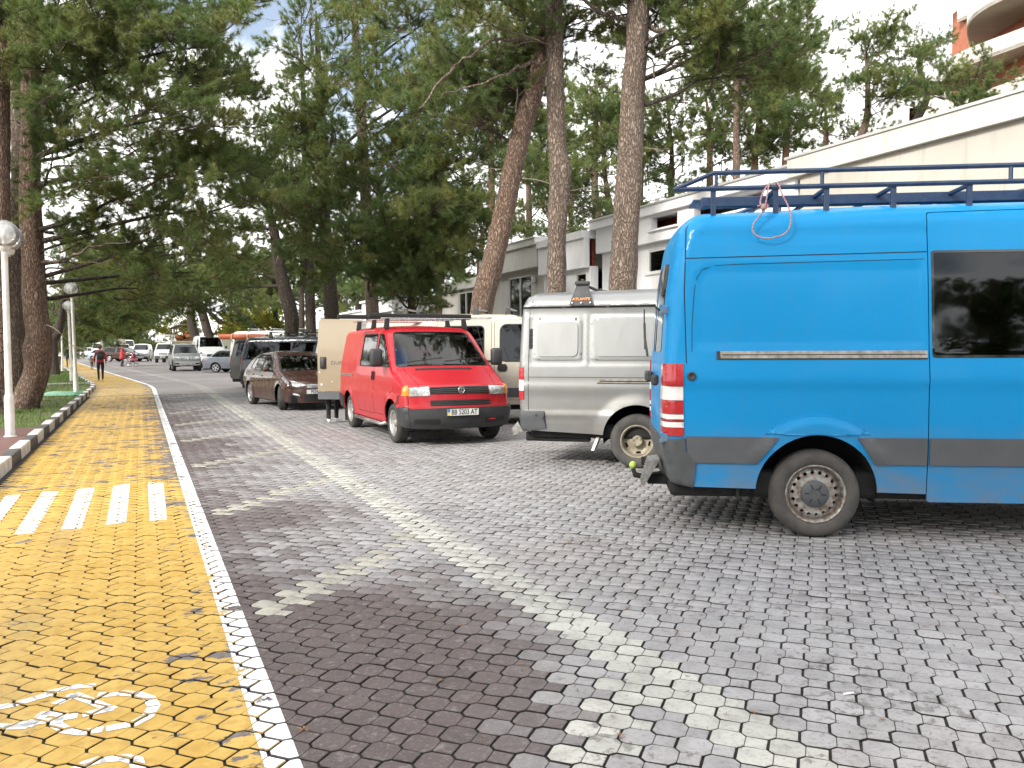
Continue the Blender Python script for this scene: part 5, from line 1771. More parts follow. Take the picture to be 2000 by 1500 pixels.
# ------------------------------------------------------------------ brown hatchback
def hatch():
    prof = [(-.72, .30, 0, .06, .10), (-.80, .55, .15, .08, .14), (-.78, .92, .15, .08, .16), (-.62, 1.10, .2, .06, .14), (-.20, 1.38, .3, .05, .12), (.4, 1.465, .4, .05, .11), (1.2, 1.465, .4, .05, .11),
            (1.62, 1.36, .3, .08, .10), (2.46, .96, .2, .12, .10), (3.05, .82, .3, .18, .12), (3.38, .66, .15, .24, .12), (3.46, .48, .1, .26, .12), (3.42, .20, 0, .26, .10)]
    v = Veh('hatchback_car', 'glossy dark brown hatchback facing the camera, beside the beige door', 'car', (0, 0), 0, prof,
            [(0, .82), (.3, .86), (.55, .885), (.80, .885), (.95, .86), (1.42, .62), (1.5, .58)], ((-1, .94), (-.3, .985), (.4, 1), (2.2, 1), (2.9, .975), (3.5, .9)), g=.05)
    def cr(x, z):
        b = .016*np.clip((z-(.62+.05*x))/.03, 0, 1)*np.clip((.95-z)/.2, 0, 1)
        d = np.minimum(np.hypot(x, z-.31), np.hypot(x-2.65, z-.31))
        return b + .02*np.clip((.43-d)/.06, 0, 1)
    v.bumps.append(cr)
    bottom = [(3.3, .22), (2.2, .22), (.4, .22), (-.65, .28)]
    arches = [arch_poly(0, .31, .345), arch_poly(2.65, .31, .345)]
    w = rnd([(.02, 1.0), (.85, .955), (2.12, .935), (1.66, 1.22), (1.28, 1.375), (.5, 1.38), (.1, 1.24)], .05)
    post = line_poly((1.03, .9), (1.0, 1.42), .035)
    wf = rnd([(1.09, .955), (2.12, .94), (1.66, 1.22), (1.28, 1.375), (1.06, 1.385)], .03)
    wr = rnd([(.05, 1.0), (1.00, .958), (.97, 1.385), (.5, 1.38), (.12, 1.22)], .03)
    d1 = rnd([(1.05, .28), (2.10, .28), (2.20, .60), (2.22, .90), (1.68, 1.25), (1.28, 1.41), (1.03, 1.42)], .04)
    d2 = rnd([(.42, .28), (1.035, .28), (1.015, 1.42), (.5, 1.41), (.08, 1.24), (.0, .98), (.20, .70), (.36, .50)], .04)
    ws = rnd([(1.66, -.52), (1.66, .52), (2.44, .70), (2.44, -.70)], .06)
    v.side('body_side', v.side_outline(bottom), M['brown'], holes=arches+[gapo(d1), gapo(d2)], ring=True, g=.04)
    v.side('front_door', gapi(d1), M['brown'], holes=[wf], g=.04)
    v.side('rear_door', gapi(d2), M['brown'], holes=[wr, arches[0]], g=.04)
    for q in (wf, wr):
        v.side('side_window', q, M['glass'], off=-.004)
        v.side('window_seal', gapo(q, .012), M['ink'], holes=[gapi(q, .003)], off=.003, depth=.006)
    rws = rnd([(-.5, 1.0), (.5, 1.0), (.45, 1.3), (-.45, 1.3)], .05)
    v.full_strip('bonnet_roof_and_ends', M['brown'], holes=[('top', ws), ('rear', rws)])
    v.strip('windscreen', 'top', ws, M['glass'], off=-.003)
    v.strip('windscreen_border', 'top', rnd([(1.645, -.54), (1.645, .54), (2.455, .72), (2.455, -.72)], .06), M['ink'], holes=[('top', ws)], off=.003, depth=.006)
    v.strip('rear_window', 'rear', rws, M['glass'], off=-.003)
    v.liner(bottom, arches+[wf, wr], None)
    hl = rnd([(.40, .63), (.60, .60), (.74, .66), (.76, .78), (.60, .735)], .03)
    v.strip('headlamp', 'front', hl, M['headlamp'], off=.012, mirror=True)
    v.side('headlamp', rnd([(2.78, .80), (3.16, .64), (3.12, .74), (2.86, .815)], .02), M['headlamp'], off=.012)
    v.strip('upper_grille', 'front', rnd([(-.42, .56), (.42, .56), (.46, .62), (.30, .655), (-.30, .655), (-.46, .62)], .02), M['ink'], off=.008)
    for k in range(3): v.strip('grille_slat', 'front', rect(-.40, .40, .575+k*.026, .588+k*.026, .002), M['chrome'], off=.016, depth=.01, g=.12)
    v.strip('lower_grille', 'front', rnd([(-.50, .24), (.50, .24), (.44, .44), (-.44, .44)], .04), M['ink'], off=.008)
    v.strip('fog_lamp_bezel', 'front', rnd([(.50, .34), (.74, .37), (.75, .47), (.56, .44)], .03), M['ink'], off=.008, mirror=True)
    v.strip('fog_lamp', 'front', rnd([(.54, .36), (.70, .39), (.70, .445), (.57, .415)], .02), M['headlamp'], off=.016, mirror=True)
    xg = float(v.strip_pt(np.array([v.sfront(.66)]), np.array([0.]))[0][0])
    MB().lathe([(.075, -.01), (.07, .012), (.05, .014), (.046, .004)], 20, (xg+.01, 0, .665), 'X').build('emblem_ring', M['chrome'], v.root, smooth=True)
    v.plate(3.475, -.20, .475, 'P024TA', (PI/2, 0, PI/2), False, .50, .112)
    v.mirror_arm(2.0, .84, 1.0, M['brown'], .16, .12, .10)
    v.wheels((0, 2.65), 1.53, 'alloy10', .312, .20, -24)
    v.under(-.65, 3.25, .82, .18, .4, [(0, .31), (2.65, .31)], .345)
    v.seats([(1.25, .36, .45), (1.25, -.36, .45)])
    MB().bbox(1.85, 2.35, -.66, .66, .6, .92, .06).build('dashboard', M['interior'], v.root, smooth=True)
    MB().bbox(1.74, 1.76, -.60, -.45, 1.14, 1.26, .002).build('windscreen_note', M['paper'], v.root)
    for y0, y1 in ((-.60, 0), (.0, .6)):
        p = [v.strip_pt(np.array([float(v.stop(2.40))]), np.array([y/.75]))[0] for y in np.linspace(y0, y1, 5)]
        MB().tube([(q[0]-.01*k, q[1], q[2]+.016+.004*k) for k, q in enumerate(p)], .007, 5).build('wiper', M['ink'], v.root)
    v.side('door_handle', rnd([(1.12, .80), (1.32, .80), (1.32, .835), (1.12, .835)], .01), M['brown'], off=.018, depth=.02)
    v.side('door_handle', rnd([(.30, .82), (.50, .82), (.50, .855), (.30, .855)], .01), M['brown'], off=.018, depth=.02)
    return v
hb_ = hatch()
place(hb_, gxy(546, 799), (2.65, -.86), -57.0)

# ------------------------------------------------------------------ vehicles farther down the row
def minivan(name, label, loc, head, paintm, glassm, Hh=1.95, L=5.1, wb=3.2, kind='alloy5', nwin=2, wide=.95, nose=.95, sw=None, g=.1, lamps='high', cat='van', group=None, face=False):
    ro, fo = (L-wb)*.5+.1, (L-wb)*.5-.1
    k = Hh/1.95
    xw = wb+fo-nose
    prof = [(-ro+.06, .36, 0, .04, .08), (-ro, .6, .08, .05, .09), (-ro+.02, 1.15*k, .1, .05, .10), (-ro+.12, 1.75*k, .15, .05, .12), (-ro+.28, 1.92*k, .15, .05, .13),
            (wb*.4, 1.95*k, .5, .05, .13), (xw-.9, 1.91*k, .4, .06, .13), (xw, 1.22*k, .1, .12, .1), (xw+nose*.75, .95*k, .15, .18, .1), (wb+fo, .65, .1, .2, .1), (wb+fo-.04, .30, 0, .2, .08)]
    v = Veh(name, label, cat, (loc[0], loc[1]), head, prof, [(0, wide-.06), (.4, wide-.02), (.8, wide), (1.15*k, wide-.01), (1.85*k, wide-.13), (2*k, wide-.17)], ((-9, .98), (0, 1), (xw, 1), (wb+fo, .93)), g=g, group=group)
    R_ = .34
    bottom = [(wb+fo-.2, .32), (wb*.5, .30), (-ro+.1, .36)]
    arches = [arch_poly(0, R_, .42), arch_poly(wb, R_, .42)]
    z0, z1 = 1.17*k, 1.72*k
    xa, xb = -ro+.28, xw-.12
    wins = []
    if nwin:
        n = nwin+1
        xs = np.linspace(xa, xw-.75, n)
        for i in range(nwin): wins.append(rnd([(xs[i]+.03, z0), (xs[i+1]-.03, z0), (xs[i+1]-.03, z1), (xs[i]+(.14 if i == 0 else .03), z1)], .07))
        wf = rnd([(xw-.72, z0), (xb, z0), (xw-.62, z1), (xw-.72, z1)], .05)
    else:
        wf = rnd([(xw-1.0, z0), (xb, z0), (xw-.62, z1), (xw-1.0, z1)], .05)
    fd = rnd([(xw-1.06, .45), (xw-.35, .45), (xw-.2, .75), (xw-.02, 1.0), (xw-.02, z0-.01), (xw-.56, z1+.06), (xw-1.06, z1+.06)], .05)
    ws = rnd([(xw-.86, -wide*.72), (xw-.86, wide*.72), (xw-.05, wide*.86), (xw-.05, -wide*.86)], .06)
    v.side('body_side', v.side_outline(bottom), paintm, holes=arches+wins+[wf], ring=True)
    seam(v, [(xw-1.04, .42), (xw-1.04, z1+.05)], .006)
    seam(v, [(xw-1.9, .42), (xw-1.9, z1+.05)], .006)
    for q in wins+[wf]: v.side('side_window', q, glassm, off=-.004, depth=.02)
    rws = rnd([(-wide*.72, z0+.02), (wide*.72, z0+.02), (wide*.68, z1-.04), (-wide*.68, z1-.04)], .06)
    v.full_strip('bonnet_roof_and_ends', paintm, holes=[('top', ws), ('rear', rws)])
    v.strip('windscreen', 'top', ws, glassm, off=-.004)
    v.strip('rear_window', 'rear', rws, glassm, off=-.004)
    v.liner(bottom, arches+wins+[wf], None)
    E = v.E
    za, zb = (.85*k, 1.25*k)
    ee = [tuple(p) for p in E if za < p[1] < zb and p[0] < 0]
    v.side('tail_lamp', ee + [(-ro+.10, zb), (-ro+.08, za)], M['redlamp'], off=.012, ring=True)
    v.strip('tail_lamp', 'rear', [(wide*.78, za), (2, za), (2, zb), (wide*.78, zb)], M['redlamp'], off=.012, mirror=True)
    v.strip('headlamp', 'front', rnd([(wide*.5, .70*k), (wide*.84, .72*k), (wide*.84, .90*k), (wide*.55, .84*k)], .03), M['headlamp'], off=.012, mirror=True)
    v.strip('grille', 'front', rect(-wide*.46, wide*.46, .68*k, .82*k, .02), M['ink'], off=.01)
    v.strip('front_bumper', 'front', [(-2, .31), (2, .31), (2, .56), (-2, .56)], M['plastic'], off=.02)
    v.strip('rear_bumper', 'rear', [(-2, .38), (2, .38), (2, .62), (-2, .62)], M['plastic'] if paintm is not M['navy'] else paintm, off=.03)
    v.mirror_arm(xw-.3, wide-.03, z0+.08, M['plastic'] if paintm not in (M['navy'],) else paintm, .16, .2, .1)
    v.wheels((0, wb), wide*2-.32, kind, R_, .22)
    v.under(-ro+.1, wb+fo-.15, wide-.08, .24, .44, [(0, R_), (wb, R_)], .42)
    v.seats([(xw-1.1, .42, .6), (xw-1.1, -.42, .6)])
    if face: v.plate(wb+fo+.03, 0, .5, 'A 415 KM', (PI/2, 0, PI/2))
    return v
def bars(v, xs, z, y, m=None):
    for x in xs:
        o = new_obj('roof_bar', None, v.root)
        MB().bbox(x-.03, x+.03, -y, y, z+.10, z+.13, .01).build('bar', m or M['ink'], o)
        for sg in (1, -1): MB().hexa([(x-.06, sg*y*.9-.05, z-.04), (x+.06, sg*y*.9-.05, z-.04), (x+.06, sg*y*.9+.05, z-.06), (x-.06, sg*y*.9+.05, z-.06), (x-.03, sg*y*.88-.03, z+.12), (x+.03, sg*y*.88-.03, z+.12), (x+.03, sg*y*.88+.03, z+.12), (x-.03, sg*y*.88+.03, z+.12)]).build('bar_foot', M['ink'], o)

p = at(464, 690, 26.5)
nv = minivan('passenger_van', 'glossy navy passenger van with long mirror-like windows behind the brown hatchback', (p.x, p.y), -9, M['navy'], M['darkglass'], 1.95, 5.1, 3.2, 'alloy5', 2)
place(nv, (p.x, p.y), (-1.05, -.9), -9); bars(nv, (0, 1.2, 2.2), 1.93, .75)
p = at(446, 690, 31.5)
cv = minivan('passenger_van', 'charcoal grey van whose rear end sticks out beside the navy van', (p.x, p.y), -9, M['charcoal'], M['darkglass'], 1.98, 5.0, 3.1, 'plain', 2)
place(cv, (p.x, p.y), (-1.05, -.9), -9); bars(cv, (-.2, 1.0, 2.0), 1.96, .75, M['chrome'])
# orange tube carried on the charcoal van
tbq = at(429, 655, 31.3); tbe = at(520, 656, 31.3)
tm_ = MB().tube([tbq, tbq.lerp(tbe, .5), tbe], .105, 14)
M['orange'] = mat('faded_orange_plastic', (.62, .16, .07), .5, var=.25, scale=3)
tt = tm_.build('storage_tube', M['orange'], None, smooth=True, angle=40)
tag(tt, 'long faded orange tube lying on the roof of the charcoal van', 'tube')
for k_ in (.28, .62):
    c_ = tbq.lerp(tbe, k_)
    MB().tube([c_+Vector((0, 0, -.22)), c_+Vector((0, -.12, -.1)), c_+Vector((0, -.12, .06)), c_+Vector((0, 0, .118))], .02, 6).build('strap', M['white'], tt)

def sedan(name, label, xy, head, paintm, L=4.3, wb=2.48, Hh=1.5, kind='alloy5', glassm=None, suv=False, g=.09, group=None, lp=(0, -.85), plate=None, ro=None, cat='car'):
    glassm = glassm or M['glass']
    k = Hh/1.5
    ro = ro or (L-wb)*.55; fo = L-wb-ro
    if suv:
        prof = [(-ro+.05, .42, 0, .05, .1), (-ro, .7, .1, .06, .1), (-ro+.02, 1.05, .1, .06, .1), (-ro+.28, Hh-.12, .2, .05, .1), (-ro+.5, Hh-.02, .2, .05, .1), (wb*.35, Hh, .4, .05, .1), (wb*.62, Hh-.05, .3, .06, .1), (wb*.62+.75, 1.15, .1, .12, .1), (wb+fo-.18, 1.0, .15, .16, .1), (wb+fo-.02, .86, .08, .16, .1), (wb+fo, .55, .1, .16, .1), (wb+fo-.06, .36, 0, .16, .1)]
        xw, zb = wb*.62+.75, 1.15
        side = [(-ro+.30, 1.12), (wb*.62+.62, 1.10), (wb*.62+.06, Hh-.13), (-ro+.50, Hh-.14)]
    else:
        prof = [(-ro+.05, .30, 0, .08, .12), (-ro, .55, .1, .1, .13), (-ro+.02, .90*k, .08, .1, .13), (-ro+.45, .98*k, .15, .08, .12), (-ro+1.05, 1.42*k, .3, .05, .1), (wb*.45, 1.5*k, .4, .05, .1), (wb*.68, 1.42*k, .3, .08, .1), (wb*.68+.78, .98*k, .15, .12, .1), (wb+fo-.35, .82*k, .2, .18, .12), (wb+fo, .6, .12, .22, .12), (wb+fo-.05, .22, 0, .22, .1)]
        xw, zb = wb*.68+.78, .98*k
        side = [(-ro+.72, .99*k), (wb*.68+.62, .97*k), (wb*.66, 1.36*k), (-ro+1.12, 1.38*k)]
    v = Veh(name, label, cat, (0, 0), 0, prof, [(0, .80), (.3, .84), (.6, .87), (.9*k, .86), (1.42*k, .64), (Hh, .58)] if not suv else [(0, .86), (.45, .90), (.8, .935), (1.1, .92), (Hh-.1, .76), (Hh, .72)], ((-9, .97), (0, 1), (wb*.8, 1), (wb+fo, .92)), g=g, group=group)
    R_ = .305 if not suv else .375
    bottom = [(wb+fo-.2, .24 if not suv else .38), (-ro+.1, .26 if not suv else .42)]
    arches = [arch_poly(0, R_, R_+.045+.03*suv), arch_poly(wb, R_, R_+.045+.03*suv)]
    mid = (side[0][0]*.45+side[1][0]*.55)
    a, b, c, d = side
    xm = lambda z: mid
    zl = lambda x: a[1]+(b[1]-a[1])*(x-a[0])/(b[0]-a[0]); zh = lambda x: d[1]+(c[1]-d[1])*(x-d[0])/(c[0]-d[0])
    wr = rnd([a, (mid-.04, zl(mid)), (mid-.04, zh(mid)), d], .05)
    wf = rnd([(mid+.04, zl(mid)), b, c, (mid+.04, zh(mid))], .05)
    ws = rnd([(xw-.72, -.50 if not suv else -.62), (xw-.72, .50 if not suv else .62), (xw-.04, .68 if not suv else .78), (xw-.04, -.68 if not suv else -.78)], .06)
    v.side('body_side', v.side_outline(bottom), paintm, holes=arches+[wr, wf], ring=True)
    for q in (wr, wf): v.side('side_window', q, glassm, off=-.004)
    for x in (mid, mid+1.0, mid-.95): seam(v, [(x, .32+.12*suv), (x, zb-.02)], .006)
    rws = rnd([(-.5, zb+.04), (.5, zb+.04), (.42, Hh-.14), (-.42, Hh-.14)], .05)
    v.full_strip('bonnet_roof_and_ends', paintm, holes=[('top', ws), ('rear', rws)])
    v.strip('windscreen', 'top', ws, glassm, off=-.003)
    v.strip('rear_window', 'rear', rws, glassm, off=-.003)
    v.liner(bottom, arches+[wr, wf], None)
    E = v.E
    za, zc = (.66*k, .90*k) if not suv else (.75, 1.15)
    ee = [tuple(p_) for p_ in E if za < p_[1] < zc and p_[0] < 0]
    v.side('tail_lamp', ee + [(-ro+.26, zc-.02), (-ro+.22, za)], M['redlamp'], off=.012, ring=True)
    v.strip('tail_lamp', 'rear', rect(.52, 1.5, za, zc, 0), M['redlamp'], off=.012, mirror=True)
    if suv:
        v.strip('headlamp', 'front', rnd([(.50, .76), (.82, .78), (.80, .99), (.52, .97)], .04), M['headlamp'], off=.012, mirror=True)
        v.strip('grille', 'front', rect(-.42, .42, .78, .96, .04), M['ink'], off=.01)
        for i in range(9): v.strip('grille_bar', 'front', rect(-.40+i*.093, -.365+i*.093, .79, .95, .004), M['chrome'], off=.025, depth=.014, g=.12)
        v.strip('front_bumper', 'front', [(-2, .40), (2, .40), (2, .66), (-2, .66)], M['whitecar'], off=.04)
        v.strip('fog_lamp', 'front', rect(.50, .74, .47, .56, .02), M['ink'], off=.045, mirror=True)
        MB().tube([(-.5, .66, Hh+.01), (-.4, .66, Hh+.05), (wb*.5, .66, Hh+.05), (wb*.58, .66, Hh)], .02, 6).build('roof_rail', M['ink'], v.root)
        MB().tube([(-.5, -.66, Hh+.01), (-.4, -.66, Hh+.05), (wb*.5, -.66, Hh+.05), (wb*.58, -.66, Hh)], .02, 6).build('roof_rail', M['ink'], v.root)
    else:
        v.strip('headlamp', 'front', rnd([(.42, .58), (.74, .60), (.74, .74), (.46, .70)], .03), M['headlamp'], off=.012, mirror=True)
        v.strip('grille', 'front', rect(-.38, .38, .54, .66, .03), M['ink'], off=.01)
    if plate: v.plate(wb+fo+(.05 if suv else .02), 0, .50, plate, (PI/2, 0, PI/2))
    v.mirror_arm(xw-.32, .85, zb+.06, paintm, .15, .13, .1)
    v.wheels((0, wb), 1.48 if not suv else 1.6, kind, R_, .2 if not suv else .26)
    v.under(-ro+.1, wb+fo-.15, .78, .18 if not suv else .32, .42, [(0, R_), (wb, R_)], R_+.045+.03*suv)
    v.seats([(mid+.35, .36, .42+.2*suv), (mid+.35, -.36, .42+.2*suv)])
    place(v, xy, lp, head)
    return v
sedan('sedan_car', 'blue-grey saloon with five-spoke wheel, beside the silver off-roader', gxy(421, 725), -4, M['paleblue'])
sedan('off_road_car', 'silver off-roader with barred grille facing the camera', gxy(336, 722), -64, M['suv'], 4.7, 2.79, 1.88, 'suv', suv=True, lp=(2.79, -.92), plate='K 512 OC')
sedan('off_road_car', 'brown off-roader parked sideways in front of the beige covered truck', gxy(214, 703), -12, M['brown'], 4.6, 2.7, 1.7, 'suv', suv=True, g=.14)
sedan('estate_car', 'small light blue car in front of the white minibus', gxy(180, 701), -18, M['carblue'], 4.1, 2.45, 1.5, 'plain', g=.14, lp=(0, -.85))
sedan('off_road_car', 'small white off-roader parked far off left of the white minibus', gxy(163, 694), -20, M['whitecar'], 4.2, 2.6, 1.75, 'suv', suv=True, g=.16)
sedan('sedan_car', 'black saloon parked farthest down the road', gxy(148, 693), -20, M['darkcar'], 4.4, 2.6, 1.45, 'plain', g=.18)
p = at(178, 690, 132)
wm = minivan('minibus', 'white minibus with a long dark window band far down the road', (p.x, p.y), -12, M['whitecar'], M['darkglass'], 2.6, 5.9, 3.7, 'plain', 3, 1.0, .8, g=.16, cat='minibus')
place(wm, (p.x, p.y), (-1.2, -1), -12)
# white vans behind the sedan
p = at(402, 690, 66)
w1 = minivan('delivery_van', 'white high-roof van standing behind the leaning pine trunk', (p.x, p.y), -60, M['whitecar'], M['glass'], 2.55, 5.4, 3.3, 'plain', 0, 1.0, .9, g=.14)
place(w1, (p.x, p.y), (0, 0), -62)
p = at(441, 690, 47)
w2 = minivan('camper_van', 'white camper van with roof ladder behind the charcoal van', (p.x, p.y), -9, M['whitecar'], M['darkglass'], 2.55, 5.6, 3.5, 'plain', 3, 1.0, .9, g=.14)
place(w2, (p.x, p.y), (-1.3, -1), -9); bars(w2, (0, 1.4, 2.8), 2.52, .8, M['white'])
p = at(612, 690, 22.5)
w3 = minivan('delivery_van', 'white van showing behind the open beige door', (p.x, p.y), -8, M['whitecar'], M['darkglass'], 2.25, 5.0, 3.2, 'plain', 1, .98, .9, g=.12)
place(w3, (p.x, p.y), (-.95, -.95), -8)
p = at(277, 690, 98)
w4 = minivan('delivery_van', 'white van with dark windows beside the white truck', (p.x, p.y), -70, M['whitecar'], M['darkglass'], 2.1, 4.8, 3.0, 'plain', 1, .95, .9, g=.16)
place(w4, (p.x, p.y), (2.0, 0), -72)
p = at(250, 690, 128)
w5 = minivan('delivery_van', 'white box van far off behind the person in the red coat', (p.x, p.y), -60, M['whitecar'], M['glass'], 2.9, 5.2, 3.2, 'plain', 0, 1.0, .8, g=.18)
place(w5, (p.x, p.y), (2.0, 0), -62)

# ------------------------------------------------------------------ trucks
def cab_truck(name, label, xy, head, cabm, canvas=None, frame=None, rack=True, bedm=None):
    t = thing(name, label, 'truck', (xy[0], xy[1], 0), R(head))
    prof = [(-.75, .55, 0, .02, .05), (-.80, 1.2, .05, .02, .06), (-.70, 2.0, .1, .02, .1), (-.55, 2.10, .1, .03, .1), (.35, 2.12, .2, .04, .1), (.55, 2.04, .1, .06, .1), (1.05, 1.38, .06, .1, .08), (1.45, 1.12, .1, .14, .08), (1.58, .95, .06, .15, .07), (1.60, .45, 0, .15, .07)]
    v = Veh.__new__(Veh)
    Veh.__init__(v, 'cab', 'x', 'x', (0, 0), 0, prof, [(0, .92), (.5, .95), (1.2, .97), (1.3, .96), (2.1, .80), (2.2, .78)], ((-9, 1), (.5, 1), (1.7, .94)), g=.12)
    c = v.root
    for k in ('label', 'category'): del c[k]
    c.parent = t; c.location = (0, 0, 0); c.rotation_euler = (0, 0, 0)
    w = rnd([(-.45, 1.32), (.90, 1.30), (.42, 1.92), (-.45, 1.95)], .06)
    ws = rnd([(.60, -.70), (.60, .70), (1.03, .82), (1.03, -.82)], .05)
    ar = arch_poly(.75, .36, .43)
    bt = [(1.5, .45), (-.7, .52)]
    v.side('cab_side', v.side_outline(bt), cabm, holes=[w, ar], ring=True)
    v.side('side_window', w, M['glass'], off=-.004)
    v.full_strip('cab_shell', cabm, holes=[('top', ws)])
    v.strip('windscreen', 'top', ws, M['glass'], off=-.004)
    v.liner(bt, [w, ar], None)
    v.strip('headlamp', 'front', rect(.52, .82, .88, 1.04, .02), M['headlamp'], off=.012, mirror=True)
    v.strip('grille', 'front', rect(-.45, .45, .88, 1.02, .02), M['greyplastic'], off=.01)
    v.strip('bumper', 'front', [(-2, .46), (2, .46), (2, .74), (-2, .74)], M['plastic'], off=.03)
    v.plate(1.66, 0, .62, 'T 283 EX', (PI/2, 0, PI/2))
    v.mirror_arm(.85, .95, 1.55, M['ink'], .16, .28, .08)
    v.root = t
    for sg in (1, -1):
        v.wheel(.75, sg*.80, 'plain', .36, .22); v.wheel(-2.4, sg*.80, 'plain', .36, .3)
    MB().bbox(-3.6, -.6, -.6, .6, .45, .62, .03).build('chassis', M['black'], t)
    bm_ = bedm or cabm
    bed = new_obj('load_bed', None, t)
    MB().box(-3.7, -.85, -1.02, 1.02, .86, .92).build('bed_floor', M['interior'], bed)
    for sg in (1, -1): MB().bbox(-3.7, -.85, sg*1.02-.02, sg*1.02+.02, .88, 1.28, .008).build('side_board', bm_, bed)
    for x in (-3.7, -.85): MB().bbox(x-.02, x+.02, -1.02, 1.02, .88, 1.28, .008).build('end_board', bm_, bed)
    if rack:
        r = new_obj('roof_rack', None, t)
        for z in (2.22, 2.95):
            MB().tube([(.45, -.95, z), (.45, .95, z), (-3.6, .95, z), (-3.6, -.95, z), (.45, -.95, z)], .035, 6).build('rack_rail', M['white'], r)
        for x in (.45, -1.2, -3.6):
            for y in ((-.95, -.8, -.65, .65, .8, .95) if x > 0 else (-.95, .95)): MB().tube([(x, y, 1.28 if x < 0 else 2.22), (x, y, 2.95)], .025, 5).build('rack_post', M['white'], r)
    return t
cab_truck('pickup_truck', 'white light truck with a pale pipe rack over its cab', at(325, 690, 88)[:2], -80, M['whitecar'])
xy = at(362, 690, 76)
kt = thing('army_truck', 'khaki open-sided truck with hooped frame and canvas roof behind the silver off-roader', 'truck', (xy.x, xy.y, 0), R(-75))
MB().bbox(-2.6, 2.2, -1.0, 1.0, .7, 1.0, .05).build('chassis', M['khaki'], kt)
for sg in (1, -1):
    MB().bbox(-2.6, .6, sg*1.15-.03, sg*1.15+.03, 1.05, 1.75, .01).build('side_board', M['khaki'], kt)
    for x in (-2.5, -1.5, -.5, .5): MB().tube([(x, sg*1.15, 1.0), (x, sg*1.17, 3.35)], .035, 6).build('hoop_post', M['khaki'], kt)
    for z in (2.1, 2.55, 3.35): MB().tube([(-2.5, sg*1.17, z), (.55, sg*1.17, z)], .028, 6).build('side_rail', M['khaki'], kt)
for x in (-2.5, .55):
    for z in (2.1, 3.35): MB().tube([(x, -1.17, z), (x, 1.17, z)], .03, 6).build('end_rail', M['khaki'], kt)
    MB().tube([(x, -1.17, 2.1), (x, 1.17, 2.5)], .025, 6).build('brace', M['khaki'], kt)
cvx = MB()
n = 10
for i in range(n+1):
    y = -1.25+2.5*i/n; z = 3.38+.36*(1-(y/1.25)**2)
    cvx.v += [(-2.7, y, z), (.75, y, z), (-2.7, y, z-.05), (.75, y, z-.05)]
for i in range(n):
    a = 4*i; b = a+4
    cvx.f += [(a, a+1, b+1, b), (a+2, b+2, b+3, a+3), (a, b, b+2, a+2), (a+1, a+3, b+3, b+1)]; cvx.m += [0]*4
M['canvas'] = mat('pale_canvas', (.42, .40, .35), .9, var=.25, scale=3)
cvx.build('canvas_roof', M['canvas'], kt, smooth=True, angle=50)
MB().bbox(.8, 2.1, -1.0, 1.0, 1.0, 1.75, .12).bbox(.75, 1.5, -.92, .92, 1.7, 2.2, .12).build('cab', M['khaki'], kt, smooth=True)
M['load'] = mat('orange_load', (.50, .17, .06), .85, scale=6, col2=(.25, .12, .05))
ld = MB()
for k in range(14): ld.ell((random.uniform(-2.2, .2), random.uniform(-.8, .8), 2.2+random.random()*.65), .4, .35, .22, 8, 6)
ld.build('folded_load', M['load'], kt, smooth=True)
for x in (-1.7, 1.4):
    for sg in (1, -1):
        tm2, bl2, dm2, hm2 = wheel_meshes('plain', .45, .28)
        o = new_obj('wheel', None, kt, (x, sg*.95, .45)); o.rotation_euler = (0, 0, PI if sg < 0 else 0)
        new_obj('tyre', tm2, o); new_obj('rim', dm2, o); new_obj('hub', hm2, o)
xy = at(226, 690, 124)
ct = thing('covered_truck', 'beige canvas covered truck behind the brown off-roader', 'truck', (xy.x, xy.y, 0), R(-40))
MB().bbox(-2.5, 2.3, -.9, .9, .6, 1.0, .05).build('chassis', M['black'], ct)
cc = MB()
for i in range(11):
    a = PI*i/10; y = 1.2*math.cos(a)*1.0; z = 1.0+1.9*min(1, math.sin(a)*2.2)+.12*math.sin(a)
    cc.v += [(-2.6, y, z), (1.1, y, z)]
for i in range(10): cc.f.append((2*i, 2*i+1, 2*i+3, 2*i+2)); cc.m.append(0)
cc.f += [tuple(range(0, 22, 2)), tuple(range(21, 0, -2))]; cc.m += [0, 0]
cc.build('canvas_cover', M['cream'], ct)
MB().bbox(1.2, 2.5, -1.0, 1.0, .9, 2.2, .15).build('cab', M['cream'], ct, smooth=True)
MB().bbox(2.42, 2.53, -.8, .8, 1.55, 2.05, .02).build('windscreen', M['darkglass'], ct)
for x in (-1.7, 1.7):
    for sg in (1, -1):
        o = new_obj('wheel', None, ct, (x, sg*.9, .45)); o.rotation_euler = (0, 0, PI if sg < 0 else 0)
        new_obj('tyre', tm2, o); new_obj('rim', dm2, o); new_obj('hub', hm2, o)

# ================================================================== BUILDINGS
def wall_mat(name, col, col2, streak=.35):
    m, nt, b = mat0(name)
    v = coords(nt, 'World')
    n = noise(nt, v, .7, 7, .62)
    n2 = noise(nt, coords(nt, 'World', (6, 6, .5)), 1.2, 6, .65)
    c = mixc(nt, ramp(nt, n, .38, .66), col, col2)
    c = mixc(nt, mth(nt, 'MULTIPLY', ramp(nt, n2, .54, .74), streak), c, (.30, .28, .24))
    lk(nt, c, b.inputs['Base Color'])
    b.inputs['Roughness'].default_value = .85
    lk(nt, bump(nt, noise(nt, v, 45, 5), .25, .006), b.inputs['Normal'])
    return m
M['wall'] = wall_mat('white_render', (.84, .845, .86), (.80, .80, .81), .2)
M['wallb'] = wall_mat('beige_render', (.50, .475, .42), (.44, .415, .365), .6)
M['wallc'] = wall_mat('cream_render', (.58, .565, .525), (.51, .495, .455), .6)
M['cope'] = mat('coping_metal', (.60, .60, .58), .45, metal=.3, var=.2, scale=3, space='World')
M['brick'] = mat('red_brick_infill', (.22, .045, .03), .8, var=.4, scale=9, space='World')
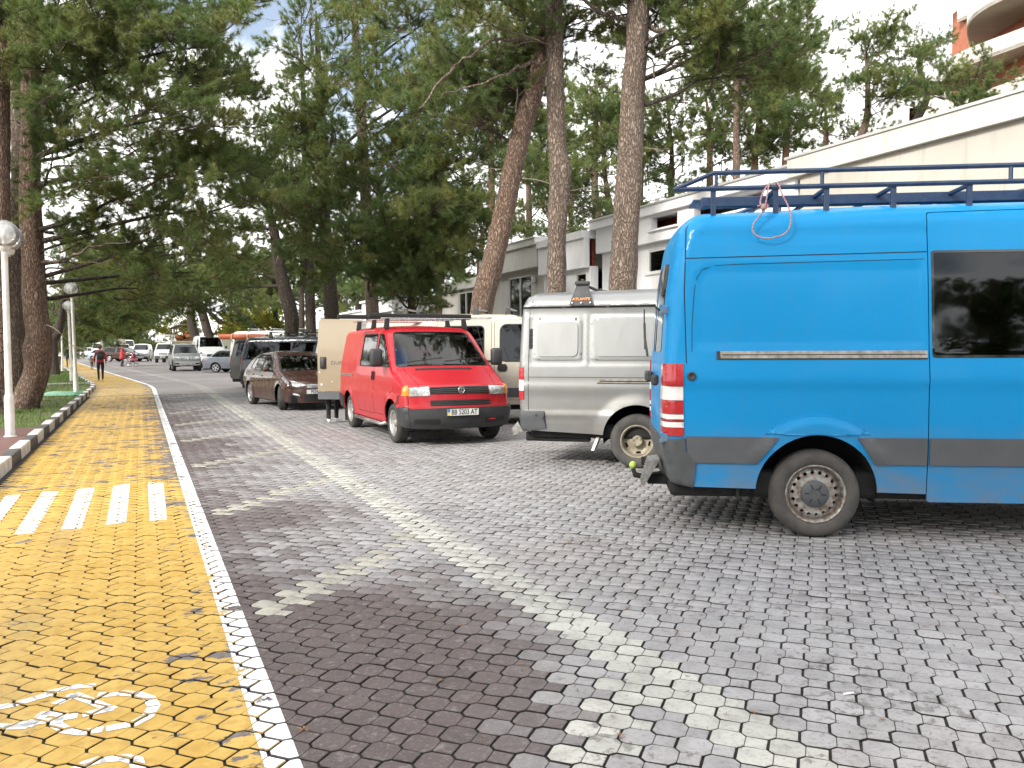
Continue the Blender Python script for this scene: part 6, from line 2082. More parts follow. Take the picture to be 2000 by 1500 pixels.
M['frame'] = mat('white_window_frame', (.78, .78, .77), .35, var=.08, space='World')
M['bglass'] = glass_mat('building_glass', (.05, .065, .06))
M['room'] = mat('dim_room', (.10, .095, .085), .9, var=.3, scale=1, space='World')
M['curtain'] = mat('net_curtain', (.45, .44, .40), .9, var=.2, scale=3, space='World')

def window(parent, v, s0, s1, z0, z1, cols=2, tilt=False):
    """a window in a wall that faces the road at v: frame, panes and the dim room behind"""
    w = new_obj('window', None, parent)
    f = MB()
    t = .06
    f.rbox(v-.06, v+.05, s0, s1, z0, z0+t).rbox(v-.06, v+.05, s0, s1, z1-t, z1)
    for k in range(cols+1):
        a = s0 + (s1-s0-t)*k/cols
        f.rbox(v-.058, v+.05, a, a+t, z0+t, z1-t)
    f.build('frame', M['frame'], w)
    for k in range(cols):
        a = s0 + t + (s1-s0-t)*k/cols; b = s0 + (s1-s0-t)*(k+1)/cols
        MB().rbox(v-.012, v-.004, a, b, z0+t, z1-t).build('pane', M['bglass'], w)
    MB().rbox(v-.10, v-.065, s0-.08, s1+.08, z0-.06, z0-.02).build('sill', M['cope'], w)
    c = MB()
    n = 14
    for k in range(n+1):
        a = s0+.1+(s1-s0)*.42*k/n
        p, q = rw(v+.16+.03*math.sin(k*2.1), a, z0+.05), rw(v+.16+.03*math.sin(k*2.1), a, z1-.05)
        c.v += [tuple(p), tuple(q)]
    for k in range(n): c.f.append((2*k, 2*k+1, 2*k+3, 2*k+2)); c.m.append(0)
    c.build('curtain', M['curtain'], w, smooth=True)
def wall_with_holes(parent, v, th, s0, s1, z0, z1, holes, m, name='wall'):
    """front wall at v with openings (s0,s1,z0,z1) left open"""
    outer = [(s0, z0), (s1, z0), (s1, z1), (s0, z1)]
    H = [[(a, c), (b, c), (b, d), (a, d)] for a, b, c, d in holes]
    V2, F = tri2d(outer, H, 1.2)
    V = np.array([rw(v, a, b)[:] for a, b in V2])
    return shell(name, V, F, m, parent, (-UY, UX, 0), th, 0, smooth=False)

# --- block A: porch block nearest the camera, deep beige fascia
bA = thing('villa_building', 'beige villa with deep sloping fascia and dark porch behind the blue van', 'building', rw(13, 8))
bA.location = (0, 0, 0)
VF = 12.5
fa = MB().rbox(VF-.17, VF+9, -6, 13.3, 5.02, 5.40)
fa.build('roof_edge', M['wallc'], bA)
MB().rbox(VF-.20, VF+9, -6, 13.36, 5.40, 5.45).build('coping', M['cope'], bA)
fb_ = MB().rbox(VF-.05, VF+.25, -6, 13.05, 3.95, 5.02)
fb_.build('fascia', M['wallb'], bA)
MB().rbox(VF+.0, VF+.2, 11.6, 13.0, -.05, 3.95).build('wall', M['wallb'], bA)
MB().rbox(VF+.25, VF+8.8, -6, 13.0, 4.75, 5.0).build('soffit', M['wallb'], bA)
MB().rbox(VF+.2, VF+8.8, 12.8, 13.0, -.05, 5.0).build('end_wall', M['wallb'], bA)
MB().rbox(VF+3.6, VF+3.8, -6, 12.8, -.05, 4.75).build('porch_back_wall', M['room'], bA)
for s_ in (8.6, 4.2): MB().rbox(VF+.02, VF+.32, s_-.2, s_+.2, -.05, 3.95).build('porch_pillar', M['wallb'], bA)
hb2 = MB().hexa([rw(VF+.3, 12.0, 3.55), rw(VF+.45, 12.0, 3.55), rw(VF+.45, 8.8, 3.95), rw(VF+.3, 8.8, 3.95), rw(VF+.3, 12.0, 3.95), rw(VF+.45, 12.0, 3.95), rw(VF+.45, 8.8, 4.2), rw(VF+.3, 8.8, 4.2)])
hb2.build('sloping_beam', M['wallc'], bA)
lpA = new_obj('porch_lamp', None, bA, rw(VF+.9, 9.0, 3.70))
MB().lathe([(.001, -.12), (.07, -.10), (.10, 0), (.07, .10), (.03, .13)], 14).build('globe', M['whitelamp'], lpA, smooth=True)
MB().lathe([(.035, .12), (.04, .18), (.01, .19), (.01, 1.0)], 10).build('holder', M['white'], lpA)
for k in range(7):
    s_ = 6.5+k*.8
    o = MB().tube(smooth_path([rw(VF+.5+random.random(), s_, 4.7), rw(VF+.6+random.random(), s_+.3, 4.2+random.random()*.2), rw(VF+.6+random.random(), s_+.8, 4.1+random.random()*.3), rw(VF+.5+random.random(), s_+1.0, 4.72)]), .012, 5)
    o.build('loose_cable', M['ink'], bA)

# --- block B: white stepped block with slot openings and a wide window
bB = thing('villa_building', 'white stepped villa with slot openings under its parapet beside the big pine trunk', 'building')
vb = 12.9
wall_with_holes(bB, vb, .25, 13.4, 21.6, -.05, 4.4, [(14.6, 19.3, 3.55, 4.2)], M['wall'])
MB().rbox(vb+.24, vb+7, 21.35, 21.6, -.05, 4.4).build('end_wall', M['wall'], bB)
window(bB, vb+.08, 14.6, 19.3, 3.55, 4.2, 3)
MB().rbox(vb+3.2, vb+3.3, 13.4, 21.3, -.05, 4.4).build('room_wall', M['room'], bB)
# parapet band in front with slots
wall_with_holes(bB, vb-.22, .20, 13.35, 21.75, 4.36, 5.1, [(14.4, 16.9, 4.68, 5.02), (17.6, 18.8, 4.68, 5.02), (19.8, 20.8, 4.68, 5.02)], M['wall'], 'parapet')
wall_with_holes(bB, vb+.5, .1, 13.4, 21.7, 4.4, 5.05, [(14.2, 17.2, 4.6, 5.03)], M['brick'], 'parapet_back')
MB().rbox(vb-.34, vb+7, 13.32, 21.95, 5.08, 5.32).build('roof_edge', M['wall'], bB)
MB().rbox(vb-.38, vb+7, 13.30, 22.0, 5.32, 5.37).build('coping', M['cope'], bB)
for a, b in ((14.4, 16.9), (17.6, 18.8), (19.8, 20.8)): MB().rbox(vb-.30, vb-.20, a-.06, b+.06, 4.63, 4.678).build('slot_sill', M['wall'], bB)
MB().rbox(vb-.02, vb+.5, 20.4, 21.7, -.05, 4.355).build('pier', M['wall'], bB)
# link piece with small openings
bL = thing('villa_building', 'low white link block with dark red opening between the two villas', 'building')
vl = 12.6
wall_with_holes(bL, vl, .25, 21.9, 25.1, -.05, 4.0, [(22.2, 22.9, 2.5, 3.85), (23.9, 24.5, 2.5, 3.7)], M['wall'])
window(bL, vl+.08, 22.2, 22.9, 2.5, 3.85, 1)
window(bL, vl+.08, 23.9, 24.5, 2.5, 3.7, 1)
MB().rbox(vl+2.4, vl+2.5, 21.9, 25.1, -.05, 4.0).build('room_wall', M['room'], bL)
wall_with_holes(bL, vl-.22, .2, 21.96, 25.1, 3.96, 4.85, [(23.2, 24.1, 4.22, 4.68)], M['wall'], 'parapet')
wall_with_holes(bL, vl+.1, .1, 22.0, 25.1, 4.02, 4.8, [], M['brick'], 'parapet_back')
MB().rbox(vl-.30, vl+5, 21.95, 25.1, 4.85, 5.08).build('roof_edge', M['wall'], bL)

# --- block C: cream block with sliding glass doors
bC = thing('villa_building', 'cream villa with tall sliding glass doors behind the leaning pine trunk', 'building')
vc = 12.7
wall_with_holes(bC, vc, .25, 25.2, 36.5, -.05, 4.3, [(26.3, 28.3, 1.2, 4.12), (31.2, 33.6, 1.2, 3.9)], M['wallc'])
window(bC, vc+.08, 26.3, 28.3, 1.2, 4.12, 2)
window(bC, vc+.08, 31.2, 33.6, 1.2, 3.9, 3)
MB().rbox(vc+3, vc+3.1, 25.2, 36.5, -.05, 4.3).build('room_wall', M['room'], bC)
MB().rbox(vc-.35, vc+6, 25.15, 30.3, 4.28, 5.02).build('fascia', M['wallc'], bC)
MB().rbox(vc-.45, vc+6, 25.12, 30.5, 5.02, 5.24).build('roof_edge', M['wallc'], bC)
MB().rbox(vc-.49, vc+6, 25.10, 30.55, 5.24, 5.28).build('coping', M['cope'], bC)
MB().rbox(vc-.15, vc+6, 30.3, 36.5, 4.0, 4.4).build('low_roof', M['wallc'], bC)
MB().lathe([(.001, 0), (.09, .02), (.09, .22), (.06, .26), (.001, .27)], 12, rw(vc-.1, 25.9, 3.75)).build('wall_lamp', M['whitelamp'], bC, smooth=True)
# flat painted board with a blue shape leaning on the cream wall
pb_ = new_obj('notice_board', None, None); tag(pb_, 'pale notice board with a dark blue figure on the cream villa wall', 'sign')
MB().rbox(vc-.05, vc-.02, 34.2, 35.3, 1.5, 3.0).build('board', M['wallc'], pb_)
MB().rbox(vc-.058, vc-.051, 34.6, 34.9, 1.6, 2.5).build('blue_patch', M['bluep'], pb_)
MB().ell(rw(vc-.06, 34.75, 2.62), .01, .12, .16, 12, 8).build('dark_patch', M['ink'], pb_)

# --- white porch farther along, with canopy on columns
bD = thing('porch_building', 'white flat-roofed pavilion with columns farther along the row', 'building')
def pav(v0, s0, s1, z):
    MB().rbox(v0, v0+8, s0, s1, z-.75, z-.1).build('roof_slab', M['wall'], bD)
    MB().rbox(v0-.12, v0+8, s0-.1, s1+.1, z-.1, z).build('coping', M['wall'], bD)
    for s_ in np.linspace(s0+.3, s1-.3, 3): MB().rbox(v0+.1, v0+.45, s_-.18, s_+.18, 0, z-.75).build('column', M['wall'], bD)
    MB().rbox(v0+3, v0+3.2, s0+.1, s1-.1, 0, z-.75).build('back_wall', M['wallb'], bD)
pav(11.4, 39.5, 45.5, 4.1)
pav(11.6, 46.5, 58, 3.7)

# --- tall hotel with wavy balconies, top right
hx = at(2135, 100, 62)
hT = thing('hotel_tower', 'pale tower block with wavy white balconies and red brick wall above the roof edge', 'building', (hx.x, hx.y, 0))
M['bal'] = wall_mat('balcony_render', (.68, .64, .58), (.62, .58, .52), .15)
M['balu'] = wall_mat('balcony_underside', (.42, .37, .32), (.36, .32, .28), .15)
M['brickw'] = mat('orange_brick_wall', (.42, .15, .085), .85, scale=2, col2=(.33, .11, .06), space='World')
MB().box(.2, 22, -2.2, 20, 0, 34).build('tower_wall', M['brickw'], hT)
for k in range(9):
    z = 13.2+k*3.25 if k else 10
    pts = []
    n = 26
    for i in range(n+1):
        t = i/n
        x = -3.6 + 1.9*math.sin(t*2*PI*1.0+1.5*k) + 1.2*t*2
        pts.append((x, -4+t*22))
    pts2 = pts + [(22, 18), (22, -4)]
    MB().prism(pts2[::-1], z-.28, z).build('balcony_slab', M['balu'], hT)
    w = MB()
    for i, (x, y) in enumerate(pts): w.v += [(x, y, z-.30), (x, y, z+1.15), (x+.14, y, z-.30), (x+.14, y, z+1.15)]
    for i in range(n):
        a = 4*i; b = a+4
        w.f += [(a, a+1, b+1, b), (a+2, b+2, b+3, a+3), (a+1, a+3, b+3, b+1), (a, b, b+2, a+2)]; w.m += [0]*4
    w.build('balcony_parapet', M['bal'], hT, smooth=True, angle=50)
    f0 = MB()
    (x0, y0) = pts[0]
    f0.hexa([(x0, -4.14, z-.30), (22, -4.14, z-.30), (22, -4, z-.30), (x0, -4, z-.30), (x0, -4.14, z+1.15), (22, -4.14, z+1.15), (22, -4, z+1.15), (x0, -4, z+1.15)])
    f0.build('balcony_parapet', M['bal'], hT)
M['tglass'] = glass_mat('tower_glass', (.35, .5, .5))
for k in range(6):
    gl_ = new_obj('window', None, hT)
    MB().box(-.05, .1, -1.5, 1.2, 11+k*3.25, 13.4+k*3.25).build('pane', M['tglass'], gl_)
    MB().tube([(-.1, -1.5, 10.9+k*3.25), (-.1, 1.2, 10.9+k*3.25)], .05, 5).build('frame', M['frame'], gl_)
# pale block seen between the pines
h2 = at(1860, 300, 95)
hB = thing('apartment_building', 'white apartment block fading out behind the pines at the top right', 'building', (h2.x, h2.y, 0))
MB().box(-5.5, 5, 0, 12, 0, 34).build('wall', M['wall'], hB)
for k in range(9):
    for j in range(4):
        w_ = new_obj('window', None, hB)
        MB().box(-4.9+j*2.4, -3.4+j*2.4, -.06, -.02, 6+k*3, 7.6+k*3).build('pane', M['bglass'], w_)
        MB().box(-5.0+j*2.4, -3.3+j*2.4, -.12, -.07, 5.85+k*3, 5.98+k*3).build('sill', M['frame'], w_)

# ================================================================== LAMP POSTS
M['post'] = mat('white_lamp_post', (.76, .75, .71), .5, scale=4, col2=(.55, .53, .47))
def globe_mat():
    m = bpy.data.materials.new('clear_globe'); m.use_nodes = True
    nt = m.node_tree; nt.nodes.clear()
    o = nd(nt, 'OutputMaterial'); tr = nd(nt, 'BsdfTransparent'); gl = nd(nt, 'BsdfGlossy'); df = nd(nt, 'BsdfDiffuse')
    tr.inputs['Color'].default_value = (.93, .94, .94, 1)
    df.inputs['Color'].default_value = (.80, .80, .78, 1)
    gl.inputs['Roughness'].default_value = .06
    n = noise(nt, coords(nt), 6, 5)
    fr = nd(nt, 'LayerWeight'); fr.inputs['Blend'].default_value = .25
    m1 = nd(nt, 'MixShader'); lk(nt, ramp(nt, n, .35, .7, .22, .48), m1.inputs[0])
    nt.links.new(tr.outputs[0], m1.inputs[1]); nt.links.new(df.outputs[0], m1.inputs[2])
    m2 = nd(nt, 'MixShader'); nt.links.new(fr.outputs['Fresnel'], m2.inputs[0]); nt.links.new(m1.outputs[0], m2.inputs[1]); nt.links.new(gl.outputs[0], m2.inputs[2])
    nt.links.new(m2.outputs[0], o.inputs['Surface'])
    return m
M['globe'] = globe_mat()
lamp = thing('street_lamp', 'white lamp post with two clear globes, nearest the camera', 'street lamp', group='lamp posts along the lawn')
MB().lathe([(.075, 0), (.075, .66), (.068, .70), (.055, .73), (.052, 1.5), (.048, 3.05), (.05, 3.10)], 18).build('post', M['post'], lamp, smooth=True, angle=40)
MB().lathe([(.10, 0), (.10, .02), (.08, .03), (.078, .04)], 18).build('base_flange', M['post'], lamp)
MB().tube([(0, -.05, 3.08), (0, .58, 3.08)], .025, 8).build('bracket', M['post'], lamp)
for y in (0, .55):
    gl = new_obj('lamp_globe', None, lamp, (0, y, 3.15))
    MB().lathe([(.055, -.06), (.085, -.02), (.09, .03), (.06, .04), (.001, .045)], 18).build('globe_holder', M['post'], gl, smooth=True, angle=40)
    MB().lathe([(.001+.225*math.sin(PI*k/20), .235-.225*math.cos(PI*k/20)) for k in range(1, 21)], 28).build('globe', M['globe'], gl, smooth=True)
    MB().lathe([(.03, .04), (.035, .10), (.02, .12), (.045, .17), (.05, .22), (.03, .28), (.001, .30)], 14).build('bulb', M['white'], gl, smooth=True)
spots = [(20, 858), (149, 771), (140, 744), (122, 723), (112, 713.5), (105, 707), (101, 702.5), (98, 699)]
labs = ['white lamp post with two clear globes, nearest the camera', 'second nearest white globe lamp post, leaning slightly by the kerb bend', 'third white globe lamp post, right behind the second', 'fourth white globe lamp post, next to the brown litter bin',
        'fifth white globe lamp post along the lawn', 'sixth white globe lamp post, far along the lawn', 'seventh white globe lamp post, very far along the lawn', 'farthest white globe lamp post']
for i, (px, py) in enumerate(spots):
    o = lamp if i == 0 else copy_tree(lamp)
    x, y = gxy(px, py)
    o.location = (x, y, .07)
    o.rotation_euler = (0, 0, ROTR + R(random.uniform(-4, 4))) if i == 0 else (R(random.uniform(-.5, .5)), R(random.uniform(-.6, .6)) - (R(.8) if i in (1, 2) else 0), ROTR + R(random.uniform(-4, 4)))
    o['label'] = labs[i]
# litter bin and green cover on the lawn
x, y = gxy(117, 714)
lb = thing('litter_bin', 'brown litter bin beside the fourth lamp post', 'bin', (x, y, .07))
M['binbrown'] = mat('brown_bin_paint', (.075, .045, .04), .6, var=.3)
MB().lathe([(.001, .12), (.22, .12), (.27, .85), (.25, .85), (.24, .80), (.001, .78)], 14).build('bucket', M['binbrown'], lb, smooth=True, angle=40)
MB().lathe([(.29, .86), (.29, .90), (.2, .95), (.001, .97)], 14).build('lid', M['white'], lb, smooth=True, angle=40)
MB().tube([(-.3, 0, 0), (-.3, 0, 1.0)], .03, 6).build('stand_post', M['binbrown'], lb)
x, y = gxy(124, 772)
gt = MB()
n = 9
M['greentarp'] = mat('green_plastic_cover', (.015, .25, .10), .4, var=.3, scale=4)
for i in range(n+1):
    for j in range(n+1):
        a, b = i/n*2-1, j/n*2-1
        h_ = .08*max(0, 1-max(abs(a), abs(b))**3) + .03*mnoise.noise(Vector((a*2, b*2, 1)))
        gt.v.append((a*.62+.1*mnoise.noise(Vector((a, b, 4))), b*1.1, max(.02, h_+.02)))
for i in range(n):
    for j in range(n): gt.f.append((i*(n+1)+j, (i+1)*(n+1)+j, (i+1)*(n+1)+j+1, i*(n+1)+j+1)); gt.m.append(0)
o = gt.build('ground_cover_sheet', M['greentarp'], None, smooth=True, loc=(x, y, .08), rotz=R(24))
tag(o, 'green plastic cover lying on the lawn by the second lamp post', 'cover')

# ================================================================== PEOPLE
M['skin'] = mat('skin', (.50, .30, .22), .6, var=.15, scale=20)
M['hairb'] = mat('brown_hair', (.16, .085, .04), .7, var=.4, scale=40)
M['shoe'] = mat('dark_shoe', (.03, .03, .032), .6, var=.3)
M['sole'] = mat('white_sole', (.7, .7, .68), .6, var=.1)
M['blacktr'] = mat('black_trousers', (.012, .012, .014), .85, var=.4, scale=14)
M['redjk'] = mat('red_jacket', (.42, .015, .04), .75, var=.3, scale=12)
M['coralcoat'] = mat('coral_red_coat', (.50, .045, .055), .8, var=.25, scale=12)
M['olive'] = mat('olive_jacket', (.16, .13, .05), .85, var=.3, scale=14)
M['darkcl'] = mat('dark_navy_clothes', (.02, .024, .035), .85, var=.4, scale=14)
def skin_body(name, joints, edges, root, mats, pick, parent, sub=2):
    me = bpy.data.meshes.new(name)
    me.from_pydata([j[0] for j in joints], edges, [])
    o = bpy.data.objects.new(name, me)
    COL.objects.link(o)
    md = o.modifiers.new('skin', 'SKIN'); md.use_smooth_shade = True
    ss = o.modifiers.new('sub', 'SUBSURF'); ss.levels = sub; ss.render_levels = sub
    sv = me.skin_vertices[0].data
    for i, j in enumerate(joints):
        r = j[1]
        sv[i].radius = (r, r) if not hasattr(r, '__len__') else r
        sv[i].use_root = (i == root)
    dg = bpy.context.evaluated_depsgraph_get()
    m2 = bpy.data.meshes.new_from_object(o.evaluated_get(dg))
    bpy.data.objects.remove(o)
    m2.materials.clear()
    for m_ in mats: m2.materials.append(m_)
    for p_ in m2.polygons:
        p_.material_index = pick(p_.center)
        p_.use_smooth = True
    return new_obj(name, m2, parent)
def person(label, loc, head, H, top, legs, shoe, stride=.16, arm=.12, coat=None, reach=None, group=None, hood=False, hair=True):
    """walking figure, local +Y is where it faces"""
    t = thing('person', label, 'person', loc, head, group)
    k = H/1.70
    S = lambda x, y, z: (x*k, y*k, z*k)
    J, Ed = [], []
    def add(p_, r, par=None):
        J.append((S(*p_), r*k if not hasattr(r, '__len__') else tuple(q*k for q in r)))
        if par is not None: Ed.append((par, len(J)-1))
        return len(J)-1
    pel = add((0, 0, .93), (.145, .11))
    wst = add((0, 0, 1.08), (.135, .10), pel)
    ch = add((0, .005, 1.27), (.155, .11), wst)
    nb = add((0, 0, 1.41), (.09, .075), ch)
    nk = add((0, .005, 1.48), .05, nb)
    h1 = add((0, .015, 1.55), .075, nk)
    h2_ = add((0, .01, 1.63), .085, h1)
    add((0, .0, 1.69), .055, h2_)
    for sg in (1, -1):
        hp = add((sg*.09, 0, .88), .095, pel)
        kn = add((sg*.095, .05+sg*stride*.45, .50), .062, hp)
        an = add((sg*.09, sg*stride-.03, .10), .042, kn)
        add((sg*.09, sg*stride-.05, .05), .042, an)
        add((sg*.095, sg*stride+.13, .035), .032, an)
        sh = add((sg*.17, 0, 1.38), .062, nb)
        if reach and sg in reach[0]:
            el = add((sg*.20, .12, 1.16), .046, sh); wr = add((sg*.16, .36, 1.05), .032, el); d = (0, 1, -.1)
        else:
            el = add((sg*.235, -sg*arm*.5-.02, 1.12), .046, sh); wr = add((sg*.235, -sg*arm+.08, .90), .032, el); d = (0, .3, -1)
        w0 = J[wr][0]; w0 = (w0[0]/k, w0[1]/k, w0[2]/k)
        pm = add((w0[0]+d[0]*.06, w0[1]+d[1]*.06, w0[2]+d[2]*.06), .030, wr)
        for q in range(4):
            add((w0[0]+(q-1.5)*.006*(1 if d[1] < .5 else 3), w0[1]+d[1]*(.13+.02*(q in (1, 2)))+(q-1.5)*.02*(d[1] < .5), w0[2]+d[2]*(.13+.02*(q in (1, 2)))), .009, pm)
        add((w0[0]-sg*.01, w0[1]+d[1]*.08+.03, w0[2]+d[2]*.08+.01), .010, pm)
    mats = [M['skin'], top, legs, shoe]
    hl = (coat or .90)*k
    def pick(c):
        if c.z < .085*k: return 3
        if c.z > 1.475*k: return 1 if hood and (c.y < .045*k or c.z > 1.66*k) else 0
        if c.z < .915*k and abs(c.x) > .185*k and c.z > .6*k: return 0 if c.z < .88*k else 1
        if reach and c.y > .30*k and c.z > .9*k: return 0
        return 1 if c.z > hl else 2
    skin_body('body', J, Ed, pel, mats, pick, t)
    hd = MB()
    if hair and not hood:
        hd.ell(S(0, -.02, 1.635), .098*k, .105*k, .105*k, 14, 10)
        hd.build('hair', M['hairb'], t, smooth=True)
    # face: nose, eyes, mouth
    fc = MB().ell(S(0, .105, 1.595), .014*k, .02*k, .025*k, 8, 6)
    fc.build('nose', M['skin'], t, smooth=True)
    for sg in (1, -1): MB().ell(S(sg*.035, .09, 1.625), .013*k, .008*k, .008*k, 8, 6).build('eye', M['ink'], t)
    if coat and coat < .8:
        MB().lathe([(.15*k, 1.25*k), (.155*k, 1.05*k), (.19*k, .8*k), (.22*k, coat*k), (.20*k, coat*k), (.17*k, .8*k)], 18).build('coat_skirt', top, t, smooth=True)
    return t
def ppos(px, py):
    x, y = gxy(px, py)
    return (x, y, 0)
HD = R(29)                           # walking along the path, away from the camera
w = person('person in red jacket and black trousers with black backpack walking on the yellow path', ppos(197, 741), HD, 1.70, M['redjk'], M['blacktr'], M['sole'], .18)
bk = MB().bbox(-.16, .16, -.28, -.10, 1.02, 1.45, .07)
bk.bbox(-.12, .12, -.33, -.26, 1.05, 1.28, .04)
o = bk.build('backpack', M['ink'], None, smooth=True, loc=w.location, rotz=HD)
tag(o, 'black backpack worn by the person in the red jacket', 'backpack')
person('person in long coral-red hooded coat pushing a stroller on the road', ppos(239, 713), R(-80), 1.72, M['coralcoat'], M['blacktr'], M['shoe'], .10, coat=.62, reach=((1, -1),), hood=True)
person('small child in olive jacket standing beside the yellow path', ppos(180, 717.5), HD, .98, M['olive'], M['blacktr'], M['shoe'], .05)
person('person in dark clothes walking far along the path beside the lamp posts', ppos(134, 713), HD, 1.76, M['darkcl'], M['darkcl'], M['shoe'], .15)
person('second person in dark clothes farther along, half hidden by the lamp post', ppos(141, 709), HD, 1.72, M['darkcl'], M['blacktr'], M['shoe'], .12)
pp = at(648, 677, 16.9)
person('person in dark trousers and grey trainers standing behind the open beige door', (pp.x, pp.y, 0), R(200), 1.72, M['darkcl'], M['blacktr'], M['sole'], .10)
# stroller
sx, sy, _ = ppos(259, 712.5)
stq = thing('stroller', 'pink and black stroller pushed by the person in the coral coat', 'stroller', (sx, sy, 0), R(-80))
for x in (-.24, .24):
    for y in (-.3, .32):
        wq = new_obj('wheel', None, stq, (x, y, .14))
        MB().lathe([(.10, -.02), (.135, -.025), (.14, 0), (.135, .025), (.10, .02), (.10, -.02)], 20, axis='X').build('tyre', M['ink'], wq, smooth=True)
        MB().lathe([(.001, -.012), (.10, -.012), (.10, .012), (.001, .012)], 12, axis='X').build('rim', M['white'], wq)
for sg in (1, -1):
    MB().tube([(sg*.23, .32, .14), (sg*.22, -.1, .55), (sg*.21, -.55, 1.02)], .016, 6).build('frame_tube', M['ink'], stq)
    MB().tube([(sg*.23, -.3, .14), (sg*.22, .15, .55)], .016, 6).build('frame_tube', M['ink'], stq)
MB().tube([(-.21, -.55, 1.02), (.21, -.55, 1.02)], .018, 6).build('handle_bar', M['ink'], stq)
M['pink'] = mat('pink_fabric', (.60, .16, .20), .85, var=.25, scale=14)
MB().bbox(-.2, .2, -.15, .42, .48, .68, .08).build('seat', M['pink'], stq, smooth=True)
ho = MB()
for i in range(9):
    a = PI*i/8
    for j in range(6):
        b = PI*.55*j/5
        ho.v.append((.22*math.cos(a), -.12+.28*math.sin(a)*math.cos(b)*.4-.22*math.cos(b)+.2, .66+.32*math.sin(a)*math.sin(b)+.12*math.sin(b)))
for i in range(8):
    for j in range(5): ho.f.append((i*6+j, (i+1)*6+j, (i+1)*6+j+1, i*6+j+1)); ho.m.append(0)
ho.build('hood', M['pink'], stq, smooth=True)

# ================================================================== TREES
def bark_mat(name, c1, c2, c3):
    m, nt, b = mat0(name)
    v = coords(nt, 'Object', (1, 1, .26))
    nn = nd(nt, 'TexNoise'); setin(nn, Scale=7.0, Detail=4.0)
    nt.links.new(v, nn.inputs['Vector'])
    wv = nd(nt, 'Mix', data_type='RGBA', blend_type='LINEAR_LIGHT'); wv.inputs[0].default_value = .10
    nt.links.new(v, wv.inputs[6]); nt.links.new(nn.outputs['Color'], wv.inputs[7])
    vo = nd(nt, 'TexVoronoi', feature='DISTANCE_TO_EDGE'); setin(vo, Scale=24.0)
    nt.links.new(wv.outputs[2], vo.inputs['Vector'])
    vc_ = nd(nt, 'TexVoronoi'); setin(vc_, Scale=24.0)
    nt.links.new(wv.outputs[2], vc_.inputs['Vector'])
    n2 = noise(nt, coords(nt, 'Object', (1, 1, .5)), 40, 6, .7)
    n3 = noise(nt, coords(nt), 1.2, 3, .6)
    sp = nd(nt, 'SeparateColor'); nt.links.new(vc_.outputs['Color'], sp.inputs[0])
    c = mixc(nt, sp.outputs[0], c1, c2)
    c = mixc(nt, ramp(nt, n2, .42, .68), c, tuple(min(1, x*1.9) for x in c1))
    c = mixc(nt, ramp(nt, n3, .5, .75, 0, .5), c, c3)
    c = mixc(nt, ramp(nt, vo.outputs['Distance'], .02, .20, .75, 0), c, tuple(x*.45 for x in c2))
    lk(nt, c, b.inputs['Base Color'])
    b.inputs['Roughness'].default_value = .9
    h = mth(nt, 'ADD', ramp(nt, vo.outputs['Distance'], .0, .25), mth(nt, 'MULTIPLY', n2, .5))
    lk(nt, bump(nt, h, 1.0, .035), b.inputs['Normal'])
    return m
M['bark'] = bark_mat('pine_bark', (.25, .195, .155), (.165, .118, .09), (.20, .13, .095))
M['barkw'] = bark_mat('warm_pine_bark', (.25, .175, .13), (.165, .10, .072), (.22, .14, .095))
M['barkp'] = bark_mat('pale_upper_bark', (.30, .19, .12), (.24, .14, .085), (.26, .2, .15))
M['barkd'] = bark_mat('dark_pine_bark', (.095, .075, .058), (.06, .045, .035), (.08, .055, .04))
M['twig'] = mat('twig_bark', (.11, .08, .06), .9, var=.4, scale=8)
M['dead'] = mat('dead_pale_twig', (.30, .25, .20), .9, var=.4, scale=8)
def needle_mat(name, c1, c2, c3, tr=.3):
    m = bpy.data.materials.new(name); m.use_nodes = True
    nt = m.node_tree; nt.nodes.clear()
    o = nd(nt, 'OutputMaterial')
    oi = nd(nt, 'ObjectInfo')
    g = coords(nt, 'World')
    n1 = noise(nt, g, .8, 1, .6)
    n2 = noise(nt, g, 9, 0, .5)
    c = mixc(nt, oi.outputs['Random'], c1, c2)
    c = mixc(nt, ramp(nt, n1, .48, .70), c, c3)
    c = mixc(nt, ramp(nt, n2, .58, .72, 0, .35), c, (.16, .11, .05))
    df = nd(nt, 'BsdfDiffuse'); tl = nd(nt, 'BsdfTranslucent'); gl = nd(nt, 'BsdfGlossy')
    gl.inputs['Roughness'].default_value = .45
    gl.inputs['Color'].default_value = (.5, .5, .5, 1)
    nt.links.new(c, df.inputs['Color']); nt.links.new(c, tl.inputs['Color'])
    m1 = nd(nt, 'MixShader'); m1.inputs[0].default_value = tr
    nt.links.new(df.outputs[0], m1.inputs[1]); nt.links.new(tl.outputs[0], m1.inputs[2])
    m2 = nd(nt, 'MixShader'); m2.inputs[0].default_value = .06
    nt.links.new(m1.outputs[0], m2.inputs[1]); nt.links.new(gl.outputs[0], m2.inputs[2])
    nt.links.new(m2.outputs[0], o.inputs['Surface'])
    return m
M['needle'] = needle_mat('pine_needles', (.165, .225, .058), (.115, .185, .058), (.25, .265, .075), .38)
M['leafy'] = needle_mat('yellow_green_leaves', (.50, .52, .10), (.42, .48, .09), (.55, .42, .09), .45)

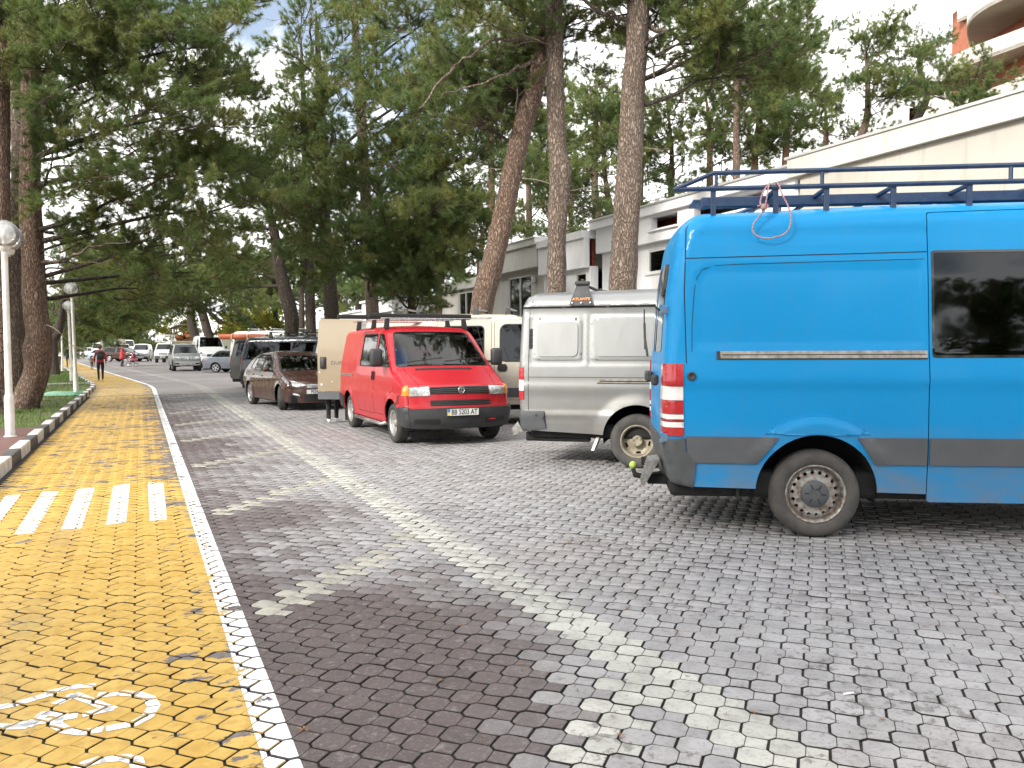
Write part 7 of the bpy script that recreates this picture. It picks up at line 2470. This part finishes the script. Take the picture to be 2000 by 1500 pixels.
def perp(d):
    a = rng.normal(size=3)
    a -= d*np.dot(a, d)
    return a/np.linalg.norm(a)
def unit(v): return v/max(1e-9, np.linalg.norm(v))
def needles_at(P, D, n, ln, w):
    """tufts: P,D (k,3) -> triangle vertices"""
    k = len(P)
    P = np.repeat(P, n, 0); D = np.repeat(D, n, 0)
    a = rng.normal(size=(k*n, 3))
    a -= D*(a*D).sum(1)[:, None]
    a /= np.maximum(1e-6, np.linalg.norm(a, axis=1))[:, None]
    th = R(18)+R(58)*rng.random(k*n)
    d = D*np.cos(th)[:, None] + a*np.sin(th)[:, None]
    P = P - D*(.09*rng.random(k*n))[:, None]
    L = ln*(.65+.6*rng.random(k*n))
    b = np.cross(d, rng.normal(size=(k*n, 3)))
    b /= np.maximum(1e-6, np.linalg.norm(b, axis=1))[:, None]
    w = w*(.8+.5*rng.random(k*n))
    tip = P + d*L[:, None]
    tip[:, 2] -= .012*rng.random(k*n)
    return np.stack([P-b*w[:, None]/2, P+b*w[:, None]/2, tip], 1).reshape(-1, 3)
def bough_mesh(seed, L=1.9, nn=24, leaf=False, wid=.0075, ln=.135):
    global rng
    keep = rng
    rng = np.random.default_rng(seed)
    mb = MB()
    TP, TD = [], []
    up = np.array((0, 0, 1.0))
    main = []
    p = np.zeros(3); d = np.array((1, 0, .10))
    n = 9
    for i in range(n+1):
        main.append(p.copy())
        d = unit(d + rng.normal(0, .13, 3)*np.array((.3, 1, .7)) + up*(.035 if i > 4 else -.02))
        p = p + d*L/n
    main = np.array(main)
    mb.tube([Vector(q) for q in main], list(np.linspace(.022, .006, n+1)), 5, False)
    def twig(p0, d0, Lt, lev):
        k = 4
        pts = [p0]
        d = d0
        for i in range(k):
            d = unit(d + rng.normal(0, .16, 3) + up*.10)
            pts.append(pts[-1]+d*Lt/k)
        mb.tube([Vector(q) for q in pts], list(np.linspace(.009 if lev == 1 else .005, .003, k+1)), 3, False)
        if lev < 2:
            for i in range(5):
                t = .25+.75*i/4
                q = pts[min(k, int(t*k))]
                sd_ = unit(d*.75 + perp(d)*.75 + up*.15)
                twig(q, sd_, Lt*rng.uniform(.28, .5), 2)
        m = 3 if lev == 2 else 2
        for i in range(m):
            t = 1-.42*i/m
            j = t*k
            a = int(min(k-1, j)); f = j-a
            TP.append(pts[a]*(1-f)+pts[a+1]*f); TD.append(unit(pts[a+1]-pts[a]))
    for i in range(11):
        t = .22+.78*i/10
        j = t*n; a = int(min(n-1, j)); f = j-a
        q = main[a]*(1-f)+main[a+1]*f
        dm = unit(main[a+1]-main[a])
        sg = 1 if i % 2 else -1
        sd_ = unit(dm*.7 + np.array((0, sg*rng.uniform(.5, .95), rng.uniform(-.25, .4))))
        twig(q, sd_, L*rng.uniform(.22, .42)*(1.15-.45*t), 1)
    twig(main[-1], unit(main[-1]-main[-2]), L*.2, 1)
    TP, TD = np.array(TP), np.array(TD)
    if leaf:
        NV = needles_at(TP, TD, nn, ln, wid)
    else:
        NV = needles_at(TP, TD, nn, ln, wid)
    tv = np.array(mb.v); tf = []
    for f in mb.f: tf += [(f[0], f[1], f[2]), (f[0], f[2], f[3])]
    tf = np.array(tf)
    V = np.concatenate([NV, tv]); T = np.concatenate([np.arange(len(NV)).reshape(-1, 3), tf+len(NV)])
    mi = np.concatenate([np.zeros(len(NV)//3, int), np.ones(len(tf), int)])
    rng = keep
    return np_mesh('bough', V, T, [M['leafy'] if leaf else M['needle'], M['twig']], mi=mi)
BOUGH = [bough_mesh(100+i) for i in range(6)]
LEAFY = [bough_mesh(200+i, 1.5, 12, True, .05, .075) for i in range(3)]
def dead_mesh(seed):
    r = random.Random(seed)
    mb = MB()
    def go(p, d, L, rad, lev):
        pts = [p]
        for i in range(6):
            d = (d + Vector((r.gauss(0, .16), r.gauss(0, .16), r.gauss(0, .14)-.02))).normalized()
            pts.append(pts[-1]+d*L/6)
        mb.tube(pts, [rad*(1-.8*i/6) for i in range(7)], 5, False)
        if lev < 2:
            for i in range(2, 7):
                if r.random() < .75:
                    go(pts[i], (d + Vector((r.gauss(0, .6), r.gauss(0, .6), r.gauss(0, .5)))).normalized(), L*r.uniform(.25, .5), rad*.5, lev+1)
    go(Vector((0, 0, 0)), Vector((1, 0, .1)).normalized(), 1.5, .016, 0)
    return mb.mesh(M['dead'], smooth=True, name='dead_branch')
DEAD = [dead_mesh(s_) for s_ in range(4)]

def trunk_mesh(pts, rad, mat_, flare=1.5, sides=18, knots=()):
    P = smooth_path(pts, 7)
    n = len(P)
    mb = MB()
    radii = np.interp(np.linspace(0, 1, n), np.linspace(0, 1, len(rad)), rad)
    base = P[0].z
    vs, fs = [], []
    x = None
    for i, p in enumerate(P):
        t = (P[min(i+1, n-1)] - P[max(i-1, 0)]).normalized()
        if x is None: x, y = frame_of(t)
        x = (x - t*x.dot(t)).normalized(); y = x.cross(t)
        hgt = p.z-base
        fl = 1+(flare-1)*math.exp(-hgt/.35)
        for k in range(sides):
            a = 2*PI*k/sides
            dv = x*math.cos(a)+y*math.sin(a)
            q = mnoise.noise(Vector((dv.x*1.3+p.x, dv.y*1.3+p.y, p.z*.8)))*.10 + mnoise.noise(Vector((dv.x*4, dv.y*4, p.z*2.5)))*.05
            r = radii[i]*fl*(1+q + (flare-1)*.25*math.exp(-hgt/.3)*math.sin(a*5+p.x))
            for (kz, ka, kr, kh) in knots:
                dd = ((hgt-kz)/.22)**2 + (((a-ka+PI) % (2*PI)-PI)/.7)**2
                r += kr*math.exp(-dd)
            vs.append(p+dv*r)
    for i in range(n-1):
        for k in range(sides):
            k2 = (k+1) % sides
            fs.append((i*sides+k, i*sides+k2, (i+1)*sides+k2, (i+1)*sides+k))
    fs.append(tuple(range((n-1)*sides, n*sides)))
    mb.add(vs, fs)
    return mb
def pine(label, path, rad, blobs, mat_=None, flare=1.5, group='pine trees', limbs=(), dead=3, knots=(), bs=1.0, meshes=None, name='pine_tree', cat='tree', limb_auto=True):
    """path: world points of the trunk; blobs: (centre, rx, rz, count[, scale])"""
    base = Vector(path[0])
    t = thing(name, label, cat, base, 0, group)
    loc = [Vector(p)-base for p in path]
    rad = list(rad); rad[-1] *= .25
    tm = trunk_mesh(loc, rad, mat_, flare, 18 if bs < 1.5 else 10, knots)
    tr = tm.build('trunk', mat_ or M['bark'], t, smooth=True)
    P = smooth_path(loc, 7)
    crown = new_obj('crown', None, t)
    meshes = meshes or BOUGH
    def near(c, up=True):
        best = min(P, key=lambda q: ((q.x-c.x)**2+(q.y-c.y)**2)*.6 + (q.z-(c.z-.7))**2)
        return best
    for bi, bl in enumerate(blobs):
        c, rx, rz, cnt = bl[:4]
        sc = (bl[4] if len(bl) > 4 else 1.0)*bs
        c = Vector(c)-base
        a = near(c)
        if limb_auto and (c-a).length > .5:
            m1 = a.lerp(c, .35)+Vector((random.gauss(0, .15), random.gauss(0, .15), .05))
            m2 = a.lerp(c, .7)+Vector((random.gauss(0, .15), random.gauss(0, .15), .12))
            r0 = min(.075, .024+.013*(c-a).length)*min(2, max(1, bs*.8))
            MB().tube(smooth_path([a, m1, m2, c], 4), list(np.linspace(r0, .015, 13)), 7, False).build('limb', M['twig'] if bs > 1.5 else M['barkd'], tr, smooth=True)
        if bs < 1.4 and cnt > 7: cnt = int(cnt*.86)
        for k in range(cnt):
            u = np.array([random.gauss(0, 1) for _ in range(3)]); u = u/np.linalg.norm(u)*random.random()**.45
            pos = c + Vector((u[0]*rx, u[1]*rx, u[2]*rz))
            out = (pos-a); out.z *= .35
            if out.length < .2: out = Vector((random.gauss(0, 1), random.gauss(0, 1), 0))
            d = (out.normalized()*.75 + Vector((u[0], u[1], u[2]*.45))*.7 + Vector((random.gauss(0, .35), random.gauss(0, .35), random.gauss(0, .22)))).normalized()
            s_ = sc*random.uniform(.75, 1.2)
            o = new_obj('bough', random.choice(meshes), crown)
            q = d.to_track_quat('X', 'Z')
            o.rotation_mode = 'QUATERNION'
            o.rotation_quaternion = q @ Matrix.Rotation(random.gauss(0, .5), 3, 'X').to_quaternion()
            o.location = pos - d*(1.1*s_)
            o.scale = (s_, s_, s_)
    for pts, r0, r1 in limbs:
        L = smooth_path([Vector(p)-base for p in pts], 6)
        L = [L[0]] + [q+Vector((random.gauss(0, .025), random.gauss(0, .025), random.gauss(0, .03))) for q in L[1:]]
        MB().tube(L, list(np.linspace(r0, r1, len(L))), 8, False).build('limb', M['bark'], tr, smooth=True)
    hs_ = P[-1].z
    for k in range(dead):
        i = random.randint(int(len(P)*.35), len(P)-2)
        o = new_obj('dead_branch', DEAD[k % 4], tr)
        o.location = P[i]; o.rotation_euler = (random.gauss(0, .2), random.gauss(0, .25), random.random()*2*PI)
        s_ = random.uniform(.7, 1.4)*max(1, bs*.8); o.scale = (s_, s_, s_)
    return t
def A_(D, pts): return [at(x, y, D if not isinstance(D, (list, tuple)) else D[i]) for i, (x, y) in enumerate(pts)]
def B_(*bl): return [(at(b[0], b[1], b[2]),) + tuple(b[3:]) for b in bl]
def ground_first(pts, x=None):
    p = Vector(pts[0]); p.z = -.05
    return [p] + list(pts[1:])

# ---- left group beside the path
p0 = gxy(40, 806)
pine('big pine with a sawn-off limb scar leaning over the lawn beside the yellow path', ground_first(A_(20, [(34, 806), (52, 775), (72, 720), (77, 654), (70, 600), (66, 510), (60, 360), (64, 240), (63, 120), (57, 20), (60, -150)])), [.33, .30, .28, .30, .26, .25, .24, .22, .21, .19, .14],
     B_((130, 30, 19, 1.8, 1.2, 17), (260, 50, 18, 1.8, 1.3, 19), (385, 90, 18.5, 1.4, 1.3, 16), (200, 180, 18.5, 1.8, 1.1, 16), (335, 225, 18, 1.5, 1.0, 14), (415, 300, 19.5, 1.0, .8, 8), (150, 320, 19.5, 1.4, 1.0, 10), (270, 375, 19, 1.6, 1.0, 12), (385, 410, 19.5, 1.4, .9, 10), (200, 455, 20.5, 1.2, .7, 9), (320, 490, 21, 1.4, .8, 9), (420, 10, 20, .8, .8, 6)),
     M['barkw'], 1.25, 'pines beside the path', dead=6, knots=((1.55, .6, .10, 0),),
     limbs=[(A_([20, 19.8, 19.4, 19], [(75, 115), (120, 135), (160, 148), (190, 155)]), .035, .012), (A_([20, 19.7, 19.3, 18.8], [(78, 380), (120, 378), (170, 385), (240, 365)]), .03, .008), (A_([20, 19.5, 19, 18.6], [(80, 512), (130, 500), (175, 480), (240, 470)]), .045, .012), (A_([20, 19.8, 19.5], [(78, 525), (140, 515), (220, 505)]), .03, .008)])
scar = at(92, 655, 19.66)
pine('straight dark pine trunk just behind the scarred pine', ground_first(A_(22.5, [(20, 792), (24, 700), (27, 600), (26, 520), (36, 420), (42, 330), (40, 200), (34, 60), (30, -140)])), [.36, .32, .30, .28, .25, .22, .2, .18, .15],
     B_((120, 110, 24, 2.4, 1.8, 18), (60, 400, 25, 1.8, 1.6, 9), (230, 290, 24, 2.2, 1.6, 17), (370, 150, 25, 1.5, 1.4, 11), (170, 515, 30, 1.6, .8, 9), (270, 560, 27, 2, 1, 12), (380, 530, 27, 1.8, 1.1, 11), (40, 250, 25, 1.6, 1.5, 8)), M['bark'], 1.2, 'pines beside the path', dead=3)
pine('pine with a round burl at the left edge of the picture', ground_first(A_(18.5, [(-8, 845), (-3, 700), (0, 500), (2, 300), (4, 150), (2, 60), (-6, -100)])), [.25, .23, .21, .2, .19, .19, .15],
     B_((50, 10, 18, 1.3, .9, 9), (-60, 90, 18, 1.6, 1.5, 10), (-40, 300, 20, 1.4, 1.4, 8)), M['barkw'], 1.4, 'pines beside the path', dead=3, knots=((6.3, 5.9, .12, 0),))
# ---- centre group
C1 = B_((640, 420, 26, 2.0, 1.3, 20), (760, 440, 24, 2.0, 1.4, 24), (860, 400, 23, 1.6, 1.3, 20), (900, 300, 23, 1.4, 1.2, 14), (780, 320, 24, 2.0, 1.3, 22), (660, 300, 26, 2.0, 1.3, 19), (850, 485, 24, 1.2, .9, 12), (740, 520, 25.5, 1.6, .8, 14), (630, 520, 29, 1.4, .9, 9))
pine('tall pine trunk with dense dark crown hanging over the red van', ground_first(A_(28, [(730, 690), (728, 600), (722, 500), (718, 430), (712, 300), (700, 100), (690, -80)])), [.26, .22, .21, .2, .18, .15, .1], C1, M['bark'], 1.3, 'pines along the parking row', dead=4)
C2 = B_((590, 225, 26, 1.6, .9, 12), (680, 180, 25, 2.0, 1.2, 18), (800, 200, 24, 2.0, 1.2, 19), (900, 120, 23, 1.6, 1.1, 13), (620, 90, 27, 1.0, 1.0, 7), (740, 70, 26, 1.6, 1.1, 12), (840, 40, 25, 1.6, 1.1, 12), (500, 360, 28, 1.8, 1.1, 13), (965, 230, 22, 1.0, .7, 7), (590, 380, 29, 1.8, 1.2, 13))
pine('stout pine trunk left of the tall pine, behind the open beige door', ground_first(A_(31, [(652, 690), (648, 600), (641, 500), (635, 400), (628, 200), (620, 20)])), [.32, .27, .24, .22, .18, .12], C2, M['barkd'], 1.3, 'pines along the parking row', dead=4)
C3 = B_((560, 320, 33, 2.0, 1.4, 13), (650, 10, 30, 1.2, .7, 6), (470, 330, 33, 1.2, .7, 6), (700, 380, 33, 2, 1.4, 12))
pine('slim pine trunk between the curved pine and the stout pine', ground_first(A_(35, [(609, 690), (607, 600), (603, 450), (598, 280), (590, 60)])), [.24, .21, .19, .17, .1], C3, M['barkd'], 1.3, 'pines along the parking row')
C4 = B_((440, 430, 34, 2.2, 1.5, 18), (520, 440, 33, 1.9, 1.3, 15), (480, 535, 35, 2.0, .9, 14), (425, 572, 38, 1.8, .8, 10), (590, 430, 36, 1.5, 1.3, 9), (560, 500, 36, 1.5, 1.0, 8))
pine('dark curved pine trunk bending over the navy van', ground_first(A_(33, [(560, 690), (570, 640), (567, 600), (555, 555), (545, 510), (535, 440), (520, 380)])), [.30, .28, .27, .26, .24, .18, .1], C4, M['barkd'], 1.2, 'pines along the parking row')
pine('young pine with bright hanging needles behind the beige van', ground_first(A_(25, [(806, 690), (805, 610), (803, 540), (800, 420)])), [.14, .12, .1, .06], B_((805, 575, 24, .7, .5, 9, .8), (820, 520, 24, .9, .6, 8, .9), (770, 560, 25, .8, .5, 6, .8)), M['barkd'], 1.2, 'pines along the parking row', dead=1)
# ---- right group
pine('leaning reddish pine trunk behind the cream van', ground_first(A_(20, [(922, 690), (940, 610), (962, 520), (985, 420), (1006, 320), (1028, 230), (1045, 180), (1062, 90), (1070, -40)])), [.30, .275, .265, .255, .25, .235, .22, .2, .16],
     B_((960, 130, 20, 1.5, 1.1, 15), (1020, 175, 20.5, 1.2, .7, 11), (900, 225, 20, 1.1, .7, 9), (1040, 70, 20, 1.4, 1.0, 12)), M['barkw'], 1.2, 'pines beside the villas', dead=2)
pine('upright pine trunk with a knotty swelling, seen above the silver van', ground_first(A_(19, [(1087, 690), (1088, 560), (1089, 460), (1095, 345), (1091, 300), (1088, 200), (1086, 90), (1084, -20), (1084, -160)])), [.26, .225, .22, .235, .215, .21, .2, .19, .15],
     B_((970, 30, 18.5, 1.4, .9, 11), (1150, 20, 19.5, 1.3, .9, 10), (1090, -70, 19, 2, 1, 10)), M['bark'], 1.3, 'pines beside the villas', dead=2, knots=((5.65, 2.2, .05, 0), (5.5, 4.2, .04, 0)),
     limbs=[(A_([19, 18.6, 18.2, 18], [(1075, 78), (1010, 76), (955, 84), (890, 130)]), .05, .02), (A_([19, 18.5, 18, 17.8], [(1073, 122), (1020, 130), (965, 155), (860, 190)]), .04, .012), (A_([18, 17.8], [(890, 130), (820, 210)]), .035, .015)])
pine('thickest straight pine trunk, right of the knotty pine and left of the blue van', ground_first(A_(18, [(1210, 700), (1218, 550), (1225, 420), (1232, 300), (1240, 180), (1248, 60), (1252, -60), (1255, -200)])), [.34, .305, .285, .27, .26, .245, .23, .19],
     B_((1400, 30, 17.5, 1.5, .8, 14), (1480, 80, 17, 1.1, .8, 11), (1350, 110, 18, 1.0, .6, 8), (1180, 30, 19, 1.1, .8, 8), (1300, 5, 18, 1.4, .7, 10), (1460, 150, 18, .9, .6, 7)), M['bark'], 1.3, 'pines beside the villas', dead=2,
     limbs=[(A_([18, 17.8, 17.5, 17.3], [(1268, 48), (1320, 70), (1380, 80), (1440, 55)]), .055, .03), (A_([18, 18.2, 18.4], [(1230, 40), (1180, 25), (1130, -5)]), .05, .03)])
# ---- pines on the slope behind the villas
labsB = ['broken pale pine trunk with snapped fork behind the leaning pine', 'pine on the slope seen between leaning and knotty trunks', 'slim pine on the slope right of the knotty trunk', 'pair-like crooked pine on the slope over the white link block', 'dark pine on the slope right of the thickest trunk', 'pine on the slope over the white villa roof', 'tall pine on the slope over the rear end of the blue van', 'bright pine on the slope left of the villa fascia', 'forked reddish pine left of the villa fascia', 'pine with airy crown rising over the beige fascia', 'thin pine beside the apartment block at top right', 'low pine peeping over the fascia below the tower', 'small pine over the left end of the fascia']
def slope_pine(i, x, D, ytop, ycb, hw, n, m_=None, lean=0, ybase=520, sc=1.25):
    v_, s_ = vs_of(*at(x, 600, D)[:2])
    b0 = at(x+lean*1.3, 600, D); b0.z = hill_z(v_, s_)-.1
    path = [b0, at(x+lean, ybase, D), at(x+lean*.4, (ybase+ycb)/2, D), at(x-lean*.2, ycb, D), at(x+random.uniform(-10, 10), (ytop+ycb)/2, D), at(x+random.uniform(-12, 12), ytop+10, D)]
    if b0.z > path[1].z - .3: path = [b0] + [p for p in path[2:] if p.z > b0.z+.4]
    r = .20*D/38
    bl = []
    h = (ycb-ytop)
    k = max(3, n//5)
    for j in range(k):
        t = (j+.5)/k
        yy = ytop + h*t
        xx = x + random.uniform(-1, 1)*hw*(.35+.5*t)
        bl.append((at(xx, yy, D+random.uniform(-1.2, 1.2)), hw/FPX*D*.62, h/FPX*D*.22, max(2, n//k)))
    pine(labsB[i], path, [r*1.2, r, r*.9, r*.75, r*.5, r*.25], bl, m_ or M['barkw'], 1.2, 'pines on the slope behind the villas', bs=sc, dead=2)
slope_pine(0, 962, 34, 215, 330, 60, 12, M['barkp'], 0)
slope_pine(1, 1035, 40, 190, 420, 70, 26)
slope_pine(2, 1165, 37, 140, 350, 75, 26, None, 8)
slope_pine(3, 1190, 44, 200, 430, 80, 26, None, -25)
slope_pine(4, 1312, 39, 180, 400, 85, 32, M['barkd'])
slope_pine(5, 1388, 41, 150, 330, 80, 26, M['barkp'])
slope_pine(6, 1440, 36, 20, 260, 90, 30)
slope_pine(7, 1478, 38, 140, 300, 70, 22, M['barkp'], 10)
slope_pine(8, 1535, 37, 60, 270, 70, 24, M['barkp'], -15)
slope_pine(9, 1690, 44, 60, 230, 95, 26, M['barkw'], -30, 330)
slope_pine(10, 1805, 48, 70, 190, 70, 12, M['barkd'], -40, 300)
slope_pine(11, 1890, 40, 150, 235, 90, 14, None, 0, 330)
slope_pine(12, 1620, 46, 190, 300, 60, 12, None, 20, 330)
# undergrowth wall of green farther back
more = [(900, 45, 250, 480, 110, 26), (1080, 52, 260, 480, 110, 26), (1250, 50, 200, 470, 120, 28), (1120, 34, 330, 480, 60, 12), (860, 38, 420, 560, 80, 20), (940, 37, 410, 500, 70, 16)]
labsC = ['dense pine far behind the leaning pine', 'dense pine far behind the knotty pine', 'dense pine far behind the thickest trunk', 'low bushy pine above the white link block roof', 'bushy pine in front of the cream villa corner', 'low bright pine beside the leaning trunk over the cream villa roof']
labsB += labsC
for j, a in enumerate(more): slope_pine(13+j, *a)
# ---- twin trunks by the silver off-roader, and the far ends of the avenue
pine('left of two curved pine trunks rising behind the silver off-roader', ground_first(A_(66, [(395, 700), (388, 672), (380, 650), (374, 625), (374, 600), (380, 560)])), [.36, .36, .34, .33, .32, .2], B_((380, 540, 64, 3.4, 1.8, 14), (335, 555, 66, 2.4, 1.0, 9)), M['barkd'], 1.2, 'twin pines by the road', bs=1.9, dead=1)
pine('right of two curved pine trunks, leaning left over the blue-grey saloon', ground_first(A_(64, [(416, 700), (412, 672), (406, 645), (396, 610), (388, 585), (392, 540)])), [.36, .35, .34, .33, .30, .2], B_((410, 530, 64, 3.4, 1.8, 14), (450, 562, 64, 2.2, 1.0, 8)), M['barkd'], 1.2, 'twin pines by the road', bs=1.9, dead=1)
FAR = [(160, 46, 480, 640, 50, 105, 'pine crown behind the second lamp post'), (215, 52, 500, 620, 55, 100, 'pine crown hanging over the person in the red jacket'), (120, 70, 560, 665, 40, 92, 'distant pine left of the third lamp post'), (165, 88, 575, 660, 38, 95, 'distant pine crown above the small child'),
 (205, 105, 580, 660, 36, 96, 'distant pine crown above the brown off-roader'), (255, 78, 530, 612, 50, 455, 'pine crown hanging above the coral coat'), (300, 72, 510, 600, 55, 500, 'pine crown above the white truck rack'), (330, 92, 550, 612, 42, 520, 'pine crown above the khaki truck canvas'),
 (480, 84, 545, 596, 45, 470, 'distant pine above the yellow-green shrubs'), (530, 70, 500, 590, 50, 540, 'distant pine left of the curved dark trunk'), (590, 60, 480, 600, 50, 590, 'distant pine between curved and slim trunks'), (650, 66, 500, 600, 50, 665, 'distant pine behind the stout trunk'), (700, 56, 540, 600, 40, 700, 'distant pine right of the stout trunk'),
 (770, 52, 500, 590, 55, 775, 'pine behind the white pavilion roof'), (820, 46, 470, 570, 60, 838, 'pine behind the young bright pine'), (185, 175, 612, 678, 40, 185, 'farthest pine closing the avenue, centre one'), (150, 160, 605, 676, 36, 140, 'farthest pine closing the avenue, nearest the lamp row'), (225, 185, 612, 678, 40, 225, 'farthest pine closing the avenue, behind the covered truck'), (265, 165, 600, 676, 40, 275, 'farthest pine closing the avenue, behind the white box van'), (108, 120, 590, 672, 34, 80, 'distant pine behind the farthest lamp posts')]
for i, (x, D, yt, yb, hw, xb, lab) in enumerate(FAR):
    pt = at(xb, 640, D)
    b0 = Vector((pt.x, pt.y, -.1))
    bl = []
    for j in range(4):
        t = (j+.5)/4
        bl.append((at(x+random.uniform(-.7, .7)*hw, yt+(yb-yt)*t, D+random.uniform(-2, 2)), hw/FPX*D*.7, (yb-yt)/FPX*D*.2, 7 if D < 100 else 6))
    r = .22
    pine(lab, [b0, at(xb, (yb+690)/2, D), at(xb*.8+x*.2, yb, D), at(xb*.6+x*.4, (yt+yb)/2, D), at(xb*.4+x*.6, yt, D)], [r*1.3, r, r*.9, r*.6, r*.2], bl, M['barkd'], 1.2, 'far pines closing the avenue', bs=max(1.5, D/40), dead=0)
# ---- pines beside and behind the viewer: they shade the path and show in the glossy van sides
for i, (v, s, h) in enumerate([(-9, -1, 11), (-4.6, -5, 11), (-8, -11, 12)]):
    b0 = rw(v, s, -.05)
    path = [b0] + [b0+Vector((random.uniform(-.3, .3), random.uniform(-.3, .3), h*t)) for t in (.2, .4, .6, .8, 1)]
    bl = [(b0+Vector((random.uniform(-1.8, 1.8), random.uniform(-1.8, 1.8), h*(.45+.55*(j+.5)/6))), 1.8, 1.0, 8, 1.5) for j in range(6)]
    pine('pine standing behind the viewer beside the path', path, [.3, .25, .23, .2, .15, .08], bl, M['bark'], 1.3, 'pines behind the viewer', dead=1)
for i, (x, y) in enumerate([(-6, -23), (-1, -26), (4, -22), (8.5, -25), (13, -22), (18, -24)]):
    b0 = Vector((x, y, -.05))
    path = [b0] + [b0+Vector((random.uniform(-.3, .3), random.uniform(-.3, .3), 9*t)) for t in (.2, .4, .6, .8, 1)]
    bl = [(b0+Vector((random.uniform(-1.5, 1.5), random.uniform(-1.5, 1.5), 1.2+7.5*(j+.5)/5)), 1.9, 1.0, 7, 1.8) for j in range(5)]
    pine('pine standing behind the viewer beside the path', path, [.3, .25, .23, .2, .15, .08], bl, M['bark'], 1.3, 'pines behind the viewer', dead=1)
for i, (v, s_) in enumerate([(-8.5, 23), (-13, 33), (-9.5, 43), (-17, 52), (-12, 62), (-22, 40)]):
    b0 = rw(v, s_, 0)
    path = [b0] + [b0+Vector((random.uniform(-.4, .4), random.uniform(-.4, .4), 10*t)) for t in (.2, .4, .6, .8, 1)]
    bl = [(b0+Vector((random.uniform(-1.8, 1.8), random.uniform(-1.8, 1.8), 3.5+6.5*(j+.5)/5)), 2.0, 1.0, 6, 1.7) for j in range(5)]
    pine('pine standing on the lawn beyond the left edge of the picture', path, [.3, .25, .23, .2, .15, .08], bl, M['bark'], 1.3, 'pines on the lawn out of view', dead=1)
# ---- yellow-green shrubs by the road
for i, (x, y, D, rx, rz, n, lab) in enumerate([(505, 630, 78, 3.0, 1.5, 26, 'yellow-green shrub glowing behind the navy van'), (460, 640, 84, 2.6, 1.3, 18, 'yellow-green shrub right of the twin pine trunks'), (340, 640, 96, 3.4, 1.6, 20, 'yellow-green shrub behind the khaki truck'), (545, 640, 70, 2.0, 1.5, 14, 'small orange-tinged shrub by the curved pine')]):
    c = at(x, y, D)
    b0 = Vector((c.x, c.y, -.05))
    pine(lab, [b0, b0+Vector((0, 0, 1.0)), b0+Vector((.1, 0, 2.2))], [.12, .1, .05], [(c, rx, rz, n)], M['barkd'], 1.2, 'yellow-green shrubs', bs=1.6, meshes=LEAFY, name='leafy_shrub', cat='shrub', dead=0)
